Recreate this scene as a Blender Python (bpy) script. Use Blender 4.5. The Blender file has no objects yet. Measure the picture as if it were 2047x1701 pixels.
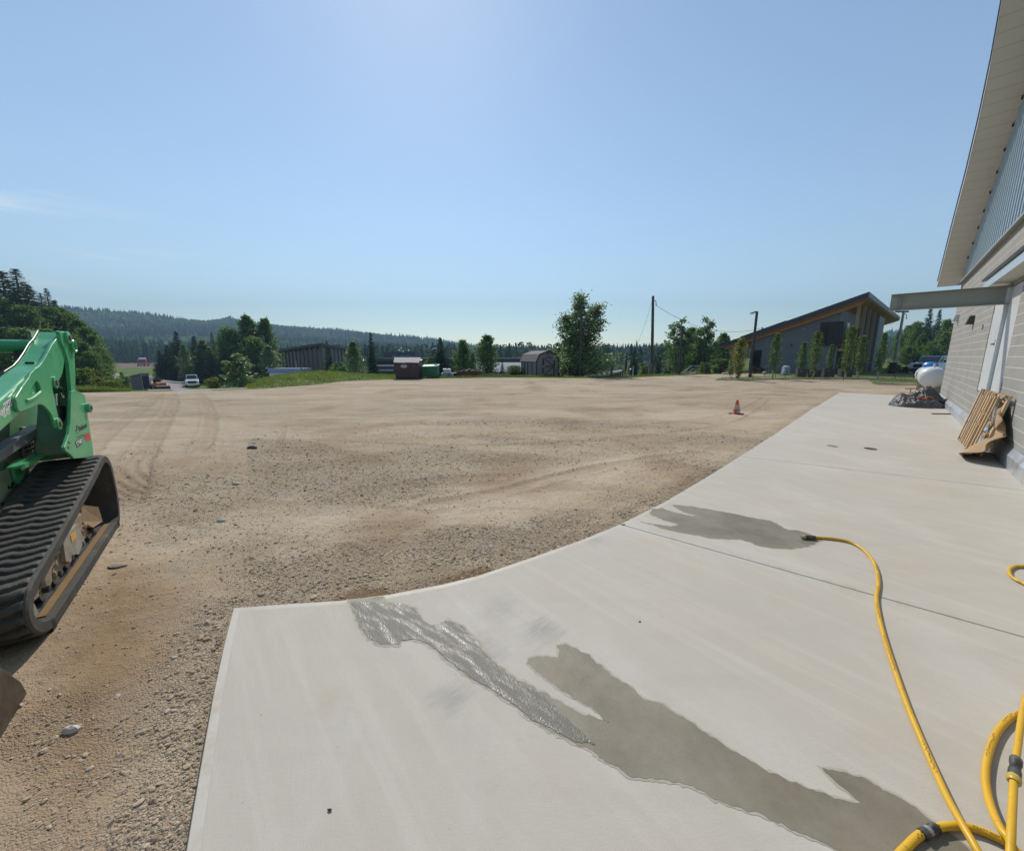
import bpy, bmesh, math, random
import numpy as np
from mathutils import Vector, Matrix
from mathutils.geometry import tessellate_polygon
random.seed(7)
RNG = np.random.default_rng(11)
SC = bpy.context.scene
COL = SC.collection
PI = math.pi

# ------------------------------------------------------------------ camera geometry (photo is 2047 x 1701)
F, CX, CY, HZ, EYE = 770.0, 1023.5, 850.5, 713.0, 1.65
PITCH = math.atan((CY - HZ) / F)
FW = np.array([0, math.cos(PITCH), -math.sin(PITCH)])
UP = np.array([0, math.sin(PITCH), math.cos(PITCH)])
RT = np.array([1.0, 0, 0])
CAM = np.array([0, 0, EYE])
def ray(x, y): return FW + RT * (x - CX) / F - UP * (y - CY) / F
def G(x, y, z=0.0):
    d = ray(x, y); return CAM + d * ((z - EYE) / d[2])
def P(x, y, Y):
    d = ray(x, y); return CAM + d * (Y / d[1])
def plane(x, y, p0, n):
    d = ray(x, y); n = np.array(n); return CAM + d * (np.dot(np.array(p0) - CAM, n) / np.dot(d, n))
def azdir(px):
    v = ray(px, HZ); v = np.array([v[0], v[1], 0.0]); return v / np.linalg.norm(v)
def ang(px): return math.atan((px - CX) / 782.0)
ZL = -0.045                                   # level of the gravel lot beside the slab

cam_data = bpy.data.cameras.new('camera'); cam = bpy.data.objects.new('camera', cam_data); COL.objects.link(cam)
cam.location = CAM; cam.rotation_euler = (PI / 2 - PITCH, 0, 0)
cam_data.sensor_width = 36; cam_data.lens = 36 * F / 2047; cam_data.clip_start = 0.05; cam_data.clip_end = 6000
SC.camera = cam

# ------------------------------------------------------------------ light
SUN_AZ, SUN_EL = math.radians(-12.5), math.radians(44)
w = bpy.data.worlds.new('World'); SC.world = w; w.use_nodes = True
nt = w.node_tree; nt.nodes.clear()
sky = nt.nodes.new('ShaderNodeTexSky'); sky.sky_type = 'NISHITA'; sky.sun_disc = False
sky.sun_elevation = SUN_EL; sky.sun_rotation = SUN_AZ; sky.altitude = 700; sky.air_density = 1.2; sky.dust_density = 0.24; sky.ozone_density = 2.2
bg = nt.nodes.new('ShaderNodeBackground'); bg.inputs[1].default_value = 0.148
wo = nt.nodes.new('ShaderNodeOutputWorld')
# faint cirrus low in the left of the sky
tc = nt.nodes.new('ShaderNodeTexCoord'); mp = nt.nodes.new('ShaderNodeMapping'); mp.inputs['Rotation'].default_value = (0, 0.18, 0); mp.inputs['Scale'].default_value = (2.2, 2.2, 22)
nz = nt.nodes.new('ShaderNodeTexNoise'); nz.inputs['Scale'].default_value = 1.6; nz.inputs['Detail'].default_value = 5
rp = nt.nodes.new('ShaderNodeValToRGB'); rp.color_ramp.elements[0].position = 0.52; rp.color_ramp.elements[1].position = 0.8
sep = nt.nodes.new('ShaderNodeSeparateXYZ')
m1 = nt.nodes.new('ShaderNodeMapRange'); m1.inputs[1].default_value = -0.58; m1.inputs[2].default_value = -0.78; m1.clamp = True   # only to the left
m2 = nt.nodes.new('ShaderNodeMapRange'); m2.inputs[1].default_value = 0.30; m2.inputs[2].default_value = 0.20; m2.clamp = True
m3 = nt.nodes.new('ShaderNodeMath'); m3.operation = 'MULTIPLY'; m4 = nt.nodes.new('ShaderNodeMath'); m4.operation = 'MULTIPLY'
m5 = nt.nodes.new('ShaderNodeMath'); m5.operation = 'MULTIPLY'; m5.inputs[1].default_value = 0.75
mx = nt.nodes.new('ShaderNodeMix'); mx.data_type = 'RGBA'; mx.inputs[7].default_value = (8.5, 8.5, 8.6, 1)
L_ = nt.links.new
L_(tc.outputs['Generated'], mp.inputs[0]); L_(mp.outputs[0], nz.inputs[0]); L_(nz.outputs[0], rp.inputs[0]); L_(tc.outputs['Generated'], sep.inputs[0])
L_(sep.outputs[0], m1.inputs[0]); L_(sep.outputs[2], m2.inputs[0]); L_(m1.outputs[0], m3.inputs[0]); L_(m2.outputs[0], m3.inputs[1])
L_(m3.outputs[0], m4.inputs[0]); L_(rp.outputs[0], m4.inputs[1]); L_(m4.outputs[0], m5.inputs[0]); L_(m5.outputs[0], mx.inputs[0])
L_(sky.outputs[0], mx.inputs[6]); gn = nt.nodes.new('ShaderNodeMix'); gn.data_type = 'RGBA'; gn.blend_type = 'MULTIPLY'; gn.inputs[0].default_value = 1; gn.inputs[7].default_value = (.985, 1.025, 1.0, 1); hs = nt.nodes.new('ShaderNodeHueSaturation'); hs.inputs['Saturation'].default_value = .90; L_(mx.outputs[2], hs.inputs['Color']); L_(hs.outputs[0], gn.inputs[6]); L_(gn.outputs[2], bg.inputs[0]); L_(bg.outputs[0], wo.inputs[0])
SD = Vector((math.sin(SUN_AZ) * math.cos(SUN_EL), math.cos(SUN_AZ) * math.cos(SUN_EL), math.sin(SUN_EL)))
sl = bpy.data.lights.new('sun', 'SUN'); sl.energy = 4.25; sl.angle = math.radians(0.55); sl.color = (1.0, 0.93, 0.81)
so = bpy.data.objects.new('sun', sl); COL.objects.link(so); so.rotation_euler = SD.to_track_quat('Z', 'Y').to_euler(); so.location = (0, 0, 60)
SC.view_settings.view_transform = 'Standard'; SC.view_settings.look = 'None'; SC.view_settings.exposure = 0.0; SC.view_settings.gamma = 1.0
try:
    SC.cycles.max_bounces = 6; SC.cycles.diffuse_bounces = 3; SC.cycles.transparent_max_bounces = 6; SC.cycles.volume_bounces = 0
    SC.cycles.use_denoising = True; SC.cycles.sample_clamp_indirect = 4.0
except Exception: pass

# ------------------------------------------------------------------ object helpers
ORG = {}
def tag(o, label=None, cat=None, group=None, kind=None):
    if label: o['label'] = label
    if cat: o['category'] = cat
    if group: o['group'] = group
    if kind: o['kind'] = kind
    return o
def thing(name, label, cat, M=None, group=None):
    """an Empty at the thing's base; M is its world matrix"""
    if M is None: M = Matrix.Identity(4)
    elif not isinstance(M, Matrix): M = Matrix.Translation(Vector(tuple(float(v) for v in M)))
    o = bpy.data.objects.new(name, None); COL.objects.link(o); o.empty_display_size = 0.2
    o.matrix_world = M; ORG[o.name] = M.copy()
    return tag(o, label, cat, group)
def frame(o, x, y, z=(0, 0, 1)):
    return Matrix(((x[0], y[0], z[0], o[0]), (x[1], y[1], z[1], o[1]), (x[2], y[2], z[2], o[2]), (0, 0, 0, 1)))
def link(name, me, mat, parent=None, M=None):
    o = bpy.data.objects.new(name, me); COL.objects.link(o)
    if mat is not None:
        for m in (mat if isinstance(mat, (list, tuple)) else [mat]): me.materials.append(m)
    if parent is not None:
        o.parent = parent; ORG[o.name] = ORG[parent.name]
    elif M is not None:
        o.matrix_world = M; ORG[o.name] = M.copy()
    else: ORG[o.name] = Matrix.Identity(4)
    return o
def copy_tree(o, parent=None):
    c = o.copy(); COL.objects.link(c); ORG[c.name] = ORG.get(o.name, Matrix.Identity(4))
    if parent is not None: c.parent = parent
    for ch in list(o.children): copy_tree(ch, c)
    return c

class MB:
    """collects faces and links them as ONE mesh object (coordinates local to the owning thing)"""
    def __init__(s): s.v = []; s.f = []; s.mi = []; s.cur = 0
    def add(s, vs, fs):
        b = len(s.v); s.v += [tuple(float(c) for c in v) for v in vs]
        for f in fs: s.f.append([b + i for i in f]); s.mi.append(s.cur)
        return s
    def box(s, lo, hi):
        x0, y0, z0 = lo; x1, y1, z1 = hi
        return s.add([(x0,y0,z0),(x1,y0,z0),(x1,y1,z0),(x0,y1,z0),(x0,y0,z1),(x1,y0,z1),(x1,y1,z1),(x0,y1,z1)],
              [(0,3,2,1),(4,5,6,7),(0,1,5,4),(1,2,6,5),(2,3,7,6),(3,0,4,7)])
    def obox(s, c, ex, ey, ez):
        c, ex, ey, ez = [np.array(a, float) for a in (c, ex, ey, ez)]
        vs = [c+a*ex+b*ey+d*ez for d in (-1,1) for a, b in ((-1,-1),(1,-1),(1,1),(-1,1))]
        return s.add(vs, [(0,3,2,1),(4,5,6,7),(0,1,5,4),(1,2,6,5),(2,3,7,6),(3,0,4,7)])
    def prism(s, poly, vec, caps=True):
        n = len(poly); vec = np.array(vec, float)
        a = [np.array(p, float) for p in poly]; vs = a + [p + vec for p in a]
        fs = [(i, (i+1) % n, n+(i+1) % n, n+i) for i in range(n)]
        if caps: fs += [tuple(range(n-1, -1, -1)), tuple(range(n, 2*n))]
        return s.add(vs, fs)
    def prism_hole(s, poly, hole, vec):
        vec = Vector(tuple(vec)); A = [Vector(tuple(p)) for p in poly]; H = [Vector(tuple(p)) for p in hole]
        tr = tessellate_polygon([A, H]); al = A + H; n = len(al)
        fs = [tuple(t) for t in tr] + [tuple(n+i for i in reversed(t)) for t in tr]
        for off, m in ((0, len(A)), (len(A), len(H))):
            fs += [(off+i, off+(i+1) % m, n+off+(i+1) % m, n+off+i) for i in range(m)]
        return s.add(al + [p+vec for p in al], fs)
    def tube(s, pts, r, n=8, cap=True):
        pts = [Vector(tuple(map(float, p))) for p in pts]; m = len(pts)
        if not hasattr(r, '__len__'): r = [r]*m
        up = None; vs = []
        for i in range(m):
            t = (pts[min(i+1, m-1)] - pts[max(i-1, 0)])
            t = t.normalized() if t.length > 1e-9 else Vector((0,0,1))
            if up is None:
                up = Vector((0,0,1)) if abs(t.z) < .9 else Vector((1,0,0))
            u = (up - t*up.dot(t)).normalized(); up = u; b = t.cross(u)
            for k in range(n):
                a = 2*PI*k/n; vs.append(pts[i] + (u*math.cos(a) + b*math.sin(a))*r[i])
        fs = [(i*n+k, i*n+(k+1) % n, (i+1)*n+(k+1) % n, (i+1)*n+k) for i in range(m-1) for k in range(n)]
        if cap: fs += [tuple(range(n-1, -1, -1)), tuple((m-1)*n+k for k in range(n))]
        return s.add(vs, fs)
    def lathe(s, prof, o=(0,0,0), ax=(0,0,1), n=16):
        o = Vector(tuple(o)); ax = Vector(tuple(ax)).normalized(); u = ax.orthogonal().normalized(); b = ax.cross(u)
        vs = [o + ax*h + (u*math.cos(2*PI*k/n) + b*math.sin(2*PI*k/n))*r for r, h in prof for k in range(n)]; m = len(prof)
        fs = [(i*n+k, i*n+(k+1) % n, (i+1)*n+(k+1) % n, (i+1)*n+k) for i in range(m-1) for k in range(n)]
        fs += [tuple(range(n-1, -1, -1)), tuple((m-1)*n+k for k in range(n))]
        return s.add(vs, fs)
    def ell(s, c, r, n=14, m=9, jit=0.0, seed=0):
        rg = random.Random(seed); vs = []; fs = []
        for i in range(m+1):
            th = PI*i/m
            for k in range(n):
                j = 1 + (rg.random()-.5)*jit
                vs.append((c[0]+r[0]*math.sin(th)*math.cos(2*PI*k/n)*j, c[1]+r[1]*math.sin(th)*math.sin(2*PI*k/n)*j, c[2]+r[2]*math.cos(th)*j))
        fs = [(i*n+k, (i+1)*n+k, (i+1)*n+(k+1) % n, i*n+(k+1) % n) for i in range(m) for k in range(n)]
        return s.add(vs, fs)
    def build(s, name, mat, parent=None, M=None, smooth=False, bevel=0.0, fix=True, seg=2):
        me = bpy.data.meshes.new(name); me.from_pydata(s.v, [], s.f); me.polygons.foreach_set('material_index', s.mi)
        if fix:
            bm = bmesh.new(); bm.from_mesh(me); bmesh.ops.recalc_face_normals(bm, faces=bm.faces); bm.to_mesh(me); bm.free()
        o = link(name, me, mat, parent, M)
        if smooth: smooth_by_angle(me, 40 if smooth is True else smooth)
        if bevel:
            b = o.modifiers.new('bevel', 'BEVEL'); b.width = bevel; b.segments = seg; b.limit_method = 'ANGLE'; b.angle_limit = math.radians(35)
        return o
def smooth_by_angle(me, deg):
    me.polygons.foreach_set('use_smooth', [True]*len(me.polygons))
    bm = bmesh.new(); bm.from_mesh(me); lim = math.radians(deg)
    for e in bm.edges:
        if len(e.link_faces) == 2 and e.calc_face_angle(0) > lim: e.smooth = False
    bm.to_mesh(me); bm.free()
def np_mesh(name, V, Fc, mat, parent=None, M=None, attrs=None, smooth=False):
    """V (n,3), Fc (m,k) -> one mesh; attrs: {name: per-vertex float}"""
    V = np.asarray(V, np.float32); Fc = np.asarray(Fc, np.int32); me = bpy.data.meshes.new(name); k = Fc.shape[1]
    me.vertices.add(len(V)); me.vertices.foreach_set('co', V.ravel()); me.loops.add(Fc.size); me.loops.foreach_set('vertex_index', Fc.ravel())
    me.polygons.add(len(Fc)); me.polygons.foreach_set('loop_start', np.arange(0, Fc.size, k, dtype=np.int32))
    try: me.polygons.foreach_set('loop_total', np.full(len(Fc), k, np.int32))
    except Exception: pass
    me.polygons.foreach_set('use_smooth', np.full(len(Fc), smooth, bool))
    me.update(calc_edges=True)
    for nme, a in (attrs or {}).items():
        at = me.attributes.new(nme, 'FLOAT', 'POINT'); at.data.foreach_set('value', np.asarray(a, np.float32).ravel())
    return link(name, me, mat, parent, M)
def text_mesh(txt, name, mat, M, size, parent, bold=0.0, shear=0.0, squeeze=1.0, lift=0.001):
    cu = bpy.data.curves.new(name, 'FONT'); cu.body = txt; cu.size = size; cu.extrude = lift; cu.offset = bold; cu.shear = shear; cu.align_x = 'LEFT'
    to = bpy.data.objects.new(name, cu); COL.objects.link(to); dg = bpy.context.evaluated_depsgraph_get()
    me = bpy.data.meshes.new_from_object(to.evaluated_get(dg)); COL.objects.unlink(to); bpy.data.objects.remove(to)
    me.transform(M @ Matrix.Diagonal((squeeze, 1, 1, 1))); me.materials.clear()
    return link(name, me, mat, parent)

# ------------------------------------------------------------------ noise in numpy
def _h(ix, iy, s): 
    n = (ix.astype(np.int64)*374761393 + iy.astype(np.int64)*668265263 + s*974634777) & 0x7fffffff
    n = ((n ^ (n >> 13)) * 1274126177) & 0x7fffffff
    return ((n ^ (n >> 16)) & 0xffff) / 65535.0
def vnoise(x, y, s=0):
    ix = np.floor(x); iy = np.floor(y); fx = x-ix; fy = y-iy; fx = fx*fx*(3-2*fx); fy = fy*fy*(3-2*fy)
    a = _h(ix, iy, s); b = _h(ix+1, iy, s); c = _h(ix, iy+1, s); d = _h(ix+1, iy+1, s)
    return (a*(1-fx)+b*fx)*(1-fy) + (c*(1-fx)+d*fx)*fy
def fbm(x, y, s=0, o=4):
    t = 0; amp = .5; n = 0
    for i in range(o): t = t+amp*vnoise(x*2**i, y*2**i, s+i*17); n += amp; amp *= .5
    return t/n
def sstep(a, b, x):
    t = np.clip((x-a)/(b-a), 0, 1); return t*t*(3-2*t)
def seg_dist(px, py, pts):
    """distance to a polyline and the arc length at the nearest point"""
    best = np.full(np.shape(px), 1e9); al = np.zeros(np.shape(px)); acc = 0.0
    for a, b in zip(pts[:-1], pts[1:]):
        dx, dy = b[0]-a[0], b[1]-a[1]; L = math.hypot(dx, dy)+1e-9
        t = np.clip(((px-a[0])*dx+(py-a[1])*dy)/(L*L), 0, 1)
        d = np.hypot(px-a[0]-t*dx, py-a[1]-t*dy); m = d < best; best = np.where(m, d, best); al = np.where(m, acc+t*L, al); acc += L
    return best, al
def inpoly(px, py, poly):
    c = np.zeros(np.shape(px), bool); n = len(poly)
    for i in range(n):
        x0, y0 = poly[i][:2]; x1, y1 = poly[(i+1) % n][:2]
        cond = ((y0 > py) != (y1 > py)) & (px < (x1-x0)*(py-y0)/((y1-y0) if y1 != y0 else 1e-12)+x0); c ^= cond
    return c
def catmull(pts, n=8):
    pts = [np.array(p, float) for p in pts]; out = []
    for i in range(len(pts)-1):
        p0 = pts[max(i-1, 0)]; p1 = pts[i]; p2 = pts[i+1]; p3 = pts[min(i+2, len(pts)-1)]
        for k in range(n):
            t = k/n; out.append(.5*((2*p1)+(-p0+p2)*t+(2*p0-5*p1+4*p2-p3)*t*t+(-p0+3*p1-3*p2+p3)*t**3))
    out.append(pts[-1]); return out

# ------------------------------------------------------------------ materials
class NT:
    def __init__(s, name):
        s.m = bpy.data.materials.new(name); s.m.use_nodes = True; s.t = s.m.node_tree; s.b = s.t.nodes['Principled BSDF']; s.out = s.t.nodes['Material Output']
    def n(s, typ, **kw):
        nd = s.t.nodes.new('ShaderNode'+typ)
        for k, v in kw.items(): setattr(nd, k, v)
        return nd
    def l(s, a, b): s.t.links.new(a, b)
    def val(s, x, sock):
        if isinstance(x, bpy.types.NodeSocket): s.l(x, sock)
        else: sock.default_value = (tuple(x)+(1,) if hasattr(x, '__len__') and len(x) == 3 and sock.type == 'RGBA' else x)
    def coord(s, kind='Object', scale=(1,1,1), rot=(0,0,0), loc=(0,0,0)):
        tc = s.n('TexCoord'); m = s.n('Mapping'); m.inputs['Scale'].default_value = scale; m.inputs['Rotation'].default_value = rot; m.inputs['Location'].default_value = loc
        s.l(tc.outputs[kind], m.inputs[0]); return m.outputs[0]
    def pos(s, scale=(1,1,1), rot=(0,0,0)):
        g = s.n('NewGeometry'); m = s.n('Mapping'); m.inputs['Scale'].default_value = scale; m.inputs['Rotation'].default_value = rot
        s.l(g.outputs['Position'], m.inputs[0]); return m.outputs[0]
    def pos2(s, rot, scale):
        m = s.n('Mapping'); m.inputs['Scale'].default_value = scale; s.l(s.pos((1, 1, 1), (0, 0, rot)), m.inputs[0]); return m.outputs[0]
    def noise(s, vec, scale, detail=4, rough=.55, dist=0):
        n = s.n('TexNoise'); n.inputs['Scale'].default_value = scale; n.inputs['Detail'].default_value = detail; n.inputs['Roughness'].default_value = rough; n.inputs['Distortion'].default_value = dist
        s.l(vec, n.inputs['Vector']); return n.outputs[0]
    def voro(s, vec, scale, feature='F1', out='Distance'):
        n = s.n('TexVoronoi'); n.feature = feature; n.inputs['Scale'].default_value = scale; s.l(vec, n.inputs['Vector']); return n.outputs[out]
    def ramp(s, fac, stops, interp='LINEAR'):
        r = s.n('ValToRGB'); e = r.color_ramp.elements; r.color_ramp.interpolation = interp
        while len(e) < len(stops): e.new(.5)
        for el, (p, c) in zip(e, stops):
            el.position = p; el.color = (c, c, c, 1) if not hasattr(c, '__len__') else tuple(c)+(1,)
        s.l(fac, r.inputs[0]); return r.outputs[0]
    def mix(s, fac, a, b, mode='MIX'):
        m = s.n('Mix', data_type='RGBA', blend_type=mode); s.val(fac, m.inputs[0]); s.val(a, m.inputs[6]); s.val(b, m.inputs[7]); return m.outputs[2]
    def math(s, op, a, b=0.0, clamp=False):
        m = s.n('Math', operation=op, use_clamp=clamp); s.val(a, m.inputs[0]); s.val(b, m.inputs[1]); return m.outputs[0]
    def attr(s, name):
        a = s.n('Attribute'); a.attribute_name = name; return a.outputs['Fac']
    def bump(s, h, strength=.3, dist=.01, normal=None):
        b = s.n('Bump'); b.inputs['Strength'].default_value = strength; b.inputs['Distance'].default_value = dist; s.l(h, b.inputs['Height'])
        if normal is not None: s.l(normal, b.inputs['Normal'])
        return b.outputs[0]
    def set(s, **kw):
        for k, v in kw.items():
            k = {'color': 'Base Color', 'rough': 'Roughness', 'metal': 'Metallic', 'normal': 'Normal', 'spec': 'Specular IOR Level', 'coat': 'Coat Weight', 'trans': 'Transmission Weight'}.get(k, k)
            s.val(v, s.b.inputs[k])
        return s.m
def simple(name, col, rough=.6, var=.12, scale=3.0, bump=0.0, bscale=40.0, metal=0.0, dirt=None, dirt_amt=.0, spec=.5, coat=0.0, dscale=2.5):
    t = NT(name); v = t.coord(); n = t.noise(v, scale, 5)
    c = t.mix(n, tuple(x*(1-var) for x in col), tuple(min(1, x*(1+var)) for x in col))
    if dirt: c = t.mix(t.ramp(t.noise(v, dscale, 7, .65), [(.62-dirt_amt*.4, 0.0), (.82-dirt_amt*.3, 1.0)]), c, dirt)
    t.set(color=c, rough=rough, metal=metal, spec=spec, coat=coat)
    r = t.math('ADD', t.math('MULTIPLY', t.noise(v, scale*4, 3), .18), rough-.09, True); t.l(r, t.b.inputs['Roughness'])
    if bump: t.set(normal=t.bump(t.noise(v, bscale, 4), bump, .01))
    return t.m
def leafmat(name, c0, c1, trans=.35, rough=.55):
    t = NT(name); a = t.attr('tint'); c = t.mix(a, c0, c1)
    t.set(color=c, rough=rough, spec=.3)
    tr = t.n('BsdfTranslucent'); t.l(t.mix(.5, c, tuple(min(1, x*1.5) for x in c1)), tr.inputs[0]); ms = t.n('MixShader'); ms.inputs[0].default_value = trans
    t.l(t.b.outputs[0], ms.inputs[1]); t.l(tr.outputs[0], ms.inputs[2]); t.l(ms.outputs[0], t.out.inputs[0]); return t.m
# ================================================================== TERRAIN
LOT_EDGE_PX = [(-900,792),(-300,788),(60,786),(167,785),(289,783),(419,781),(520,777.5),(622,770),(690,762),(787,759),(869,757),(940,756),(987,755),(1065,755.4),(1133,756),
               (1200,756),(1270,754.6),(1358,751),(1393,749),(1451,747.6),(1500,747.5),(1560,749.5),(1640,750.5),(1700,752),(1760,760),(1836,769),(1920,772),(2100,776)]
_ea = np.array([ang(p[0]) for p in LOT_EDGE_PX]); _er = np.array([float(np.hypot(*G(p[0], p[1], ZL)[:2])) for p in LOT_EDGE_PX])
def r_edge(a): return np.interp(a, np.concatenate([[-PI, -1.5], _ea, [1.35, PI]]), np.concatenate([[16, 16], _er, [22, 16]]))
DROP_PX = [(-900,2.0),(150,2.1),(312,2.35),(350,2.9),(377,3.05),(560,3.0),(700,2.6),(1100,2.4),(1230,2.2),(1330,1.8),(1400,1.1),(1450,.05),(2047,0.0)]
RIDGE_PX = [(-900,600),(0,606),(160,618),(220,621),(300,625),(360,633),(400,637),(435,637),(465,631),(520,642),(600,648),(650,652),(700,655),(790,664),(860,670),(940,682),(1000,690),(1090,692),(1160,696),(1240,692),(1330,692),(1440,686),(1560,676),(1800,660),(2047,640),(2600,640)]
HILL0, HILL1 = 420.0, 980.0
def interp_px(a, tab): return np.interp(np.tan(np.clip(a, -1.45, 1.45))*782+CX, [t[0] for t in tab], [t[1] for t in tab])
def terr(x, y):
    x = np.asarray(x, float); y = np.asarray(y, float); r = np.hypot(x, y); a = np.arctan2(x, y)
    re = r_edge(a); d = r-re; front = sstep(-.25, .2, np.cos(a)-.12)
    pxs = np.tan(np.clip(a, -1.3, 1.3))*782+CX
    drop = interp_px(a, DROP_PX)
    h = np.where(d < 0, -.16, -.03-.13*sstep(0, -.6, d))
    ramp = np.where(pxs < 520, 16.0, 24.0)
    h = h - drop*sstep(.3, ramp, d)*front
    ry = interp_px(a, RIDGE_PX)
    H = EYE + (HZ-(ry+17))/782*HILL1*np.cos(np.clip(a, -1.2, 1.2))
    H = np.maximum(H, 2)*front+(1-front)*20
    t = np.clip((r-HILL0)/(HILL1-HILL0), 0, 1)
    h = h + (H+drop*front)*(t**1.35)*(1-.25*np.sin(t*PI)*(.5+.5*vnoise(x*.004, y*.004, 3)))
    # wooded bank on the left
    bank = sstep(250, 120, pxs)*sstep(24, 95, r)*sstep(400, 200, r)
    h = h + bank*(2.6+2*vnoise(x*.03, y*.03, 5))
    h = h + np.where(d > 2, (vnoise(x*.08, y*.08, 8)-.5)*.25*np.clip(d/20, 0, 1)*np.clip((pxs < 1400), 0, 1), 0)
    return h
def tz(x, y): return float(terr(np.array([x]), np.array([y]))[0])

def polar(az, rr):
    A, R = np.meshgrid(az, rr, indexing='ij'); X = R*np.sin(A); Y = R*np.cos(A); n, m = A.shape
    i = np.arange(n-1)[:, None]*m+np.arange(m-1)[None]; i = i.ravel()
    return X, Y, np.stack([i, i+1, i+m+1, i+m], 1)[:, ::-1]

# ---- ground material: grass, brown field, gravel by place
t = NT('meadow_ground'); v = t.pos()
g = t.mix(t.noise(v, .35, 6), (.045, .085, .018), (.11, .17, .035)); g = t.mix(t.ramp(t.noise(v, 6, 4), [(.35, 0), (.7, 1)]), g, t.mix(.5, g, (.20, .20, .07)))
g = t.mix(t.attr('field'), g, (.19, .13, .10)); g = t.mix(t.attr('path'), g, t.mix(t.noise(v, 2, 4), (.24, .22, .22), (.34, .31, .30)))
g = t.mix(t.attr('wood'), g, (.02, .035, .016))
t.set(color=g, rough=.95, spec=.1, normal=t.bump(t.noise(v, 8, 4), .5, .1)); M_GROUND = t.m
az = np.concatenate([np.linspace(-PI, -1.25, 30)[:-1], np.linspace(-1.25, 1.25, 420), np.linspace(1.25, PI, 30)[1:]])
rr = np.concatenate([[0.2], np.geomspace(3, 1700, 190)])
X, Y, Fc = polar(az, rr); Z = terr(X, Y); Rr = np.hypot(X, Y); PXg = np.tan(np.clip(np.arctan2(X, Y), -1.3, 1.3))*782+CX
depth_y = HZ+(EYE-Z)*782/np.maximum(Y, 1)
field = sstep(165, 200, Rr)*sstep(360, 600, PXg*0+480)*sstep(520, 470, Rr)*(PXg < 620)
field = np.where((PXg < 620) & (Rr > 190+30*vnoise(X*.02, Y*.02, 2)) & (Rr < 520), 1.0, 0.0)
# gravel track and the paved road below the left edge of the lot
def gp(px, py, Yd): 
    q = P(px, py, Yd); return (q[0], q[1])
track = [(-77, 62), (-78, 75), (-84, 92), (-97, 110)]
def road_pts(l): return [tuple((math.sin(ang(px))*r, math.cos(ang(px))*r)) for px, r in l]
T1 = road_pts([(262, 58), (240, 75), (222, 92), (200, 120)]); T2 = road_pts([(285, 48), (300, 66), (312, 86), (330, 110), (380, 140)])
d1, _ = seg_dist(X, Y, T1); d2, _ = seg_dist(X, Y, T2)
path = np.maximum(sstep(4.2, 3.2, d1), sstep(3.4, 2.6, d2))*(Rr > 40)
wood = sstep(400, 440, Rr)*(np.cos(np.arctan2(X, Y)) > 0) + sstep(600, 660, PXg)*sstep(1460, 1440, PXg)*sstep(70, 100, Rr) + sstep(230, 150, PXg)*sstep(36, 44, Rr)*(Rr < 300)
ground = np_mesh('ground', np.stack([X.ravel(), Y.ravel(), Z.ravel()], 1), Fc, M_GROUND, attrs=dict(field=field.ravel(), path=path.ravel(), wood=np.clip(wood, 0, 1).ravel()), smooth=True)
tag(ground, kind='structure')

# ---- paved road / yard below the left edge, 4 mm and more above the ground
t = NT('worn_asphalt'); v = t.pos(); c = t.mix(t.noise(v, .6, 6), (.20, .195, .20), (.29, .28, .285)); c = t.mix(t.ramp(t.noise(v, 30, 2), [(.4, 0), (.7, 1)]), c, (.33, .32, .31))
t.set(color=c, rough=.9, normal=t.bump(t.noise(v, 60, 3), .3, .01)); M_ASPH = t.m
rp_ = [(r, a) for r in np.linspace(24, 66, 26) for a in np.linspace(ang(285), ang(520), 30)]
V = []; 
for r, a in rp_:
    x, y = r*math.sin(a), r*math.cos(a); V.append((x, y, tz(x, y)+.03))
Fq = [[i*30+j, i*30+j+1, (i+1)*30+j+1, (i+1)*30+j] for i in range(25) for j in range(29)]
road = np_mesh('road', V, np.array(Fq)[:, ::-1], M_ASPH, smooth=True); tag(road, kind='structure')

# ================================================================== CONCRETE APRON (outline)
SLAB_PX = [(371,1701),(398,1543),(425.5,1389),(447,1290),(466.5,1214),(520,1210.5),(579,1206),(682,1199.6),(777.8,1187.6),(887,1167),(955.6,1150),(1030,1125),(1100,1101),(1170,1076),(1240,1047),(1325.5,1004.7),(1420.7,948.5),(1479,912),(1545,870),(1621,819),(1679,784.5)]
SL = [G(x, y)[:2] for x, y in SLAB_PX]
W0 = G(2010, 925.5); WD = azdir(1782); WN = np.array([-WD[1], WD[0], 0])
far = SL[-1]; s_far = (far-W0[:2])@WD[:2]
wall_far = W0[:2]+WD[:2]*s_far-WN[:2]*.02; wall_near = W0[:2]-WD[:2]*9-WN[:2]*.02
e = SL[0]-SL[3]; e /= np.linalg.norm(e); behind = SL[0]+e*5.0
OUT = [np.array(p) for p in SL]+[wall_far, wall_near, behind]        # clockwise
def clip(poly, p, n, keep=1):
    out = []; m = len(poly)
    for i in range(m):
        a, b = poly[i], poly[(i+1) % m]; da = keep*((a-p)@n); db = keep*((b-p)@n)
        if da >= 0: out.append(a)
        if da*db < 0: out.append(a+(b-a)*(da/(da-db)))
    return out
J1a, J1b = G(1240, 1048)[:2], G(2047, 1273)[:2]; J2a, J2b = G(1479, 912)[:2], G(2047, 980)[:2]
def nrm(a, b): d = (b-a)/np.linalg.norm(b-a); return np.array([-d[1], d[0]])
n1, n2 = nrm(J1a, J1b), nrm(J2a, J2b)
J0 = SL[9]
gapw = .0035
panels = [clip(OUT, J1a-n1*gapw, n1, -1), clip(clip(OUT, J1a+n1*gapw, n1, 1), J2a-n2*gapw*.6, n2, -1), clip(OUT, J2a+n2*gapw*.6, n2, 1)]
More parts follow.
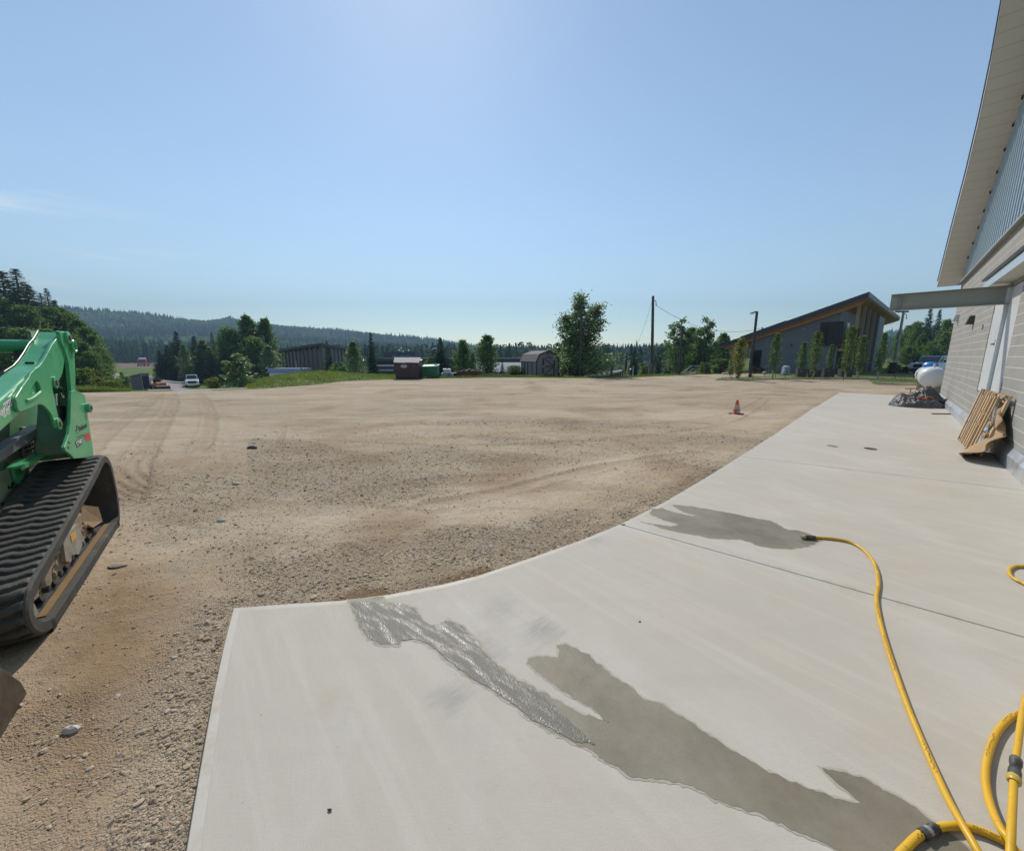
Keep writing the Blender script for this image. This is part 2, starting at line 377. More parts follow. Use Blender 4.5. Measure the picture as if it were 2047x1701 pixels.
def inset(poly, d):
    m = len(poly); out = []
    area = sum(poly[i][0]*poly[(i+1) % m][1]-poly[(i+1) % m][0]*poly[i][1] for i in range(m)); sg = 1 if area > 0 else -1
    for i in range(m):
        a, b, c = poly[i-1], poly[i], poly[(i+1) % m]; u = (b-a)/max(np.linalg.norm(b-a), 1e-6); w_ = (c-b)/max(np.linalg.norm(c-b), 1e-6)
        na = np.array([-u[1], u[0]])*sg; nb = np.array([-w_[1], w_[0]])*sg; k = na+nb; k /= max(np.linalg.norm(k), 1e-6); out.append(b+k*d/max(k@na, .5))
    return out
t = NT('broomed_concrete'); v = t.pos()
c = t.mix(t.noise(v, .7, 6, .6), (.465, .43, .372), (.57, .535, .472))
c = t.mix(t.math('MULTIPLY', t.noise(t.pos((14, 190, 1), (0, 0, .62)), 1.0, 3), .55), c, (.40, .37, .32))              # broom strokes
c = t.mix(t.math('MULTIPLY', t.ramp(t.noise(v, 2.3, 8, .7), [(.56, 0), (.75, 1)]), .35), c, (.47, .36, .25))          # rusty dust
c = t.mix(t.math('MULTIPLY', t.ramp(t.noise(v, 5.5, 6, .7), [(.60, 0), (.78, 1)]), .40), c, (.32, .31, .30))          # grey scuffs
c = t.mix(t.math('MULTIPLY', t.ramp(t.noise(t.pos((1.1, .5, 1), (0, 0, -.4)), 1.2, 7, .62), [(.5, 0), (.7, 1)]), .45), c, (.62, .60, .57))
c = t.mix(t.math('MULTIPLY', t.ramp(t.noise(t.pos((.4, 3.2, 1), (0, 0, .25)), 1.5, 6, .6), [(.52, 0), (.72, 1)]), .5), c, (.43, .40, .36))
c = t.mix(t.ramp(t.noise(v, 38, 3, .5), [(.735, 0), (.78, 1)]), c, (.30, .25, .19))                                      # grit specks
c = t.mix(t.math('MULTIPLY', t.noise(v, 120, 3), .30), c, (.36, .33, .28))
wd_ = math.atan2(WN[1], WN[0])
c = t.mix(t.math('MULTIPLY', t.ramp(t.noise(t.pos2(-wd_, (.35, 5, 1)), 1.0, 6, .6), [(.42, 0), (.66, 1)]), .32), c, (.43, .40, .34)); c = t.mix(t.math('MULTIPLY', t.ramp(t.noise(t.pos2(-wd_+.1, (.5, 9, 1)), 1.0, 5, .6), [(.5, 0), (.68, 1)]), .22), c, (.62, .585, .52)); c = t.mix(t.math('MULTIPLY', t.ramp(t.noise(v, 1.1, 7, .7), [(.5, 0), (.72, 1)]), .3), c, (.47, .39, .29))
for sx_, sy_, sr_, am in ((1085, 1262, .17, .55), (905, 1392, .13, .5), (1000, 1215, .16, .3), (960, 1300, .2, .3), (1190, 1080, .12, .35), (660, 1400, .12, .25), (1905, 985, .35, .3)):
    sp_ = G(sx_, sy_); dn = t.n('VectorMath', operation='DISTANCE'); t.l(t.pos(), dn.inputs[0]); dn.inputs[1].default_value = (float(sp_[0]), float(sp_[1]), 0); dd_ = t.math('ADD', dn.outputs['Value'], t.math('MULTIPLY', t.math('SUBTRACT', t.noise(t.pos2(-.7, (5, 22, 1)), 1.0, 5), .5), sr_*1.6)); m_ = t.ramp(t.math('DIVIDE', dd_, sr_), [(.1, 1), (1.0, 0)])
    c = t.mix(t.math('MULTIPLY', t.math('MULTIPLY', m_, t.noise(t.pos2(-.7, (8, 60, 1)), 1.0, 4)), am*1.5, True), c, (.20, .20, .21) if sx_ < 1900 and sx_ != 660 else (.40, .29, .17))
hb = t.math('ADD', t.math('MULTIPLY', t.noise(t.pos2(-2.04, (5, 170, 1)), 1.0, 3), .9), t.noise(v, 150, 3))
t.set(color=c, rough=.78, spec=.35, normal=t.bump(hb, .30, .003)); M_CONC = t.m
t = NT('trowelled_concrete_edge'); v = t.pos(); c = t.mix(t.noise(v, 3, 6), (.46, .43, .375), (.535, .505, .445)); c = t.mix(t.math('MULTIPLY', t.ramp(t.noise(v, 4.5, 8, .7), [(.50, 0), (.66, 1)]), .7), c, (.40, .33, .25)); c = t.mix(t.math('MULTIPLY', t.noise(v, 90, 3), .25), c, (.36, .34, .3))
t.set(color=c, rough=.6, normal=t.bump(t.noise(v, 40, 4), .15, .004)); M_EDGE = t.m
M_GAP = simple('dark_joint', (.06, .055, .05), .95)
sm = MB()
for k, pl in enumerate(panels):
    bw = .042 if k != 2 else .038
    i1 = inset(pl, .004); i2 = inset(pl, bw); m = len(pl)
    ring0 = [(p[0], p[1], -.13) for p in pl]; ring1 = [(p[0], p[1], -.006) for p in pl]; ring2 = [(p[0], p[1], -.0005) for p in i1]; ring3 = [(p[0], p[1], -.0005) for p in i2]; ring4 = [(p[0], p[1], 0.0) for p in inset(pl, bw+.004)]
    b = len(sm.v); allv = ring0+ring1+ring2+ring3+ring4
    sm.cur = 1; sm.add(allv, [(q*m+i, q*m+(i+1) % m, (q+1)*m+(i+1) % m, (q+1)*m+i) for q in range(3) for i in range(m)])
    sm.cur = 0; b = len(sm.v); sm.v += ring3+ring4
    for i in range(m): sm.f.append([b+i, b+(i+1) % m, b+m+(i+1) % m, b+m+i]); sm.mi.append(0)
    for tr in tessellate_polygon([[Vector(p) for p in ring4]]): sm.f.append([b+m+i for i in tr]); sm.mi.append(0)
sm.cur = 2
for a, b_, n_ in ((J1a, J1b, n1), (J2a, J2b, n2)):
    dd = (b_-a); L = [a-dd*.0, a+dd*1.6]; sm.add([(L[0]-n_*.012)[:2].tolist()+[-.014], (L[1]-n_*.012)[:2].tolist()+[-.014], (L[1]+n_*.012)[:2].tolist()+[-.014], (L[0]+n_*.012)[:2].tolist()+[-.014]], [(0, 1, 2, 3)])
slab = sm.build('concrete_apron', [M_CONC, M_EDGE, M_GAP], fix=True); tag(slab, kind='structure')

# ================================================================== GRAVEL LOT
OUTP = [tuple(p) for p in OUT]
def gpt(x, y): return tuple(G(x, y, ZL)[:2])
CP = [gpt(*q) for q in ((499,877),(622,880),(738,908),(800,920),(905,985),(790,1010),(640,1020),(491,1010))]
CP2 = [gpt(*q) for q in ((470,1200),(440,1120),(560,1095),(800,1062),(960,1040),(1180,1020),(1225,1045),(1100,1095),(900,1160),(700,1196),(500,1208))]
SANDY = [gpt(*q) for q in ((500,1020),(800,1015),(1080,950),(1240,905),(1330,895),(1200,985),(1010,1040),(760,1050),(560,1080))]
TR1 = [gpt(*q) for q in ((340,786),(345,805),(330,835),(298,885),(272,935),(255,985),(248,1010))]
TR2 = [gpt(*q) for q in ((318,786),(285,815),(235,850),(190,885),(160,915))]
TR3 = [gpt(*q) for q in ((395,784),(415,810),(420,850),(400,900))]
TR4 = [gpt(*q) for q in ((1538,800),(1528,812),(1500,830),(1450,850),(1300,870),(1000,890),(700,884))]
TR5 = [gpt(*q) for q in ((1525,797),(1505,808),(1478,822),(1400,838),(1200,858),(900,872))]
TR6 = [gpt(*q) for q in ((570,850),(567,862),(563,880),(560,900))]
TR7 = [gpt(*q) for q in ((1000,955),(860,962),(700,985)) ]
TR8 = [gpt(*q) for q in ((1560,775),(1300,800),(1000,815),(700,830),(420,835))]
TR9 = [gpt(*q) for q in ((1600,770),(1350,783),(1000,790),(600,798),(330,800))]
TR10 = [gpt(*q) for q in ((1400,905),(1200,935),(1000,985),(860,1010))]
DAMP1 = [gpt(*q) for q in ((670,1204),(700,1190),(735,1180),(775,1178),(800,1192),(770,1204))]; DAMP2 = [gpt(*q) for q in ((872,1176),(885,1158),(930,1146),(985,1134),(1000,1146),(930,1166))]
def soft_poly(x, y, poly, soft):
    d, _ = seg_dist(x, y, poly+[poly[0]]); i = inpoly(x, y, poly); return np.clip(np.where(i, .5+d/soft, .5-d/soft), 0, 1)
def lot_fields(x, y):
    r = np.hypot(x, y); nb = fbm(x*.9, y*.9, 4, 5); nf = fbm(x*4, y*4, 9, 4)
    wx, wy = x+(nb-.5)*.3, y+(nf-.5)*.2
    de, _ = seg_dist(x, y, OUTP[:22])
    coarse = np.clip((fbm(x*.35, y*.8, 21, 4)-.44)*2.4, 0, .45)+.26+.25*np.clip(fbm(x*1.3, y*1.3, 25, 4)-.45, 0, 1)
    coarse = np.maximum(coarse, soft_poly(wx, wy, CP, .14)*.78); coarse = np.maximum(coarse, soft_poly(wx, wy, CP2, .4)*.95)
    coarse = np.maximum(coarse, sstep(.55, .05, de+(nf-.5)*.3)*1.0)
    sand = soft_poly(wx, wy, SANDY, .5)*.9; streak = fbm(x*.22+y*.12+nb*.8, y*.9+nb*1.2, 31, 5)
    sand = np.maximum(sand, np.clip((streak-.5)*4, 0, .6)*(r > 4)); coarse = coarse*(1-.75*sand)
    near_sand = np.clip((fbm(x*1.6, y*1.6, 41, 4)-.55)*5, 0, .8)*(r < 4.5); coarse = coarse*(1-.6*near_sand); sand = np.maximum(sand, near_sand*.8)
    z = (fbm(x*.25, y*.5, 51, 4)-.5)*.06*np.clip((r-4)/6, 0, 1)+(fbm(x*2.2, y*2.2, 61, 4)-.5)*.03+(nf-.5)*.012
    dark = np.clip((fbm(x*.8, y*.8, 71, 5)-.52)*4, 0, 1)*.6
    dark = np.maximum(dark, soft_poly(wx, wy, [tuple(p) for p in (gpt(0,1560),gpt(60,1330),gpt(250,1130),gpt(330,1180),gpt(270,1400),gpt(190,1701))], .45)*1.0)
    dark = np.maximum(dark, np.maximum(soft_poly(wx, wy, DAMP1, .06), soft_poly(wx, wy, DAMP2, .06)*.9)*1.6)
    for pts, wd, dep, lug in ((TR1, .38, .018, .085), (TR2, .36, .016, 0), (TR3, .3, .012, .085), (TR4, .16, .014, 0), (TR5, .16, .014, 0), (TR6, .10, .012, .06), (TR7, .25, .010, .08), (TR8, .3, .02, 0), (TR9, .35, .02, 0), (TR10, .25, .02, 0)):
        d, al = seg_dist(wx*.15+x*.85, wy*.15+y*.85, catmull([np.array(p) for p in pts], 4)); inn = sstep(wd*.55, wd*.42, d)
        dep = dep*.6; z = z-inn*dep+np.exp(-((d-wd*.62)/(wd*.13))**2)*dep*.9
        if lug: z = z+inn*(np.sin(al*2*PI/lug)*.009); 
        dark = np.maximum(dark, inn*.22); coarse = coarse+np.exp(-((d-wd*.62)/(wd*.16))**2)*.2
    z = z*np.clip(r_edge(np.arctan2(x, y))-r, 0, 1)+ZL+.004
    z = z+coarse*.012-.004-.010*sstep(.25, .0, de)
    return z, np.clip(coarse, 0, 1), np.clip(sand*(1-dark*.4), 0, 1), np.clip(dark, 0, 1.4), de
t = NT('gravel_lot'); v = t.pos()
co, sa, dk = t.attr('coarse'), t.attr('sand'), t.attr('dark')
base = t.mix(t.noise(v, .5, 6, .6), (.42, .325, .22), (.515, .412, .295))
base = t.mix(t.math('MULTIPLY', t.noise(v, 3.5, 5, .65), .7), base, (.36, .265, .17))
st = t.mix(t.ramp(t.voro(v, 78, out='Color'), [(.0, .0), (1, 1)]), (.34, .255, .165), (.64, .53, .395)); st2 = t.mix(t.ramp(t.voro(v, 150, out='Color'), [(0, 0), (1, 1)]), (.37, .28, .185), (.62, .515, .385))
stm = t.mix(.5, st, st2); gap = t.ramp(t.voro(v, 78, 'DISTANCE_TO_EDGE'), [(.0, 1), (.10, 0)])
stm = t.mix(t.math('MULTIPLY', gap, .5), stm, (.19, .15, .115))
c = t.mix(t.math('MULTIPLY', t.ramp(t.math('ADD', co, t.math('MULTIPLY', t.math('SUBTRACT', t.noise(v, 14, 4), .5), .9)), [(.18, 0), (.75, 1)]), .85), base, stm)
c = t.mix(t.math('MULTIPLY', sa, .72), c, t.mix(t.noise(v, 5, 5), (.50, .41, .30), (.58, .485, .37)))
c = t.mix(t.math('MULTIPLY', t.ramp(t.noise(t.pos((.22, 1.6, 1), (0, 0, -.12)), 1.0, 8, .68), [(.5, 0), (.7, 1)]), .30), c, (.35, .285, .22))
c = t.mix(t.math('MULTIPLY', t.ramp(t.noise(v, 30, 4, .7), [(.45, 0), (.72, 1)]), .50), c, (.27, .21, .15)); c = t.mix(t.math('MULTIPLY', t.ramp(t.noise(v, 8, 6, .75), [(.50, 0), (.62, 1)]), .28), c, (.30, .24, .18)); c = t.mix(t.math('MULTIPLY', t.ramp(t.noise(t.pos2(.10, (.07, .95, 1)), 1.0, 10, .78, .4), [(.515, 0), (.575, 1)]), .34), c, (.29, .225, .155)); c = t.mix(t.math('MULTIPLY', t.ramp(t.noise(t.pos2(-.14, (.06, .8, 1)), 1.0, 10, .78, .4), [(.53, 0), (.59, 1)]), .34), c, (.55, .46, .345)); c = t.mix(t.math('MULTIPLY', t.ramp(t.noise(t.pos2(-.35, (.35, 3.2, 1)), 1.0, 9, .72), [(.53, 0), (.64, 1)]), .32), c, (.31, .245, .175)); c = t.mix(t.math('MULTIPLY', t.ramp(t.noise(t.pos2(.25, (.3, 2.4, 1)), 1.0, 9, .72), [(.54, 0), (.66, 1)]), .32), c, (.56, .47, .36))
c = t.mix(t.math('MULTIPLY', t.ramp(t.noise(v, 2.1, 6, .6), [(.54, 0), (.68, 1)]), .30), c, (.40, .385, .37))
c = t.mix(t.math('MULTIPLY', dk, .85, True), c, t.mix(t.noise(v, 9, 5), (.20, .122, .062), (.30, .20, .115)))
h = t.math('ADD', t.math('MULTIPLY', t.math('MULTIPLY', t.ramp(t.voro(v, 78, 'DISTANCE_TO_EDGE'), [(0, 0), (.3, 1)]), co), 1.3), t.math('MULTIPLY', t.noise(v, 40, 5, .7), .9))
h2 = t.noise(v, 9, 5, .6)
t.set(color=c, rough=.95, spec=.15, normal=t.bump(h2, .4, .05, t.bump(h, .65, .010))); M_LOT = t.m
azl = np.concatenate([np.linspace(-PI, -1.12, 40)[:-1], np.linspace(-1.12, 1.12, 900), np.linspace(1.12, PI, 40)[1:]])
tt = np.concatenate([[0.0], np.geomspace(.02, 1, 360)])
A, T_ = np.meshgrid(azl, tt, indexing='ij'); RE = r_edge(A); R = .35+(RE-.35)*T_
X = R*np.sin(A); Y = R*np.cos(A); zz, co, sa, dk, de = lot_fields(X, Y)
ins = inpoly(X, Y, OUTP) & (de > .05); zz = np.where(ins, -.11, zz)
n, m = A.shape; i = (np.arange(n-1)[:, None]*m+np.arange(m-1)[None]).ravel(); Fc = np.stack([i, i+1, i+m+1, i+m], 1)[:, ::-1]
lot = np_mesh('gravel_lot', np.stack([X.ravel(), Y.ravel(), zz.ravel()], 1), Fc, M_LOT, attrs=dict(coarse=co.ravel(), sand=sa.ravel(), dark=dk.ravel()), smooth=True); tag(lot, kind='structure')

# ---- loose stones: one mass
ico = bmesh.new(); bmesh.ops.create_icosphere(ico, subdivisions=1, radius=1.0); IV = np.array([v.co[:] for v in ico.verts]); IF = np.array([[v.index for v in f.verts] for f in ico.faces]); ico.free()
def rocks(x, y, z, s, rng, flat=.62):
    n = len(x); k = len(IV)
    th = rng.uniform(0, 2*PI, n); sc = np.stack([s*rng.uniform(.7, 1.35, n), s*rng.uniform(.55, 1.0, n), s*flat*rng.uniform(.6, 1.2, n)], 1)
    Vv = IV[None]*(1+rng.uniform(-.28, .28, (n, k, 1)))*sc[:, None, :]
    tl = rng.uniform(-.5, .5, n); cz, sz = np.cos(tl)[:, None], np.sin(tl)[:, None]
    Vx, Vz = Vv[..., 0]*cz-Vv[..., 2]*sz, Vv[..., 0]*sz+Vv[..., 2]*cz
    c, s_ = np.cos(th)[:, None], np.sin(th)[:, None]
    O = np.stack([Vx*c-Vv[..., 1]*s_+x[:, None], Vx*s_+Vv[..., 1]*c+y[:, None], Vz+z[:, None]], 2)
    Fx = IF[None]+(np.arange(n)*k)[:, None, None]; return O.reshape(-1, 3), Fx.reshape(-1, 3)
rng = np.random.default_rng(5); N = 470000
a_ = rng.uniform(-1.0, .95, N); r_ = np.where(np.arange(N) < 440000, 1.0+9.5*rng.uniform(0, 1, N), 9+20*rng.uniform(0, 1, N)); x_ = r_*np.sin(a_); y_ = r_*np.cos(a_)
z_, c_, s_, d_, de_ = lot_fields(x_, y_); insd = inpoly(x_, y_, OUTP)
keep = (~insd) & (de_ > .012) & (rng.uniform(0, 1, N) < np.clip(c_**1.1*1.25, .16, 1)*np.where(r_ > 10, .16, np.clip(3.6/r_, 0, 1)**1.15)*(1-.55*np.clip(d_-.3, 0, 1))) & (r_ < r_edge(a_)-.3); idx = np.where(keep)[0]; idx = np.concatenate([idx[idx < 440000][:100000], idx[idx >= 440000][:12000]])
x_, y_, z_, r_, c_ = x_[idx], y_[idx], z_[idx], r_[idx], c_[idx]
size = np.clip(rng.lognormal(-5.72, .62, len(idx)), .0016, .020)*np.clip(.75+.07*r_, .75, 1.45)*(.7+.5*c_)
V, Fx = rocks(x_, y_, z_+size*.12, size, rng)
t = NT('loose_stones'); a = t.attr('tint'); c = t.ramp(a, [(0, (.20, .15, .105)), (.3, (.36, .27, .185)), (.62, (.50, .395, .28)), (.85, (.45, .385, .31)), (1, (.64, .57, .46))]); c = t.mix(t.noise(t.pos(), 60, 3), c, t.mix(.5, c, (.30, .23, .16)))
t.set(color=c, rough=.85); M_STONE = t.m
stones = np_mesh('gravel_stones', V, Fx, M_STONE, attrs=dict(tint=np.repeat(np.clip(rng.beta(2.2, 2.6, len(idx)), 0, 1), len(IV)))); tag(stones, kind='stuff')

# ================================================================== WET PATCHES (thin water films on the concrete)
def ragged(pts, amp, seed, step=.012):
    rg = np.random.default_rng(seed); out = []; n = len(pts); acc = 0
    for i in range(n):
        a = np.array(pts[i]); b = np.array(pts[(i+1) % n]); L = np.linalg.norm(b-a); k = max(2, int(L/step)); nn = np.array([-(b-a)[1], (b-a)[0]])/max(L, 1e-6)
        for j in range(k):
            p = a+(b-a)*j/k; u = np.array([p[0]*30]); w_ = np.array([p[1]*30])
            d = (fbm(u, w_, seed, 4)[0]-.5)*amp*2+(vnoise(u*4, w_*4, seed+9)[0]-.5)*amp*.5; out.append(p+nn*d)
    return out
t = NT('wet_concrete'); v = t.pos(); c = t.mix(t.ramp(t.noise(v, 1.9, 8, .65), [(.32, 0), (.68, 1)]), (.15, .132, .095), (.275, .245, .19)); c = t.mix(t.math('MULTIPLY', t.ramp(t.noise(v, 3.2, 6), [(.6, 0), (.75, 1)]), .5), c, (.26, .17, .10))
hb = t.math('ADD', t.math('MULTIPLY', t.noise(t.pos2(-2.04, (6, 120, 1)), 1.0, 3), 1.0), t.math('MULTIPLY', t.noise(v, 90, 3), .9))
t.set(color=c, rough=t.ramp(t.noise(v, 4, 4), [(.35, .48), (.6, .62)]), spec=.35, normal=t.bump(hb, .3, .003)); M_WET = t.m
t = NT('water_film'); v = t.pos(); c = t.mix(t.noise(v, 2.5, 6), (.135, .128, .105), (.195, .187, .165))
hb = t.math('ADD', t.math('MULTIPLY', t.noise(t.pos2(-2.04, (14, 75, 1)), 1.0, 2), 1.1), t.noise(v, 110, 2))
t.set(color=c, rough=t.ramp(t.noise(t.pos2(-2.45, (5, 26, 1)), 1.0, 5), [(.46, .55), (.66, .2)]), spec=.24, normal=t.bump(hb, .5, .005)); M_FILM = t.m
t = NT('drying_concrete'); v = t.pos(); t.set(color=t.mix(t.noise(v, 9, 6), (.30, .275, .225), (.45, .42, .36)), rough=.75, normal=t.bump(t.noise(v, 120, 3), .25, .003)); M_RIMD = t.m
WA = [(697,1199.5),(708,1225),(716,1250),(735,1275),(760,1290),(797,1290),(801,1281),(830,1278),(860,1290),(900,1325),(940,1355),(985,1380),(1030,1410),(1060,1440),(1110,1465),(1160,1490),(1210,1520),(1260,1550),(1330,1560),(1400,1580),(1460,1610),(1520,1630),(1580,1655),(1640,1680),(1680,1701),(1720,1730),(1980,1760),(1940,1701),(1870,1642),(1800,1597),(1740,1562),(1690,1540),(1642,1535),(1662,1556),(1692,1582),(1722,1606),(1660,1592),(1600,1572),(1530,1540),(1450,1490),(1400,1455),(1330,1410),(1290,1400),(1270,1380),(1220,1345),(1170,1305),(1130,1287),(1112,1290),(1116,1312),(1060,1314),(1053,1326),(1070,1342),(1110,1370),(1160,1400),(1222,1448),(1150,1421),(1090,1386),(1020,1350),(985,1320),(955,1280),(925,1250),(895,1236),(880,1248),(862,1250),(845,1240),(830,1215),(800,1205),(770,1201),(765,1191)]
WB = [(1280,1042.6),(1296,1047),(1320,1049),(1342,1052),(1359.7,1050),(1345,1045),(1318,1036),(1298.6,1028),(1303.5,1017),(1325,1016),(1350,1025),(1378,1031),(1403.6,1033),(1372,1026),(1355,1017),(1344,1009.6),(1365,1010),(1411,1017),(1460,1026),(1496,1033),(1538,1041),(1557,1050),(1574.6,1058.5),(1596.6,1059.7),(1613.7,1065.8),(1643,1079),(1628,1089),(1604,1094),(1579.5,1097.5),(1543,1095),(1509,1089),(1501,1084),(1479,1078),(1455,1077.5),(1418,1075.6),(1396,1069.5),(1386.6,1069),(1357,1063),(1325.5,1056),(1306,1048.7)]
for nm, px, lab, amp in (('wet_patch', WA, 'wet concrete', .016), ('wet_patch', WB, 'wet concrete', .02)):
    rim = ragged(inset([G(*q)[:2] for q in px], -.010), amp, 3); mr = MB(); mr.add([(p[0], p[1], .0010) for p in rim], [tuple(q) for q in tessellate_polygon([[Vector((p[0], p[1], 0)) for p in rim]])]); tag(mr.build('damp_rim', M_RIMD), kind='structure')
    poly = ragged([G(*q)[:2] for q in px], amp, 3); tr = tessellate_polygon([[Vector((p[0], p[1], 0)) for p in poly]])
    mbw = MB(); mbw.add([(p[0], p[1], .0018) for p in poly], [tuple(q) for q in tr]); mbw.v += [(p[0], p[1], -.0003) for p in poly]; m = len(poly)
    for i in range(m): mbw.f.append([i, (i+1) % m, m+(i+1) % m, m+i]); mbw.mi.append(0)
    o = mbw.build(nm, M_WET); tag(o, kind='structure')
WF = [(701,1204),(711,1226),(718,1250),(737,1274),(760,1288),(797,1288),(801,1280),(830,1277),(860,1288),(900,1323),(940,1353),(985,1378),(1030,1408),(1060,1437),(1110,1462),(1150,1482),(1190,1490),(1130,1432),(1085,1390),(1018,1353),(983,1322),(953,1283),(924,1253),(895,1239),(880,1250),(862,1252),(845,1242),(829,1217),(799,1207),(765,1204)]
poly = ragged([G(*q)[:2] for q in WF], .010, 8); mbw = MB(); mbw.add([(p[0], p[1], .0034) for p in poly], [tuple(q) for q in tessellate_polygon([[Vector((p[0], p[1], 0)) for p in poly]])])
m = len(poly); mbw.v += [(p[0], p[1], .0008) for p in poly]
for i in range(m): mbw.f.append([i, (i+1) % m, m+(i+1) % m, m+i]); mbw.mi.append(0)
tag(mbw.build('water_film', M_FILM), kind='structure')
# damp dark gravel where the water ran off the slab
t = NT('damp_gravel'); v = t.pos(); t.set(color=t.mix(t.noise(v, 20, 5), (.10, .07, .04), (.19, .135, .085)), rough=.7, normal=t.bump(t.noise(v, 60, 4), .6, .01)); M_DAMP = t.m
# ================================================================== PLANTS
M_BARK = simple('bark', (.10, .075, .055), .95, .3, 6, .4, 20); M_PALEBARK = simple('pale_bark', (.36, .34, .30), .9, .3, 8, .3, 20)
M_SPRUCE = leafmat('spruce_needles', (.016, .040, .026), (.055, .105, .052), .18)
M_LEAF = leafmat('broad_leaves', (.042, .095, .022), (.155, .25, .058), .46)
M_POPLAR = leafmat('poplar_leaves', (.055, .105, .036), (.20, .285, .11), .46, .40)
M_YOUNG = leafmat('young_leaves', (.060, .105, .018), (.16, .23, .040), .40)
M_YELLOW = leafmat('yellowing_leaves', (.11, .12, .018), (.26, .27, .045), .40)
M_WEED = leafmat('weed_leaves', (.075, .11, .020), (.22, .25, .055), .40)
M_GRASS = leafmat('grass_blades', (.060, .115, .018), (.20, .26, .050), .4)
M_DRYG = leafmat('dry_grass', (.13, .13, .04), (.30, .27, .11), .4)
M_RED = leafmat('dark_red_leaves', (.05, .022, .018), (.10, .04, .03), .25)
def leaf_quads(C, S, rng, lean=.5):
    """little pointed leaf faces at points C"""
    n = len(C); a = rng.normal(size=(n, 3)); a[:, 2] = a[:, 2]*.6; a /= np.linalg.norm(a, axis=1)[:, None]; b = rng.normal(size=(n, 3)); b[:, 2] += lean
    b -= a*(a*b).sum(1)[:, None]; b /= np.linalg.norm(b, axis=1)[:, None]+1e-9; S = S[:, None]
    V = np.stack([C-a*S, C+b*S*.55-a*S*.1, C+a*S, C-b*S*.55+a*S*.1], 1); return V.reshape(-1, 3), np.arange(n*4).reshape(n, 4)
def crown_tree(H, R, prof, nclump, nleaf, ls, seed, z0=.12, lean=(0, 0), spread=.34, leaders=1, lift=.25, qp=.9, loff=.42):
    """returns trunk MB, crown V,F,tint: limbs grow from a tapered trunk, leaf clumps sit along them"""
    rg = np.random.default_rng(seed); tb = MB(); Cs = []; Ts = []; Ss = []
    tops = [(lean[0]*H, lean[1]*H, 1.0)] if leaders == 1 else [(math.cos(2.4*k)*R*loff*(k > 0)+lean[0]*H, math.sin(2.4*k)*R*loff*(k > 0), 1.0-.11*k) for k in range(leaders)]
    for lx, ly, lh in tops:
        tp = [(lx*(q**1.3)*1.0+rg.normal()*.012*H*(0 < q < 1), ly*(q**1.3)+rg.normal()*.012*H*(0 < q < 1), H*lh*q*.97) for q in np.linspace(0, 1, 7)]
        tb.tube(tp, [H*.018*(1-.9*q)+.012 for q in np.linspace(0, 1, 7)], 7)
    for k in range(nclump):
        lx, ly, lh = tops[k % len(tops)]; q = z0+(1-z0)*((k+rg.uniform(0, 1))/nclump)**qp; q = min(q, .985); h = H*lh*q; ph = k*2.39996+rg.uniform(-.5, .5); rad = R*prof(q)*rg.uniform(.45, 1.15)/(1 if leaders == 1 else 1.25)
        bx, by = lx*q**1.3, ly*q**1.3; c = np.array([bx+rad*math.cos(ph)*.8, by+rad*math.sin(ph)*.8, h+rad*lift])
        root = np.array([bx, by, max(h-rad*.5, H*z0*.5)])
        if rad > .12*R: tb.tube([root, root*.5+c*.5+np.array([0, 0, -.06*rad]), c], [H*.0055+.01, H*.0035+.006, .005], 5)
        sz = max(R*prof(q)*spread, R*.12)*rg.uniform(.7, 1.25); nl = int(nleaf*rg.uniform(.6, 1.3)); 
        pts = rg.normal(size=(nl, 3))*np.array([sz, sz, sz*.72]); pts *= .62
        u = rg.uniform(0, 1, (nl, 1))**.5; axis = root[None]*(1-(.35+.65*u))+c[None]*(.35+.65*u)
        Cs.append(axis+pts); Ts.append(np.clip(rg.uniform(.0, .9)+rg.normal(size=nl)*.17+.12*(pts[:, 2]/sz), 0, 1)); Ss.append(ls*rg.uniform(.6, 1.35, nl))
    C = np.concatenate(Cs); C[:, 2] = np.maximum(C[:, 2], .03*H); V, Fx = leaf_quads(C, np.concatenate(Ss), rg); return tb, V, Fx, np.repeat(np.concatenate(Ts), 4)
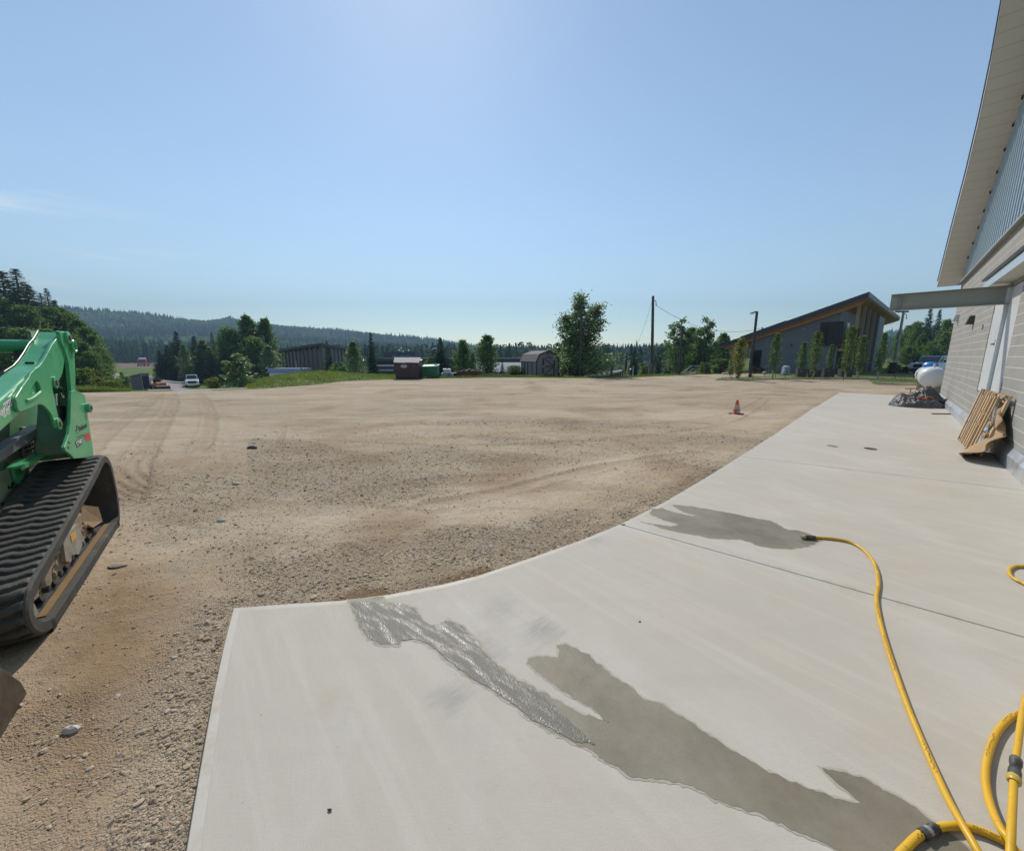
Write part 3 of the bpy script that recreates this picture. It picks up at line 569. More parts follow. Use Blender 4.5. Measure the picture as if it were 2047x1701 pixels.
def spruce(H, R, seed, whorls=30, nb=11, dens=10, z0=.05, ragged_=.25):
    dens = int(dens*1.7)
    rg = np.random.default_rng(seed); tb = MB(); tb.tube([(0, 0, 0), (0, 0, H*.5), (0, 0, H)], [H*.016+.03, H*.009+.015, .01], 7); Vs = []; Ts = []
    for wv in range(whorls):
        q = z0+(1-z0)*(wv+rg.uniform(0, .6))/whorls; L0 = R*(1-q)**.80*(.9 if q > .12 else .75)+.075*R
        for b in range(nb):
            q = min(.985, z0+(1-z0)*(wv+rg.uniform(-.2, 1.2))/whorls); L0 = R*(1-q)**.80*(.9 if q > .12 else .75)+.075*R; L = L0*rg.uniform(1-ragged_*1.6, 1+ragged_*.6); ph = rg.uniform(0, 2*PI); dr = -.30+.55*q+rg.uniform(-.1, .1); d = np.array([math.cos(ph), math.sin(ph), dr]); d /= np.linalg.norm(d); sd = np.array([-math.sin(ph), math.cos(ph), 0]); up = np.cross(d, sd)
            o = np.array([0, 0, H*q]); tn = rg.uniform(.1, .8)
            nd = max(3, int(dens*(L/R)**.5)); u = rg.uniform(.12, 1.0, nd)
            for uu in u:
                side = rg.choice([-1, 1]); wl = max(L*.30, R*.09)*(1.15-uu*.75)*rg.uniform(.7, 1.35); p = o+d*L*uu+np.array([0, 0, -.06*L*uu*uu]); tip = p+sd*side*wl*.85*rg.uniform(.5, 1)+d*wl*.6+np.array([0, 0, rg.uniform(-.8, -.05)*wl]); zz = np.array([0, 0, wl*1.25])
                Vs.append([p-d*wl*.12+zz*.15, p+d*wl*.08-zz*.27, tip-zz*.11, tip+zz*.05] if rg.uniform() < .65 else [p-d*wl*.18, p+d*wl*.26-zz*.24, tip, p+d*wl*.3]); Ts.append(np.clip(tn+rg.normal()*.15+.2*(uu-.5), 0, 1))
            Vs.append([o+d*L*.75-sd*L*.03, o+d*L*.75+sd*L*.03, o+d*L*1.04+sd*.005, o+d*L*1.04-sd*.005]); Ts.append(tn)
    for k in range(8): ph = rg.uniform(0, 6.28); h = H*rg.uniform(.93, 1.0); Vs.append([(0, 0, h-H*.02), (math.cos(ph)*.02*R, math.sin(ph)*.02*R, h), (math.cos(ph)*.10*R, math.sin(ph)*.10*R, h+H*.012), (0, 0, h+H*.012)]); Ts.append(.5)
    V = np.array(Vs, float).reshape(-1, 3); return tb, V, np.arange(len(V)).reshape(-1, 4), np.repeat(np.array(Ts), 4)
PROTO = {}
def plant_proto(key, name, cat, gen, mleaf, mbark, H, Rr_):
    tb, V, Fx, tint = gen; root = thing(name, 'x', cat); tb.build('trunk' if 'shrub' not in name else 'stems', mbark, root, fix=False, smooth=60)
    np_mesh('crown' if 'shrub' not in name else 'foliage', V, Fx, mleaf, root, attrs=dict(tint=tint)); PROTO[key] = [root, float(V[:, 2].max()), float(np.percentile(np.hypot(V[:, 0], V[:, 1]), 96.5)), False]
P_ = [('poplar_a', 'broadleaf_tree', 'tree', crown_tree(10, 3.0, lambda q: (math.sin(PI*min(1, q*.86+.10))**.8), 90, 56, .20, 1, spread=.25), M_LEAF, M_BARK, 10, 3.0),
      ('poplar_b', 'broadleaf_tree', 'tree', crown_tree(10, 2.4, lambda q: (math.sin(PI*min(1, q*.78+.2))**.9), 90, 56, .19, 2, lean=(.03, .02), spread=.26), M_LEAF, M_BARK, 10, 2.4),
      ('round', 'broadleaf_tree', 'tree', crown_tree(10, 4.2, lambda q: max(.15, math.sqrt(max(0, 1-((q-.45)/.56)**2))), 110, 60, .22, 3, spread=.24), M_LEAF, M_BARK, 10, 4.2),
      ('aspen', 'aspen_tree', 'tree', crown_tree(10, 2.2, lambda q: (math.sin(PI*min(1, q*.80+.17))**.8), 80, 50, .18, 4, spread=.30, leaders=1), M_POPLAR, M_PALEBARK, 10, 2.2),
      ('ragged', 'broadleaf_tree', 'tree', crown_tree(10, 3.6, lambda q: (1.12-q)**.7, 78, 50, .19, 5, leaders=3, z0=.06, lift=.45, spread=.24), M_LEAF, M_BARK, 10, 3.6),
      ('sapling', 'sapling', 'tree', crown_tree(3, 1.25, lambda q: (1.05-q)**.7, 60, 34, .085, 41, leaders=3, z0=.05, lift=.3, spread=.26), M_POPLAR, M_PALEBARK, 3, 1.25),
      ('spruce_a', 'spruce_tree', 'tree', spruce(14, 2.6, 11, 52, 13), M_SPRUCE, M_BARK, 10, 2.2), ('spruce_b', 'spruce_tree', 'tree', spruce(14, 2.0, 12, 54, 11, 9), M_SPRUCE, M_BARK, 10, 1.6),
      ('spruce_c', 'spruce_tree', 'tree', spruce(12, 3.0, 13, 40, 13, 11, .03), M_SPRUCE, M_BARK, 10, 2.8),
      ('column', 'columnar_tree', 'tree', crown_tree(3, .42, lambda q: .35+.75*math.sin(PI*min(1, max(0, (1-q)*1.05))), 70, 42, .055, 21, z0=.10, spread=.5, lift=.9), M_YOUNG, M_PALEBARK, 3, .42),
      ('column_b', 'columnar_tree', 'tree', crown_tree(3, .40, lambda q: .30+.8*math.sin(PI*min(1, max(0, (1-q)*1.0)))*(1 if q < .5 else .75), 66, 40, .055, 24, z0=.16, spread=.5, lift=.9), M_LEAF, M_PALEBARK, 3, .4),
      ('column_y', 'columnar_tree', 'tree', crown_tree(3, .44, lambda q: .35+.7*math.sin(PI*min(1, max(0, (1-q)*1.05))), 70, 44, .055, 22, z0=.06, spread=.5, lift=.9), M_YELLOW, M_PALEBARK, 3, .44),
      ('shrub', 'shrub', 'shrub', crown_tree(2, 1.1, lambda q: math.sqrt(max(.05, 1-q*q*.9)), 46, 60, .075, 31, z0=.05, leaders=3, spread=.4), M_WEED, M_BARK, 2, 1.1),
      ('shrub_g', 'shrub', 'shrub', crown_tree(2, 1.0, lambda q: math.sqrt(max(.05, 1-q*q*.9)), 46, 60, .075, 33, z0=.05, leaders=3, spread=.4), M_LEAF, M_BARK, 2, 1.0),
      ('shrub_r', 'shrub', 'shrub', crown_tree(2, 1.0, lambda q: math.sqrt(max(.05, 1-q*q*.9)), 30, 50, .09, 35, z0=.05, leaders=3, spread=.4), M_RED, M_BARK, 2, 1.0)]
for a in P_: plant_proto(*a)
def plant(key, px, top, Yd, wpx, label, group=None, base_z=None, rot=None, name=None):
    """stand a plant at forward distance Yd below picture column px; its top reaches row top, its crown is wpx wide"""
    pr = PROTO[key]; x, y = float(P(px, top*.75+HZ*.25, Yd)[0]), Yd; z = tz(x, y) if base_z is None else base_z
    if base_z is None and r_edge(math.atan2(x, y)) > math.hypot(x, y): z = ZL
    tp = P(px, top, Yd)[2]; H = max(.3, tp-z); sc = H/pr[1]; wr = wpx*.5*Yd/F/math.sqrt(1+((px-CX)/782)**2*.5)
    o = pr[0] if not pr[3] else copy_tree(pr[0]); pr[3] = True
    o.matrix_world = Matrix.Translation((x, y, z-.03)) @ Matrix.Rotation(random.uniform(0, 6.28) if rot is None else rot, 4, 'Z') @ Matrix.Diagonal((wr/pr[2], wr/pr[2], sc, 1)); o['label'] = label
    if name: o.name = name
    if group: o['group'] = group
    elif 'group' in o: del o['group']
    return o
# --- wooded bank at the left
for px, top, Yd, wd, k, lab in ((10, 541, 62, 150, 'spruce_a', 'dark spruce at the far left edge, its top cut into by the picture border'), (38, 537, 56, 128, 'spruce_b', 'tallest narrow dark spruce rising above the left bank'), (58, 566, 58, 112, 'spruce_a', 'dark spruce leaning its crown against the right of the tallest one'),
        (86, 586, 74, 60, 'spruce_b', 'small dark spruce tip, left one of the pair above the leafy bank'), (98, 576, 74, 60, 'spruce_b', 'thin bare-topped spruce, right one of the pair above the leafy bank'), (114, 599, 76, 60, 'spruce_a', 'short dark spruce tip just right of the spruce pair')):
    plant(k, px, top, Yd, wd, lab)
GL = 'broadleaf trees packed on the left bank'; LL = 'bushy green broadleaf tree packed among others on the wooded left bank'
for i, (px, top, Yd, wd) in enumerate(((-8,585,56,80),(20,607,55,74),(48,606,54,72),(76,612,56,70),(100,610,58,66),(122,612,60,62),(140,622,60,60),(155,634,58,56),(172,650,56,54),(186,668,53,48),(196,690,50,44),(8,650,44,84),(50,652,44,80),(92,655,44,78),(128,662,45,72),(158,680,45,62),(180,700,44,52),(22,690,36,80),(75,695,36,80))):
    plant(('round', 'poplar_a', 'round', 'aspen')[i % 4] if i % 4 != 3 else 'poplar_b', px, top, Yd, wd, LL, GL)
for i, (px, top, Yd, wd) in enumerate(((-60,600,50,110),(-130,570,50,130),(-230,560,48,150),(-340,560,44,170),(-470,540,40,190),(-90,660,40,110),(-200,650,38,140),(-330,640,34,170))): plant(('round', 'poplar_a')[i % 2], px, top, Yd, wd, LL, GL)
plant('round', 202, 704, 46, 42, 'broadleaf tree at the right end of the wooded left bank, beside the field')
GW = 'weedy shrubs at the foot of the left bank'
for px, top, Yd, wd, k, lab in ((150, 735, 25.5, 62, 'shrub_g', 'leafy green shrub partly hidden by the green loader'), (172, 732, 26, 52, 'shrub', 'tall yellow green weedy shrub beside the rear of the green loader'), (196, 752, 24.5, 60, 'shrub', 'low yellow green shrub at the gravel edge, foot of the left bank'),
        (218, 742, 25.5, 44, 'shrub_g', 'green shrub between the yellow green weeds and the grey hut'), (228, 758, 25, 34, 'shrub', 'loose yellow green shrub just left of the grey hut'), (250, 772, 23.5, 18, 'shrub', 'small weedy shrub at the left foot of the grey hut'), (243, 742, 40, 26, 'shrub_g', 'thin green shrub behind the roof of the grey hut')):
    plant(k, px, top, Yd, wd, lab, None)
# --- clump behind the white pickup
for px, top, Yd, wd, k, lab in ((334, 690, 74, 50, 'spruce_c', 'broad low-branched spruce at the left end of the dark clump behind the pickup'), (352, 662, 78, 48, 'spruce_a', 'dark spruce with the higher top in the left of the clump behind the pickup'), (366, 686, 70, 30, 'aspen', 'pale leafy aspen standing in the dark spruces behind the pickup'),
        (388, 672, 80, 48, 'spruce_c', 'dark spruce right behind the white pickup'), (408, 676, 76, 40, 'poplar_b', 'rounded dark leafy tree between two spruces behind the pickup'), (424, 664, 80, 34, 'spruce_b', 'narrow spruce, left one of two thin tops right of the pickup'), (437, 666, 78, 36, 'spruce_b', 'narrow spruce, right one of two thin tops right of the pickup'),
        (456, 650, 74, 58, 'round', 'dark round-headed tree left of the twin tall poplars'), (494, 624, 76, 62, 'poplar_b', 'tall silvery poplar, left one of the twin poplars'), (524, 631, 78, 58, 'poplar_b', 'tall silvery poplar, right one of the twin poplars'), (470, 690, 72, 50, 'poplar_a', 'dark leafy tree low behind the roadside sapling'), (318, 700, 72, 36, 'spruce_a', 'low dark spruce at the outer left of the clump behind the pickup'), (344, 684, 82, 40, 'spruce_a', 'dark spruce in the second row at the left of the clump behind the pickup'), (398, 690, 70, 44, 'spruce_c', 'broad low spruce just right of the pickup roof'), (418, 694, 68, 40, 'spruce_a', 'short dark spruce below the twin thin tops'), (446, 692, 70, 44, 'spruce_a', 'short dark spruce below the round-headed tree'), (376, 700, 84, 40, 'spruce_c', 'short dark spruce hidden behind the pickup cab'), (508, 670, 72, 60, 'round', 'dark leafy tree filling the foot of the twin poplars'), (536, 690, 70, 44, 'aspen', 'pale leafy tree beside the left end of the brown hall')):
    plant(k, px, top, Yd, wd, lab)
plant('sapling', 474, 704, 23.2, 66, 'young leafy sapling bush at the edge of the gravel'); plant('shrub', 424, 752, 22.2, 36, 'small bright green bush at the gravel edge, left of the sapling'); plant('shrub', 498, 758, 24, 30, 'low pale green shoots between the sapling and the grass mound')
# --- around the brown hall
for px, top, Yd, wd, k, lab in ((656, 692, 44, 34, 'spruce_c', 'small dark spruce in front of the near corner of the brown hall'), (705, 680, 46, 46, 'aspen', 'pale leafy tree in front of the brown hall, left of a slim spruce'), (716, 690, 50, 26, 'spruce_a', 'dark spruce tucked behind the pale leafy tree at the brown hall'), (741, 663, 48, 30, 'spruce_a', 'slim tall spruce right of the brown hall'),
        (668, 724, 38, 30, 'shrub_g', 'green bush at the foot of the small spruce by the brown hall'), (684, 722, 39, 24, 'shrub_g', 'green bush left of the pale leafy tree by the brown hall'),
        (880, 674, 42, 42, 'spruce_c', 'dark spruce behind the green bin'), (863, 712, 44, 40, 'poplar_a', 'low green tree left of the dark spruce behind the green bin'), (925, 677, 46, 40, 'poplar_a', 'broadleaf tree above the rusty scrap bin'), (944, 704, 44, 22, 'aspen', 'small pale tree between the two broadleaf trees by the scrap bin'), (973, 667, 46, 48, 'poplar_a', 'taller broadleaf tree right of the scrap bin'),
        (1004, 718, 52, 18, 'spruce_b', 'tiny spruce in front of the pale blue roof'), (1028, 729, 37, 42, 'round', 'rounded green bush left of the gambrel shed'), (1118, 690, 42, 46, 'poplar_a', 'light green tree showing left of the big poplar')):
    plant(k, px, top, Yd, wd, lab)
big = crown_tree(8.5, 4.3, lambda q: .05+1.25*(1.0-q)**1.1*(.85+.3*math.sin(q*11)), 190, 84, .115, 77, z0=.05, leaders=3, lift=.20, spread=.15, qp=1.1, loff=.36)
plant_proto('big', 'poplar_tree', 'tree', big, M_POPLAR, M_BARK, 8.5, 3.1)
plant('big', 1160, 577, 36.5, 132, 'big ragged poplar with several leaders behind the gambrel shed', rot=-2.4)
for px, top, Yd, wd, k, lab in ((1268, 699, 60, 26, 'spruce_c', 'dark spruce left of the tall utility pole'), (1318, 700, 56, 22, 'spruce_b', 'dark spruce right behind the tall utility pole'), (1288, 724, 52, 24, 'shrub_g', 'green bush at the foot of the tall utility pole'), (1338, 722, 60, 26, 'spruce_c', 'low dark spruce right of the utility pole bush'),
        (1362, 633, 50, 62, 'ragged', 'open-topped tree behind the slim dark lamp post'), (1382, 652, 54, 50, 'poplar_a', 'dark leafy tree between two open-topped trees'), (1414, 630, 52, 62, 'ragged', 'open-topped tree just left of the big grey hall'), (1446, 664, 56, 40, 'poplar_a', 'leafy tree showing behind the low eave of the grey hall'), (1440, 716, 47, 46, 'round', 'bushy green tree under the low eave of the grey hall')):
    plant(k, px, top, Yd, wd, lab)
GC = 'young columnar trees planted along the island bed'
for px, top, Yd, wd, k, lab in ((1482, 674, 28.3, 30, 'column_y', 'yellowing columnar tree at the left end of the island bed'), (1554, 664, 29.6, 24, 'column_b', 'green columnar tree standing alone before the grey hall wall'), (1608, 682, 32.5, 21, 'column_b', 'columnar tree growing out of the leftmost planter'), (1635, 659, 29.6, 25, 'column', 'columnar tree left of the dark window bay'), (1663, 687, 33.5, 14, 'column_b', 'thin columnar tree in front of the dark doorway'),
        (1704, 648, 29.4, 28, 'column', 'tall bright columnar tree before the first wooden post'), (1726, 669, 29.8, 24, 'column_b', 'columnar tree right of the first wooden post'), (1768, 663, 28.6, 23, 'column_b', 'columnar tree on a pale stem at the right end of the lawn'), (1463, 716, 31, 12, 'column_b', 'thin dark young tree under the low eave')):
    plant(k, px, top, Yd, wd, lab, GC)
for px, top, Yd, wd, k, lab in ((1404, 722, 38.2, 12, 'shrub', 'yellow green upright bush by the steel handrail'), (1414, 732, 38.6, 18, 'shrub_r', 'dark red bush right of the steel handrail'), (1432, 728, 39, 20, 'shrub_g', 'green bush under the wooden eave post'), (1444, 732, 38.6, 14, 'shrub_r', 'small dark red bush beside the wooden eave post'), (1510, 730, 39.5, 16, 'shrub_r', 'dark bush by the hall door, left one'), (1524, 732, 39.5, 14, 'shrub_r', 'dark bush by the hall door, right one'), (1790, 724, 44, 30, 'shrub_g', 'dark low bush at the foot of the leaning pole')):
    plant(k, px, top, Yd, wd, lab)
# --- trees beyond the right of the hall
for px, top, Yd, wd, k, lab in ((1800, 660, 88, 30, 'poplar_b', 'dark leafy tree just right of the leaning pole'), (1818, 648, 84, 40, 'poplar_a', 'leafy tree between the leaning pole and the tall forked tree'), (1834, 640, 80, 36, 'round', 'leafy tree left of the tall forked tree'), (1857, 616, 76, 40, 'spruce_a', 'tall dark spruce, left one of the pair by the block wall'), (1876, 618, 76, 34, 'spruce_a', 'tall dark spruce, right one of the pair by the block wall'), (1893, 636, 70, 40, 'poplar_a', 'dark tree against the corner of the block wall'), (1848, 664, 66, 36, 'poplar_b', 'low leafy tree in front of the tall spruce pair'), (1890, 662, 52, 40, 'aspen', 'bright green leafy tree beside the block wall corner'), (1915, 640, 60, 50, 'poplar_a', 'tree mostly hidden behind the block wall corner'), (1868, 680, 62, 40, 'round', 'low dark leafy tree behind the propane tanks'), (1818, 690, 68, 40, 'round', 'low dark leafy tree behind the timber stack')):
    plant(k, px, top, Yd, wd, lab)

# ================================================================== far wooded hills: one mass
t = NT('far_forest'); a = t.attr('tint'); c = t.ramp(a, [(0, (.014, .040, .026)), (.45, (.034, .076, .038)), (.55, (.055, .115, .043)), (1, (.12, .195, .065))]); t.set(color=c, rough=.9, spec=.1); M_FAR = t.m
rg = np.random.default_rng(3); N = 42000
pxs = rg.uniform(-420, 2300, N); a_ = np.arctan((pxs-CX)/782); u = rg.uniform(0, 1, N); r_ = np.where(u < .25, rg.uniform(415, 560, N), np.where(u < .8, rg.uniform(540, 1000, N), rg.uniform(940, 1005, N)))
x_, y_ = r_*np.sin(a_), r_*np.cos(a_); z_ = terr(x_, y_); kind = fbm(x_*.012, y_*.012, 77, 3)+rg.normal(size=N)*.10
con = kind > .53; h = np.where(con, rg.uniform(10, 19, N), rg.uniform(8, 14, N))*np.where(rg.uniform(0, 1, N) < .02, 1.15, 1); rad = np.where(con, h*.15, h*.30)*rg.uniform(.8, 1.2, N)
Vs, Fs, Ts = [], [], []; off = 0
for isc in (True, False):
    sel = np.where(con == isc)[0]; n = len(sel)
    if isc: prof = [(0.02, .0), (.9, .14), (.42, .3), (.8, .32), (.30, .58), (.5, .6), (.04, 1.0)]
    else: prof = [(.1, .0), (.72, .22), (1.0, .45), (.86, .72), (.45, .92), (.05, 1.0)]
    K = 6; m = len(prof); pr = np.array([p[0] for p in prof]); ph_ = np.array([p[1] for p in prof])
    th = rg.uniform(0, 6.28, (n, 1, 1))+np.arange(K)[None, None]*2*PI/K
    jit = 1+rg.uniform(-.3, .3, (n, m, K)); R_ = rad[sel][:, None, None]*pr[None, :, None]*jit; Zz = z_[sel][:, None, None]-.5+h[sel][:, None, None]*(ph_[None, :, None]+rg.uniform(-.05, .05, (n, m, K))*(pr[None, :, None] > .1))
    Vv = np.stack([x_[sel][:, None, None]+R_*np.cos(th), y_[sel][:, None, None]+R_*np.sin(th), Zz+0*th], 3).reshape(-1, 3)
    i = (np.arange(m-1)[:, None]*K+np.arange(K)[None]).ravel(); j = (np.arange(m-1)[:, None]*K+(np.arange(K)[None]+1) % K).ravel(); q = np.stack([i, j, j+K, i+K], 1)
    Fs.append((q[None]+(np.arange(n)*m*K)[:, None, None]).reshape(-1, 4)+off); Vs.append(Vv); off += len(Vv)
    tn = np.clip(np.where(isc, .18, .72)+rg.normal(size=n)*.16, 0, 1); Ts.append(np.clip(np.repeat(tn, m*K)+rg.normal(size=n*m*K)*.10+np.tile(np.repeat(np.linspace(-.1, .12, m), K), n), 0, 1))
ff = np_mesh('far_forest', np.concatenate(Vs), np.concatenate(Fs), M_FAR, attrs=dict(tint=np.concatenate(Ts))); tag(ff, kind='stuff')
# leafy belt at the foot of the hills and the wood beyond the low buildings: one mass of leaf clumps
N = 520; pxs = np.concatenate([rg.uniform(150, 420, 170), rg.uniform(620, 1130, 200), rg.uniform(1110, 1480, 150)]); r_ = np.concatenate([rg.uniform(330, 415, 170), rg.uniform(190, 300, 200), rg.uniform(120, 260, 150)]); a_ = np.arctan((pxs-CX)/782)
x_, y_ = r_*np.sin(a_), r_*np.cos(a_); z_ = terr(x_, y_); h = np.concatenate([rg.uniform(8, 13, 170), rg.uniform(7, 12, 200), rg.uniform(4, 8.5, 150)]); Cc, Tt, Ss = [], [], []
for x, y, z, hh in zip(x_, y_, z_, h):
    cn = rg.uniform(0, 1) < .4; n = 170; q = rg.uniform(0, 1, n)**.8; rad = hh*(.17*(1.02-q) if cn else .27*np.sqrt(np.clip(1-((q-.5)/.52)**2, .02, 1))); ph = rg.uniform(0, 6.28, n); rr_ = rad*np.sqrt(rg.uniform(.25, 1, n))
    Cc.append(np.stack([x+rr_*np.cos(ph), y+rr_*np.sin(ph), z+hh*q], 1)); Tt.append(np.clip((.22 if cn else .62)+rg.normal(size=n)*.15+rg.normal()*.1, 0, 1)); Ss.append(np.full(n, hh*.05)*rg.uniform(.7, 1.4, n))
V, Fx = leaf_quads(np.concatenate(Cc), np.concatenate(Ss), rg); wb = np_mesh('far_wood', V, Fx, M_FAR, attrs=dict(tint=np.repeat(np.concatenate(Tt), 4))); tag(wb, kind='stuff')

# ================================================================== grass
def blades(x, y, z, h, rng, wid=.35):
    n = len(x); th = rng.uniform(0, 6.28, n); lean = rng.normal(size=(n, 2))*.35; w_ = h*wid*rng.uniform(.2, .5, n); dx, dy = np.cos(th)*w_*.5, np.sin(th)*w_*.5
    V = np.stack([np.stack([x-dx, y-dy, z-.02], 1), np.stack([x+dx, y+dy, z-.02], 1), np.stack([x+lean[:, 0]*h, y+lean[:, 1]*h, z+h*rng.uniform(.6, 1.1, n)], 1)], 1); return V.reshape(-1, 3), np.arange(n*3).reshape(n, 3)
# grass mound behind the left of the lot
def mound_h(px, d): 
    top = np.interp(px, [488, 520, 560, 600, 640, 680, 720, 760, 800], [.0, .26, .46, .55, .62, .45, .24, .12, .0]); return top*np.sin(np.clip(d/7.0, 0, 1)*PI)**.8
av = np.linspace(ang(484), ang(802), 90); dv = np.linspace(-.2, 7.2, 26); A, D = np.meshgrid(av, dv, indexing='ij'); PXm = np.tan(A)*782+CX; R = r_edge(A)+D; X = R*np.sin(A); Y = R*np.cos(A)
Zm = ZL+.012+mound_h(PXm, D)*(1+.25*(fbm(X*.7, Y*.7, 5, 4)-.5))-np.where(D > 6.8, 1.5, 0)-np.where(D < 0, .06, 0); n, m = A.shape; i = (np.arange(n-1)[:, None]*m+np.arange(m-1)[None]).ravel()
t = NT('mound_soil'); v = t.pos(); t.set(color=t.mix(t.ramp(t.noise(v, 2.2, 6, .65), [(.40, 0), (.62, 1)]), (.07, .14, .022), (.19, .21, .055)), rough=.95); mo = np_mesh('grass_mound', np.stack([X.ravel(), Y.ravel(), Zm.ravel()], 1), np.stack([i, i+1, i+m+1, i+m], 1)[:, ::-1], t.m, smooth=True); tag(mo, kind='structure')
rg = np.random.default_rng(8); n = 26000; a_ = rg.uniform(ang(486), ang(800), n); d_ = rg.uniform(0, 6, n)**1.0; pxm = np.tan(a_)*782+CX; r_ = r_edge(a_)+d_; x_, y_ = r_*np.sin(a_), r_*np.cos(a_); z_ = ZL+mound_h(pxm, d_)
V1, F1 = blades(x_, y_, z_, rg.uniform(.05, .20, n)*(.5+1.0*fbm(x_*1.2, y_*1.2, 61, 3)), rg, .5); T1_ = np.repeat(np.clip(fbm(x_*.9, y_*.9, 12, 3)*1.1+rg.normal(size=n)*.15, 0, 1), 3)
# strip along the far edge of the lot and weeds at the left edge
n = 30000; pxs = np.concatenate([rg.uniform(790, 1460, 20000), rg.uniform(60, 250, 10000)]); a_ = np.arctan((pxs-CX)/782); d_ = np.concatenate([rg.uniform(0, 1, 20000)**1.5*2.6+.02, rg.uniform(0, 1, 10000)**1.2*4]); r_ = r_edge(a_)+d_; x_, y_ = r_*np.sin(a_), r_*np.cos(a_); z_ = terr(x_, y_)
hh = np.concatenate([rg.uniform(.06, .22, 20000), rg.uniform(.06, .34, 10000)*(1.15-np.clip((pxs[20000:]-120)/150, 0, 1)*.8)])*(.4+1.1*fbm(x_*.8, y_*.8, 33, 3)); V2, F2 = blades(x_, y_, z_, hh, rg, .4); T2_ = np.repeat(np.clip(fbm(x_*.5, y_*.5, 14, 3)+rg.normal(size=n)*.18, 0, 1), 3)
gr = np_mesh('grass', np.concatenate([V1, V2]), np.concatenate([F1, F2+len(V1)]), M_GRASS, attrs=dict(tint=np.concatenate([T1_, T2_]))); tag(gr, kind='stuff')
# lawn island in front of the grey hall
ISL = [(1430,759.6),(1442,757),(1470,756),(1500,753.5),(1540,751),(1590,749.5),(1640,749),(1700,748.5),(1760,748.5),(1836,749.5),(1860,752),(1872,769),(1836,771),(1790,770),(1752,769),(1742,764),(1737,758.5),(1650,758.5),(1562,758.8),(1500,760.8),(1450,760.5)]
IP = [G(x, y, ZL)[:2] for x, y in ISL]; IR = ragged(IP, .18, 5, .35)
t = NT('lawn'); v = t.pos(); c = t.mix(t.ramp(t.noise(v, .5, 7, .65), [(.38, 0), (.6, 1)]), (.085, .12, .03), (.19, .165, .075)); c = t.mix(t.ramp(t.noise(v, 1.4, 6, .6), [(.56, 0), (.66, 1)]), c, (.26, .19, .13)); t.set(color=c, rough=.95, normal=t.bump(t.noise(v, 30, 3), .5, .03)); M_LAWN = t.m
mbl = MB(); mbl.add([(p[0], p[1], ZL+.055) for p in IR], [tuple(q) for q in tessellate_polygon([[Vector((p[0], p[1], 0)) for p in IR]])]); m = len(IR); mbl.v += [(p[0], p[1], ZL-.08) for p in IR]
for i in range(m): mbl.f.append([i, (i+1) % m, m+(i+1) % m, m+i]); mbl.mi.append(0)
tag(mbl.build('lawn_island', M_LAWN), kind='structure')
n = 42000; bx = [p[0] for p in IP]; by = [p[1] for p in IP]; x_ = rg.uniform(min(bx), max(bx), n*2); y_ = rg.uniform(min(by), max(by), n*2); ok = inpoly(x_, y_, [tuple(p) for p in IP]) & (fbm(x_*.6, y_*.6, 41, 4) > .43); x_, y_ = x_[ok], y_[ok]
V, Fx = blades(x_, y_, np.full(len(x_), ZL+.05), rg.uniform(.03, .12, len(x_))*(.6+.9*fbm(x_*.5, y_*.5, 50, 3)), rg, .4); o = np_mesh('lawn_grass', V, Fx, M_GRASS, attrs=dict(tint=np.repeat(np.clip(fbm(x_*.4, y_*.4, 51, 3)+rg.normal(size=len(x_))*.2, 0, 1), 3))); tag(o, kind='stuff')
# ================================================================== BLOCK BUILDING at the right (local x along the wall away from us, y outwards, z up)
MW = frame(W0, WD, WN); 
bb = thing('block_building', 'pale grey concrete block building with beige soffit along the right edge', 'building', MW)
t = NT('concrete_block'); tc = t.n('TexCoord'); sp = t.n('SeparateXYZ'); t.l(tc.outputs['Object'], sp.inputs[0]); zz_ = t.math('DIVIDE', t.math('SUBTRACT', sp.outputs[2], .03-.18), .18)
fr = t.math('FRACT', zz_); row = t.math('FLOOR', zz_); jl = t.math('LESS_THAN', t.math('ABSOLUTE', t.math('SUBTRACT', fr, .5)), .462)      # 1 inside a block, 0 in the bed joint
xx_ = t.math('ADD', t.math('DIVIDE', sp.outputs[0], .36), t.math('MULTIPLY', row, .5)); fx = t.math('FRACT', xx_); jv = t.math('LESS_THAN', t.math('ABSOLUTE', t.math('SUBTRACT', fx, .5)), .488)
wn = t.n('TexWhiteNoise', noise_dimensions='2D'); cb = t.n('CombineXYZ'); t.l(t.math('FLOOR', xx_), cb.inputs[0]); t.l(row, cb.inputs[1]); t.l(cb.outputs[0], wn.inputs[0])
v = t.coord(); c = t.mix(wn.outputs[0], (.325, .32, .305), (.395, .388, .37)); c = t.mix(t.math('MULTIPLY', t.noise(v, 11, 7, .75), 1.0), c, (.265, .25, .225)); c = t.mix(t.math('MULTIPLY', t.ramp(t.noise(t.coord(scale=(3.2, 1, .7)), 1.2, 6), [(.5, 0), (.7, 1)]), .35), c, (.30, .28, .245)); c = t.mix(t.math('MULTIPLY', t.math('SUBTRACT', 1.0, jv), .35), c, (.40, .39, .37)); c = t.mix(t.math('MULTIPLY', t.math('SUBTRACT', 1.0, jl), .9), c, (.54, .525, .495))  # bed joints painted paler, standing for sun on the joint tops
hb = t.math('ADD', t.math('MULTIPLY', t.math('MINIMUM', jl, jv), .6), t.math('MULTIPLY', t.noise(v, 45, 4), .55)); t.set(color=c, rough=.92, spec=.2, normal=t.bump(hb, .55, .012)); M_BLOCK = t.m
M_WHITE = simple('white_paint', (.58, .59, .60), .42, .03, 2, dirt=(.45, .42, .38), dirt_amt=.1)
M_FLASH = simple('pale_steel_flashing', (.50, .53, .56), .38, .08, 1.5, metal=.45, dirt=(.35, .30, .25), dirt_amt=.25)
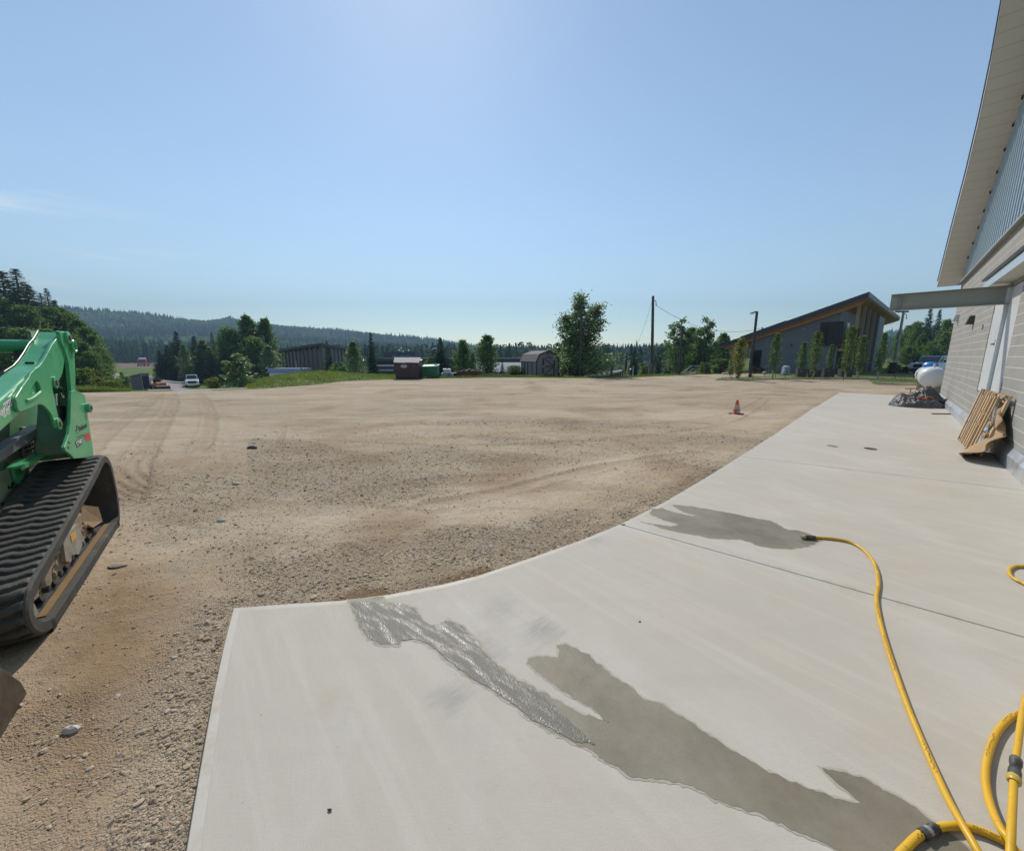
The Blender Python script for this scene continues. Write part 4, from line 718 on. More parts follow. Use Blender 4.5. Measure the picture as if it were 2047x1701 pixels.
M_GALV = simple('galvanised_steel', (.33, .34, .32), .5, .15, 3, metal=.4); M_FASCIA = simple('pale_blue_fascia', (.45, .52, .58), .4, .05, metal=.2)
M_DARK = simple('black_metal', (.018, .018, .02), .45, .1); M_LAMPM = simple('bronze_lamp_body', (.055, .05, .045), .5, .1)
t = NT('beige_soffit'); tc = t.n('TexCoord'); sp = t.n('SeparateXYZ'); t.l(tc.outputs['Object'], sp.inputs[0]); f1 = t.math('FRACT', t.math('MULTIPLY', sp.outputs[0], 3.3)); ln = t.math('LESS_THAN', f1, .055); c = t.mix(t.noise(t.coord(), 1.5, 4), (.55, .535, .475), (.63, .615, .55)); c = t.mix(t.math('MULTIPLY', ln, .5), c, (.33, .31, .26)); t.set(color=c, rough=.6, normal=t.bump(t.math('SUBTRACT', 1.0, ln), .5, .01)); M_SOFFIT = t.m
SF, SN = 12.1, -9.0                         # far and near ends of the wall
def top(s): return 4.55+(SF-s)*.52
TH = 8.0
mb = MB(); 
# wall with the door opening
D0, D1, DZ0, DZ1 = 1.62, 4.12, .885, 2.97
def quad(mb, s0, s1, z0, z1, y=0): mb.add([(s0, y, z0), (s1, y, z0), (s1, y, z1), (s0, y, z1)], [(0, 1, 2, 3)])
ZC = 4.34
for a in ((SN, D0, .0, ZC), (D1, SF, .0, ZC), (D0, D1, .0, DZ0), (D0, D1, DZ1, ZC)): quad(mb, *a)
mb.add([(SF, 0, 0), (SF, -TH, 0), (SF, -TH, ZC), (SF, 0, ZC)], [(0, 1, 2, 3)]); mb.add([(SN, 0, 0), (SN, -TH, 0), (SN, -TH, ZC), (SN, 0, ZC)], [(3, 2, 1, 0)]); mb.add([(SN, -TH, 0), (SF, -TH, 0), (SF, -TH, ZC), (SN, -TH, ZC)], [(3, 2, 1, 0)])
for s in (D0, D1): mb.add([(s, 0, DZ0), (s, -.2, DZ0), (s, -.2, DZ1), (s, 0, DZ1)], [(0, 1, 2, 3)])
mb.build('wall', M_BLOCK, bb, fix=False)
mb = MB(); pr = [(SN, .0, .29), (SN, .055, .20), (SN, .055, .0)]; q = len(pr)
mb.prism([(SN, .002, .29), (SN, .06, .19), (SN, .06, .004), (SN, .002, .004)], (SF-SN+.06, 0, 0)); mb.build('base_flashing', M_FLASH, bb)
mb = MB(); mb.prism([(SN, .002, ZC-.06), (SN, .10, ZC-.11), (SN, .10, ZC-.16), (SN, .002, ZC-.14)], (SF-SN, 0, 0)); mb.build('sill_flashing', M_GALV, bb)
# ribbed translucent clerestory between wall top and roof
mb = MB(); s = SN+.2; pts = []; pit = .32
while s < SF-.15:
    for ds, y in ((0, .0), (.06, .0), (.085, .05), (.20, .05), (.225, .0)): pts.append((s+ds, y-.03))
    s += pit
for (s0, y0), (s1, y1) in zip(pts[:-1], pts[1:]):
    if s1 > SF-.1: break
    mb.add([(s0, y0, ZC-.02), (s1, y1, ZC-.02), (s1, y1, min(top(s1), 12)), (s0, y0, min(top(s0), 12))], [(0, 1, 2, 3)])
t = NT('pale_blue_ribbed_panel'); c = t.mix(t.noise(t.coord(scale=(6, 1, .5)), 1.5, 5), (.24, .31, .35), (.40, .47, .50)); t.set(color=c, rough=.28, spec=.6, metal=.15); mb.build('clerestory', t.m, bb, fix=False)
mb = MB()
s = SN+.2+.14
while s < SF-.3:
    mb.box((s-.03, -.0, top(s)-.10), (s+.02, .05, top(s)-.03)); s += pit*2
mb.build('notch_block', M_DARK, bb)['kind'] = 'stuff'  # small black blocks stand in for the dark notches at the clerestory top
# roof: soffit with flared overhang, fascia and deck
edge = [(SF+.55, .575), (10.0, .60), (8.0, .61), (6.5, .64), (5.2, .69), (3.7, .78), (2.0, .86), (-1.0, .95), (SN-.5, 1.0)]
mb = MB()
for (s0, o0), (s1, o1) in zip(edge[:-1], edge[1:]):
    mb.add([(s0, -.05, top(s0)), (s0, o0, top(s0)), (s1, o1, top(s1)), (s1, -.05, top(s1))], [(0, 1, 2, 3)])
mb.build('soffit', M_SOFFIT, bb, fix=False)
mb = MB(); mb2 = MB()
for (s0, o0), (s1, o1) in zip(edge[:-1], edge[1:]):
    mb.add([(s0, o0, top(s0)-.015), (s1, o1, top(s1)-.015), (s1, o1+.006, top(s1)+.20), (s0, o0+.006, top(s0)+.20)], [(0, 1, 2, 3)])
    mb2.add([(s0, o0+.03, top(s0)+.20), (s1, o1+.03, top(s1)+.20), (s1, -TH, top(s1)+.20), (s0, -TH, top(s0)+.20), (s0, o0+.03, top(s0)+.24), (s1, o1+.03, top(s1)+.24), (s1, -TH, top(s1)+.24), (s0, -TH, top(s0)+.24)], [(0, 1, 2, 3), (4, 5, 6, 7), (0, 1, 5, 4)])
s0, o0 = edge[0]; mb.add([(s0, o0, top(s0)-.015), (s0, -TH, top(s0)-.015), (s0, -TH, top(s0)+.2), (s0, o0, top(s0)+.2)], [(0, 1, 2, 3)])
mb.build('fascia', simple('white_fascia', (.50, .54, .60), .45, .05), bb, fix=False); mb2.build('roof', simple('dark_roof_metal', (.10, .11, .16), .5, .1), bb, fix=False)
# loading door, its frame post and the fixed leaf
mb = MB(); mb.box((2.735, -.055, DZ0+.01), (D1-.01, -.010, DZ1-.01)); dr = mb.build('door', M_WHITE, bb, bevel=.004)
M_SATIN = simple('satin_steel', (.16, .155, .15), .4, .1, metal=.5); mb = MB(); mb.box((2.86, -.01, 1.86), (2.92, .03, 1.99)); mb.box((2.865, .03, 1.885), (3.10, .055, 1.915)); mb.build('handle', M_SATIN, dr); mb = MB(); mb.lathe([(.016, 0), (.016, .02)], (2.89, -.012, 1.76), (0, 1, 0), 10); mb.build('lock', M_SATIN, dr)
for z in (1.15, 1.9, 2.65): mb = MB(); mb.box((D1-.045, -.05, z-.06), (D1-.002, .004, z+.06)); mb.build('hinge', M_GALV, dr)
mb = MB(); mb.box((2.61, -.10, DZ0+.01), (2.725, .045, DZ1-.005)); mb.build('door_post', simple('cool_white_paint', (.55, .60, .63), .4, .03), bb, bevel=.004)
mb = MB(); mb.box((D0+.01, -.055, DZ0+.01), (2.60, -.010, DZ1-.01)); mb.build('fixed_door_leaf', M_WHITE, bb, bevel=.004)
# hoist beam over the door
mb = MB(); bs, b0, b1, z0, z1 = 2.62, -.10, 1.66, 2.66, 2.985
mb.box((bs-.006, b0, z0), (bs+.006, b1, z1)); mb.box((bs-.075, b0, z0-.012), (bs+.075, b1, z0)); mb.box((bs-.075, b0, z1), (bs+.075, b1, z1+.012)); mb.box((bs-.07, b1-.16, z0+.02), (bs-.005, b1-.15, z1-.02)); mb.build('hoist_beam', simple('grey_beam_paint', (.27, .28, .24), .55, .1, dirt=(.36, .37, .35), dirt_amt=.25), bb, bevel=.003)
# small canopy with corrugated deck
mb = MB(); mb.box((-3.0, .0, 3.06), (3.62, .25, 3.075)); cn = mb.build('canopy', M_SOFFIT, bb)
mb = MB(); mb.box((-3.0, .25, 3.045), (3.64, .262, 3.20)); mb.build('canopy_fascia', M_FASCIA, cn)
mb = MB(); pv = []
for k in range(48):
    s = -3.0+k*.14; pv += [(s, .0), (s+.05, .0), (s+.07, .05), (s+.12, .05)]
for (s0, h0), (s1, h1) in zip(pv[:-1], pv[1:]): mb.add([(s0, -.01, 3.30+h0), (s1, -.01, 3.30+h1), (s1, .30, 3.22+h1), (s0, .30, 3.22+h0)], [(0, 1, 2, 3)])
mb.build('canopy_deck', M_GALV, cn, fix=False)
for s, z in ((6.95, 2.63), (10.9, 2.95)):
    mb = MB(); mb.prism([(s-.11, .0, z+.12), (s-.11, .09, z+.12), (s-.11, .14, z-.08), (s-.11, .14, z-.11), (s-.11, .0, z-.11)], (.22, 0, 0)); mb.build('wall_lamp', M_LAMPM if s < 8 else M_WHITE, bb, bevel=.01)
mb = MB(); mb.box((5.05, .0, 2.30), (5.12, .02, 2.40)); mb.build('wall_plate', M_GALV, bb)

# ================================================================== GREY HALL with the mono-pitch roof
d2 = azdir(1896); d1 = np.array([-d2[1], d2[0], 0]); nf = -d2; C0 = P(1664, 745, 38.0); C0[2] = -.05
MH = frame(C0, d1, nf)                     # local x = along the gable to the left, y = towards us, z up
def fx_(px, py, o=0): q = plane(px, py, C0+nf*o, nf)-C0; return float(q@d1), float(q[2])
hall = thing('community_hall', 'grey metal-clad hall with a long sloping dark roof and wooden eaves', 'building', MH)
t = NT('grey_cladding'); v = t.coord(); tc = t.n('TexCoord'); sp = t.n('SeparateXYZ'); t.l(tc.outputs['Object'], sp.inputs[0]); ln = t.math('LESS_THAN', t.math('FRACT', t.math('MULTIPLY', sp.outputs[0], 1.6)), .05); c = t.mix(t.noise(v, .8, 5), (.115, .125, .14), (.15, .16, .178)); c = t.mix(t.math('MULTIPLY', ln, .35), c, (.09, .095, .1)); t.set(color=c, rough=.6, normal=t.bump(t.math('SUBTRACT', 1.0, ln), .4, .02)); M_CLAD = t.m
M_HROOF = simple('dark_hall_roof', (.030, .034, .046), .45, .15); M_WOOD = simple('orange_timber', (.42, .20, .075), .6, .2, 3); M_GLULAM = simple('glulam_timber', (.30, .195, .115), .65, .15, 3); M_GLASS = NT('dark_glass'); M_GLASS.set(color=(.008, .011, .014), rough=.08, spec=.22); M_GLASS = M_GLASS.m
RK = lambda x: 7.40-(x+1.86)*.357          # roof top height along the gable
LW = 7.35
mb = MB(); N_ = 40
poly = [(0, 0, 0), (LW, 0, 0), (LW, 0, RK(LW)-.5), (0, 0, RK(0)-.5)]; mb.prism(poly, (0, -32, 0)); mb.build('wall', M_CLAD, hall)
RT_ = 10.75
mb = MB(); mb.prism([(-1.9, .9, RK(-1.9)), (RT_, .9, RK(RT_)), (RT_, .9, RK(RT_)-.12), (RT_-1.0, .9, RK(RT_-1)-.42), (0, .9, RK(0)-.50), (-1.9, .9, RK(-1.9)-.46)], (0, -33.5, 0)); hr = mb.build('roof', M_HROOF, hall)
mb = MB(); mb.prism([(4.2, .7, RK(4.2)-.02), (8.3, .7, RK(8.3)-.02), (8.3, .7, RK(8.3)+.10), (4.2, .7, RK(4.2)+.10)], (0, -30, 0)); mb.prism([(.6, .4, RK(.6)-.02), (3.6, .4, RK(3.6)-.02), (3.6, .4, RK(3.6)+.07), (.6, .4, RK(.6)+.07)], (0, -30, 0)); mb.build('roof_panel', M_HROOF, hr)
mb = MB(); mb.prism([(-1.83, .84, RK(-1.83)-.475), (0, .84, RK(0)-.505), (RT_-1.0, .84, RK(RT_-1)-.425), (RT_-.1, .84, RK(RT_-.1)-.16), (RT_-.1, .84, RK(RT_-.1)-.20), (RT_-1.0, .84, RK(RT_-1)-.47), (0, .84, RK(0)-.55), (-1.83, .84, RK(-1.83)-.52)], (0, -33.3, 0)); mb.build('soffit', M_WOOD, hall)
mb = MB(); mb.prism([(-1.75, .3, RK(-1.75)-.53), (0, .3, RK(0)-.56), (LW+2.6, .3, RK(LW+2.6)-.48), (LW+2.6, .3, RK(LW+2.6)-.70), (0, .3, RK(0)-.9), (-1.4, .3, RK(-1.4)-.84)], (0, -.18, 0)); mb.build('eave_beam', M_WOOD, hall)
for k, y in enumerate((-.1, -3.6, -7.2, -11.2)):
    mb = MB(); mb.prism([(-1.15, y+.10, -.02), (-1.15, y-.10, -.02), (-1.12, y-.10, RK(-1)-.55), (-1.12, y+.10, RK(-1)-.55)], (-.24, 0, 0)); mb.build('timber_post', M_GLULAM, hall)
mb = MB(); mb.prism([(LW+1.2, .05, 0), (LW+1.5, .05, 0), (LW+2.35, .05, RK(LW+2)-.5), (LW+1.9, .05, RK(LW+2)-.5)], (0, -.25, 0)); mb.prism([(LW+.15, .05, 1.6), (LW+.4, .05, 1.6), (LW+.75, .05, RK(LW+.7)-.5), (LW+.35, .05, RK(LW+.4)-.5)], (0, -.25, 0)); mb.build('timber_post', M_GLULAM, hall)
# entrance: dark window bay wrapping the corner, doors below
mb = MB(); mb.box((-.35, -3.2, 2.75), (1.42, .06, 4.98)); wb_ = mb.build('window', M_GLASS, hall)
mb = MB()
for x in (-.37, .15, .6, 1.40): mb.box((x-.03, .055, 2.72), (x+.03, .09, 5.0))
mb.box((-.4, .055, 2.70), (1.44, .09, 2.78)); mb.box((-.4, .055, 4.94), (1.44, .09, 5.01)); mb.build('window_frame', M_DARK, wb_)
mb = MB(); mb.box((-.06, -14, .02), (.004, -1.0, 4.9)); mb.build('window', M_GLASS, hall)
mb = MB(); mb.box((-.12, -6, 2.25), (-.02, -.4, 2.45)); mb.build('timber_lintel', M_WOOD, hall)
mb = MB(); mb.box((-1.45, -19.5, 0), (.0, -14, RK(-.7)-.6)); mb.build('side_wall', M_CLAD, hall)
mb = MB(); mb.box((-.05, -3.4, 4.98), (.06, .05, RK(0)-.6)); mb.build('wall_return', M_CLAD, hall)
mb = MB(); mb.box((.05, .01, .02), (.14, .05, 2.72)); mb.build('downpipe', M_DARK, hall)
mb = MB(); mb.box((6.3, -.02, .02), (7.25, .03, 2.35)); hd = mb.build('door', M_GLASS, hall)
mb = MB(); mb.box((6.24, .0, .02), (6.3, .06, 2.42)); mb.box((7.25, .0, .02), (7.31, .06, 2.42)); mb.box((6.24, .0, 2.35), (7.31, .06, 2.42)); mb.build('door_frame', M_DARK, hd)
for x in (5.2, 3.6, 2.0):
    mb = MB(); mb.box((x-.05, .0, 2.75), (x+.05, .10, 3.0)); mb.build('wall_lamp', M_DARK, hall)
mb = MB(); mb.box((2.65, .0, 4.35), (2.85, .03, 4.5)); mb.build('wall_vent', simple('vent_grey', (.25, .25, .24), .6), hall)
mb = MB(); mb.tube([(7.0, -2, RK(7)-.1), (7.0, -2, RK(7)+.75)], .035, 8); mb.box((6.9, -2.03, RK(7)+.55), (7.15, -1.97, RK(7)+.6)); mb.build('service_mast', M_DARK, hr)
# concrete walk before the hall
mb = MB(); mb.box((-6, .3, -.03), (LW-1.5, 2.0, .01)); o = mb.build('hall_walk', simple('pale_walk_concrete', (.50, .49, .46), .8, .08), None, M=MH); tag(o, kind='structure')

# ================================================================== GAMBREL SHED
p0 = G(1121, 752.9, ZL); p1 = G(1076, 752.4, ZL); ex = (p0-p1); Wd = float(np.linalg.norm(ex)); ex /= Wd; ey = np.array([ex[1], -ex[0], 0]); 
MS = frame(p0, -ex, ey)                     # x along the front from right to left, y towards us
dv = -ey; dl = 3.4
# depth direction seen on the left side: turn the shed so its left flank shows
rotS = Matrix.Rotation(math.radians(33), 4, 'Z'); MS = Matrix.Translation(Vector(p1)) @ rotS @ Matrix.Translation(-Vector(p1)) @ MS; sx = Wd*1.10
shed = thing('gambrel_shed', 'small grey barn-style shed with a dark-trimmed door', 'shed', MS)
t = NT('grey_shed_siding'); tc = t.n('TexCoord'); sp = t.n('SeparateXYZ'); t.l(tc.outputs['Object'], sp.inputs[0]); ln = t.math('LESS_THAN', t.math('FRACT', t.math('MULTIPLY', t.math('ADD', sp.outputs[0], sp.outputs[1]), 5.0)), .08); c = t.mix(t.noise(t.coord(), 2, 5), (.16, .155, .155), (.21, .20, .20)); c = t.mix(t.math('MULTIPLY', ln, .5), c, (.08, .08, .08)); t.set(color=c, rough=.85); M_SID = t.m
M_TRIM = simple('dark_trim', (.022, .02, .022), .7, .1); M_SHING = simple('brown_grey_shingles', (.175, .15, .145), .9, .35, 30, .4, 30)
ht = 2.12; g_ = [(0, 0), (sx, 0), (sx, 1.30), (sx*.87, 1.83), (sx*.5, ht), (sx*.13, 1.83), (0, 1.30)]
mb = MB(); mb.prism([(x, 0, z) for x, z in g_], (0, -3.6, 0)); mb.build('wall', M_SID, shed)
def offs(d): return [(-.05-d, 1.26), (sx*.13-.02-d*.7, 1.83+.05+d*.7), (sx*.5, ht+.06+d), (sx*.87+.02+d*.7, 1.83+.05+d*.7), (sx+.05+d, 1.26)]
mb = MB(); a = offs(.0); b = offs(.05); mb.prism([(x, .08, z) for x, z in a]+[(x, .08, z) for x, z in reversed(b)], (0, -3.76, 0)); mb.build('roof', M_SHING, shed)
mb = MB(); gi = offs(-.02); go = offs(.055); 
for (a0, a1, b0_, b1_) in zip(gi[:-1], gi[1:], go[:-1], go[1:]): mb.prism([(a0[0], .085, a0[1]-.06), (a1[0], .085, a1[1]-.06), (b1_[0], .085, b1_[1]), (b0_[0], .085, b0_[1])], (0, .02, 0))
mb.box((-.02, .003, 0), (.07, .03, 1.3)); mb.box((sx-.07, .003, 0), (sx+.02, .03, 1.3)); mb.box((sx*.5-.03, .003, 1.72), (sx*.5+.03, .03, ht-.02)); mb.build('trim', M_TRIM, shed)
x0, x1 = sx*.20, sx*.72; mb = MB(); mb.box((x0, .005, .08), (x1, .04, 1.64)); dd = mb.build('door', M_SID, shed)
mb = MB(); tw = .085
for a_ in ((x0-.02, x0+tw), (x1-tw, x1+.02)): mb.box((a_[0], .041, .06), (a_[1], .06, 1.66))
for z in (.06, .80, 1.57): mb.box((x0+tw, .041, z), (x1-tw, .06, z+tw))
for (za, zb, fl) in ((.145, .80, 1), (.885, 1.57, -1)):
    xa, xb = (x1-tw, x0+tw) if fl > 0 else (x0+tw, x1-tw); dx = np.array([xb-xa, 0, zb-za]); dx /= np.linalg.norm(dx); nn = np.array([-dx[2], 0, dx[0]])*.035; A_ = np.array([xa, .043, za]); B_ = np.array([xb, .043, zb]); mb.prism([A_-nn, B_-nn, B_+nn, A_+nn], (0, .012, 0))
mb.build('door_trim', M_TRIM, dd)
for z in (.15, .84, 1.6): mb = MB(); mb.box((x1-.14, .061, z-.04), (x1+.02, .07, z+.04)); mb.build('hinge', M_GALV, dd)
for y in (-.9, -1.9, -2.7): mb = MB(); mb.box((sx, y-.05, 0), (sx+.03, y+.05, 1.28)); mb.build('batten', M_TRIM, shed)

# ================================================================== BROWN HALL far left and the low wing behind the bins
def far_pt(px, py, Yd): return P(px, py, Yd)
t = NT('brown_siding'); v = t.coord(); tc = t.n('TexCoord'); sp = t.n('SeparateXYZ'); t.l(tc.outputs['Object'], sp.inputs[0]); c = t.mix(t.noise(v, .3, 4), (.16, .13, .10), (.205, .17, .135)); t.set(color=c, rough=.85); M_BROWN = t.m
M_BRN2 = simple('dark_brown_beam', (.045, .035, .028), .8); M_ROOFD = simple('charcoal_roofing', (.05, .055, .06), .8, .2)
cA = far_pt(641, 686, 74); cL = far_pt(553, 699, 100); cR = far_pt(700, 698, 98); gz = -3.2
root = thing('brown_hall', 'dark brown flat-sided hall with upright battens behind the grass mound', 'building', (cA[0], cA[1], gz))
def L3(p): return (p[0]-cA[0], p[1]-cA[1], p[2]-gz)
def low(p): return (p[0]-cA[0], p[1]-cA[1], 0)
a, l, r = L3(cA), L3(cL), L3(cR); bk = (l[0]+r[0]-a[0], l[1]+r[1]-a[1], min(l[2], r[2])-.3)
drop = .9
mb = MB(); P4 = [a, r, bk, l]; mb.add([(p[0], p[1], 0) for p in P4]+[(p[0], p[1], p[2]-.5) for p in P4], [(0, 1, 5, 4), (1, 2, 6, 5), (2, 3, 7, 6), (3, 0, 4, 7), (4, 5, 6, 7)]); mb.build('wall', M_BROWN, root)
cen = np.mean([np.array(p) for p in P4], 0); ov = lambda p, k: tuple(np.array(p)+(np.array([p[0]-cen[0], p[1]-cen[1], 0]))*k)
mb = MB(); Q = [ov(p, .035) for p in P4]; mb.add([(p[0], p[1], p[2]-.48) for p in Q]+[p for p in Q], [(0, 1, 2, 3), (4, 5, 6, 7), (0, 1, 5, 4), (1, 2, 6, 5), (2, 3, 7, 6), (3, 0, 4, 7)]); mb.build('roof', M_ROOFD, root)
for (p, q, n_) in ((a, l, 12), (a, r, 8)):
    p, q = np.array(p), np.array(q)
    for k in range(n_+1):
        c = p+(q-p)*k/n_; o = np.array([c[0]-cen[0], c[1]-cen[1], 0]); o = o/np.linalg.norm(o)*.12; e_ = (q-p)/np.linalg.norm(q-p)*.14; mb = MB(); mb.obox((c[0]+o[0], c[1]+o[1], (c[2]-.5)/2), (e_[0], e_[1], 0), (o[0], o[1], 0), (0, 0, (c[2]-.5)/2)); mb.build('batten', M_BRN2, root)
for k in range(9):
    mb = MB(); p, q = np.array(a), np.array(l); c = p+(q-p)*(k+.5)/9; mb.obox((c[0], c[1]-.4, c[2]-.75), (.35, 0, 0), (0, .5, 0), (0, 0, .22)); mb.build('rafter_tail', M_BRN2, root)
# low wing, its raised roof light and the pale blue metal roofs in front
wing = thing('low_school_wing', 'long low dark flat-roofed wing with pale strips behind the bins', 'building', (far_pt(760, 720, 70)[0], 70, -2.6)); o0 = far_pt(760, 720, 70)
def rel(px, py, Yd): q = far_pt(px, py, Yd); return (q[0]-o0[0], q[1]-70, q[2]+2.6)
def wallbox(mb, pxa, pxb, ya, yb, Ya, Yb, depth, z0=None):
    a, b = rel(pxa, ya, Ya), rel(pxb, ya, Yb); c, d = rel(pxb, yb, Yb), rel(pxa, yb, Ya); mb.prism([a, b, c, d], (0, depth, 0))
mb = MB(); wallbox(mb, 752, 1062, 719, 760, 70, 74, 10); mb.build('wall', M_BRN2, wing)
mb = MB(); wallbox(mb, 748, 1064, 716.5, 722.5, 69.4, 73.4, 11.5); mb.build('roof', M_ROOFD, wing)
mb = MB(); wallbox(mb, 768, 830, 703.5, 719, 78, 78, 6); up_ = mb.build('roof_storey', simple('slate_blue_wall', (.05, .065, .085), .6), wing)
for xa, xb in ((784, 794), (799, 809), (812, 820)):
    mb = MB(); wallbox(mb, xa, xb, 710.5, 716, 77.9, 77.9, .08); mb.build('pane', simple('sky_glass', (.10, .17, .21), .15), up_)
mb = MB()
for px, h in ((798, 699), (802.5, 695), (806, 702), (817, 699.5)):
    b = rel(px, 704, 79); tp = rel(px, h, 79); mb.lathe([(.12, 0), (.12, tp[2]-b[2]-.15), (.2, tp[2]-b[2]-.1), (.02, tp[2]-b[2])], b, (0, 0, 1), 8)
mb.build('roof_vent', M_GALV, up_)
mb = MB(); wallbox(mb, 748, 790, 731, 740, 56, 57, 2.0); mb.build('lower_roof', simple('deep_blue_metal', (.035, .05, .10), .4), wing)
mb = MB(); wallbox(mb, 746, 791, 739, 741.5, 55.8, 56.8, 2.2); mb.build('lower_fascia', simple('pale_grey_trim', (.45, .46, .5), .5), wing)
pb = thing('blue_roof_building', 'low building with a pale blue metal roof glimpsed left of the shed', 'building', (far_pt(1015, 735, 58)[0], 58, -2.6)); q0 = far_pt(1015, 735, 58)
def relb(px, py, Yd): q = far_pt(px, py, Yd); return (q[0]-q0[0], q[1]-58, q[2]+2.6)
M_PBLUE = simple('pale_blue_metal_roof', (.13, .17, .23), .8, .15)
mb = MB(); A_, B_, C_, D_ = relb(940, 745, 52), relb(1060, 745, 52), relb(1058, 726, 60), relb(948, 726, 60); mb.prism([A_, B_, C_, D_], (0, 0, .12)); mb.build('roof', M_PBLUE, pb)
mb = MB(); mb.box((A_[0]+.3, A_[1]+.4, 0), (B_[0]-.3, A_[1]+8, A_[2]-.02)); mb.build('wall', M_BRN2, pb)

# ================================================================== GREY HUT at the left edge
def place(px, Yd, z=None): d = azdir(px); x = d[0]*Yd/d[1]; return Vector((x, Yd, tz(x, Yd) if z is None else z))
bp = place(266, 44); hgt = P(268, 745.5, 44)[2]; zb = tz(bp.x, 44)
MHU = Matrix.Translation((bp.x, bp.y, zb)) @ Matrix.Rotation(math.radians(13), 4, 'Z'); hh = hgt-zb
hut = thing('grey_hut', 'small grey plywood hut with a sloping blue-grey roof and open door', 'hut', MHU)
mb = MB(); wx, wy = .78, .70; M_PLY = simple('weathered_grey_ply', (.15, .145, .145), .85, .2, 3)
mb.prism([(-wx, -wy, 0), (wx, -wy, 0), (wx, -wy, hh-.12), (-wx, -wy, hh-.48)], (0, 2*wy, 0)); mb.build('wall', M_PLY, hut)
mb = MB(); mb.prism([(-wx-.16, -wy-.14, hh-.525), (wx+.14, -wy-.14, hh-.085), (wx+.14, -wy-.14, hh-.02), (-wx-.16, -wy-.14, hh-.46)], (0, 2*wy+.2, 0)); mb.build('roof', simple('blue_grey_roof', (.20, .27, .30), .5), hut)
mb = MB(); mb.box((wx+.002, -wy+.14, .08), (wx+.012, wy-.10, hh-.36)); dh = mb.build('door_opening', simple('painted_dark_inside', (.02, .018, .03), .9), hut)  # near-black panel paints the shade inside the open doorway
mb = MB()
for y in (-wy+.08, wy-.10): mb.box((wx+.003, y, .0), (wx+.05, y+.06, hh-.1))
mb.box((wx+.003, -wy+.15, .3), (wx+.03, wy-.10, .36)); mb.build('door_frame', simple('pale_timber_trim', (.36, .34, .33), .8), dh)
# ================================================================== GREEN COMPACT TRACK LOADER (local x forward, y to its left, z up)
MA_ = G(238, 1052, -.04); MB_ = G(88, 1293, -.04); mf = (MB_-MA_)/np.linalg.norm(MB_-MA_); mL = np.array([-mf[1], mf[0], 0]); MO = np.array([MA_[0], MA_[1], ZL-.005])
MM = frame(MO, mf, mL)
def Q(px, py, y=0.0):
    q = plane(px, py, MO+mL*y, mL)-MO; return np.array([q@mf, y, q[2]])
def QL(l, y): return [Q(a, b, y) for a, b in l]
def z1(l): return [(x/10.235, 640+y/10.235) for x, y in l]
def z2(l): return [(x/10.235, 780+y/10.235) for x, y in l]
ld = thing('track_loader', 'green compact track loader with black rubber tracks at the left edge', 'track loader', MM)
t = NT('green_machine_paint'); v = t.coord(); c = t.mix(t.noise(v, 2, 5), (.045, .345, .135), (.075, .41, .175)); c = t.mix(t.math('MULTIPLY', t.ramp(t.noise(v, 5, 8, .7), [(.55, 0), (.8, 1)]), .45), c, (.27, .36, .22)); c = t.mix(t.ramp(t.noise(v, 60, 3), [(.74, 0), (.78, 1)]), c, (.10, .16, .07)); 
t.set(color=c, rough=t.ramp(t.noise(v, 6, 5), [(.35, .26), (.7, .48)]), spec=.5, coat=.15); M_GREEN = t.m
M_DGREEN = simple('dusty_green_paint', (.035, .24, .10), .5, .2, 3, dirt=(.22, .21, .14), dirt_amt=.5)
M_CHASSIS = simple('muddy_green_chassis', (.045, .25, .115), .5, .15, 3, dirt=(.30, .30, .20), dirt_amt=.95, dscale=2.0)
t = NT('track_rubber'); v = t.coord(); c = t.mix(t.noise(v, 7, 6), (.032, .032, .030), (.075, .072, .066)); c = t.mix(t.math('MULTIPLY', t.ramp(t.noise(v, 4, 7, .7), [(.5, 0), (.75, 1)]), .5), c, (.19, .165, .13)); t.set(color=c, rough=.72, spec=.35, normal=t.bump(t.noise(v, 50, 4), .3, .008)); M_RUB = t.m
t = NT('dried_mud'); v = t.coord(); c = t.mix(t.noise(v, 6, 7, .7), (.21, .155, .10), (.37, .30, .215)); c = t.mix(t.ramp(t.noise(v, 4, 6, .7), [(.56, 0), (.66, 1)]), c, (.09, .06, .035)); t.set(color=c, rough=.95, normal=t.bump(t.noise(v, 18, 6, .7), .9, .03)); M_MUD = t.m
M_FRAMEP = simple('dusty_grey_frame', (.33, .31, .27), .8, .15, 6, .3, 25, dirt=(.22, .15, .09), dirt_amt=.6, dscale=6)
M_STEELG = simple('worn_grey_steel', (.17, .17, .18), .5, .12, 4, dirt=(.28, .26, .22), dirt_amt=.3, metal=.3)
M_PIN = simple('rusty_pin', (.20, .14, .11), .5, .25, 20, metal=.6); M_BLKP = simple('black_cylinder_paint', (.014, .014, .016), .38, .2, 5, dirt=(.09, .08, .065), dirt_amt=.4); M_CHROME = NT('chrome_rod'); M_CHROME.set(color=(.6, .6, .6), metal=1.0, rough=.15); M_CHROME = M_CHROME.m
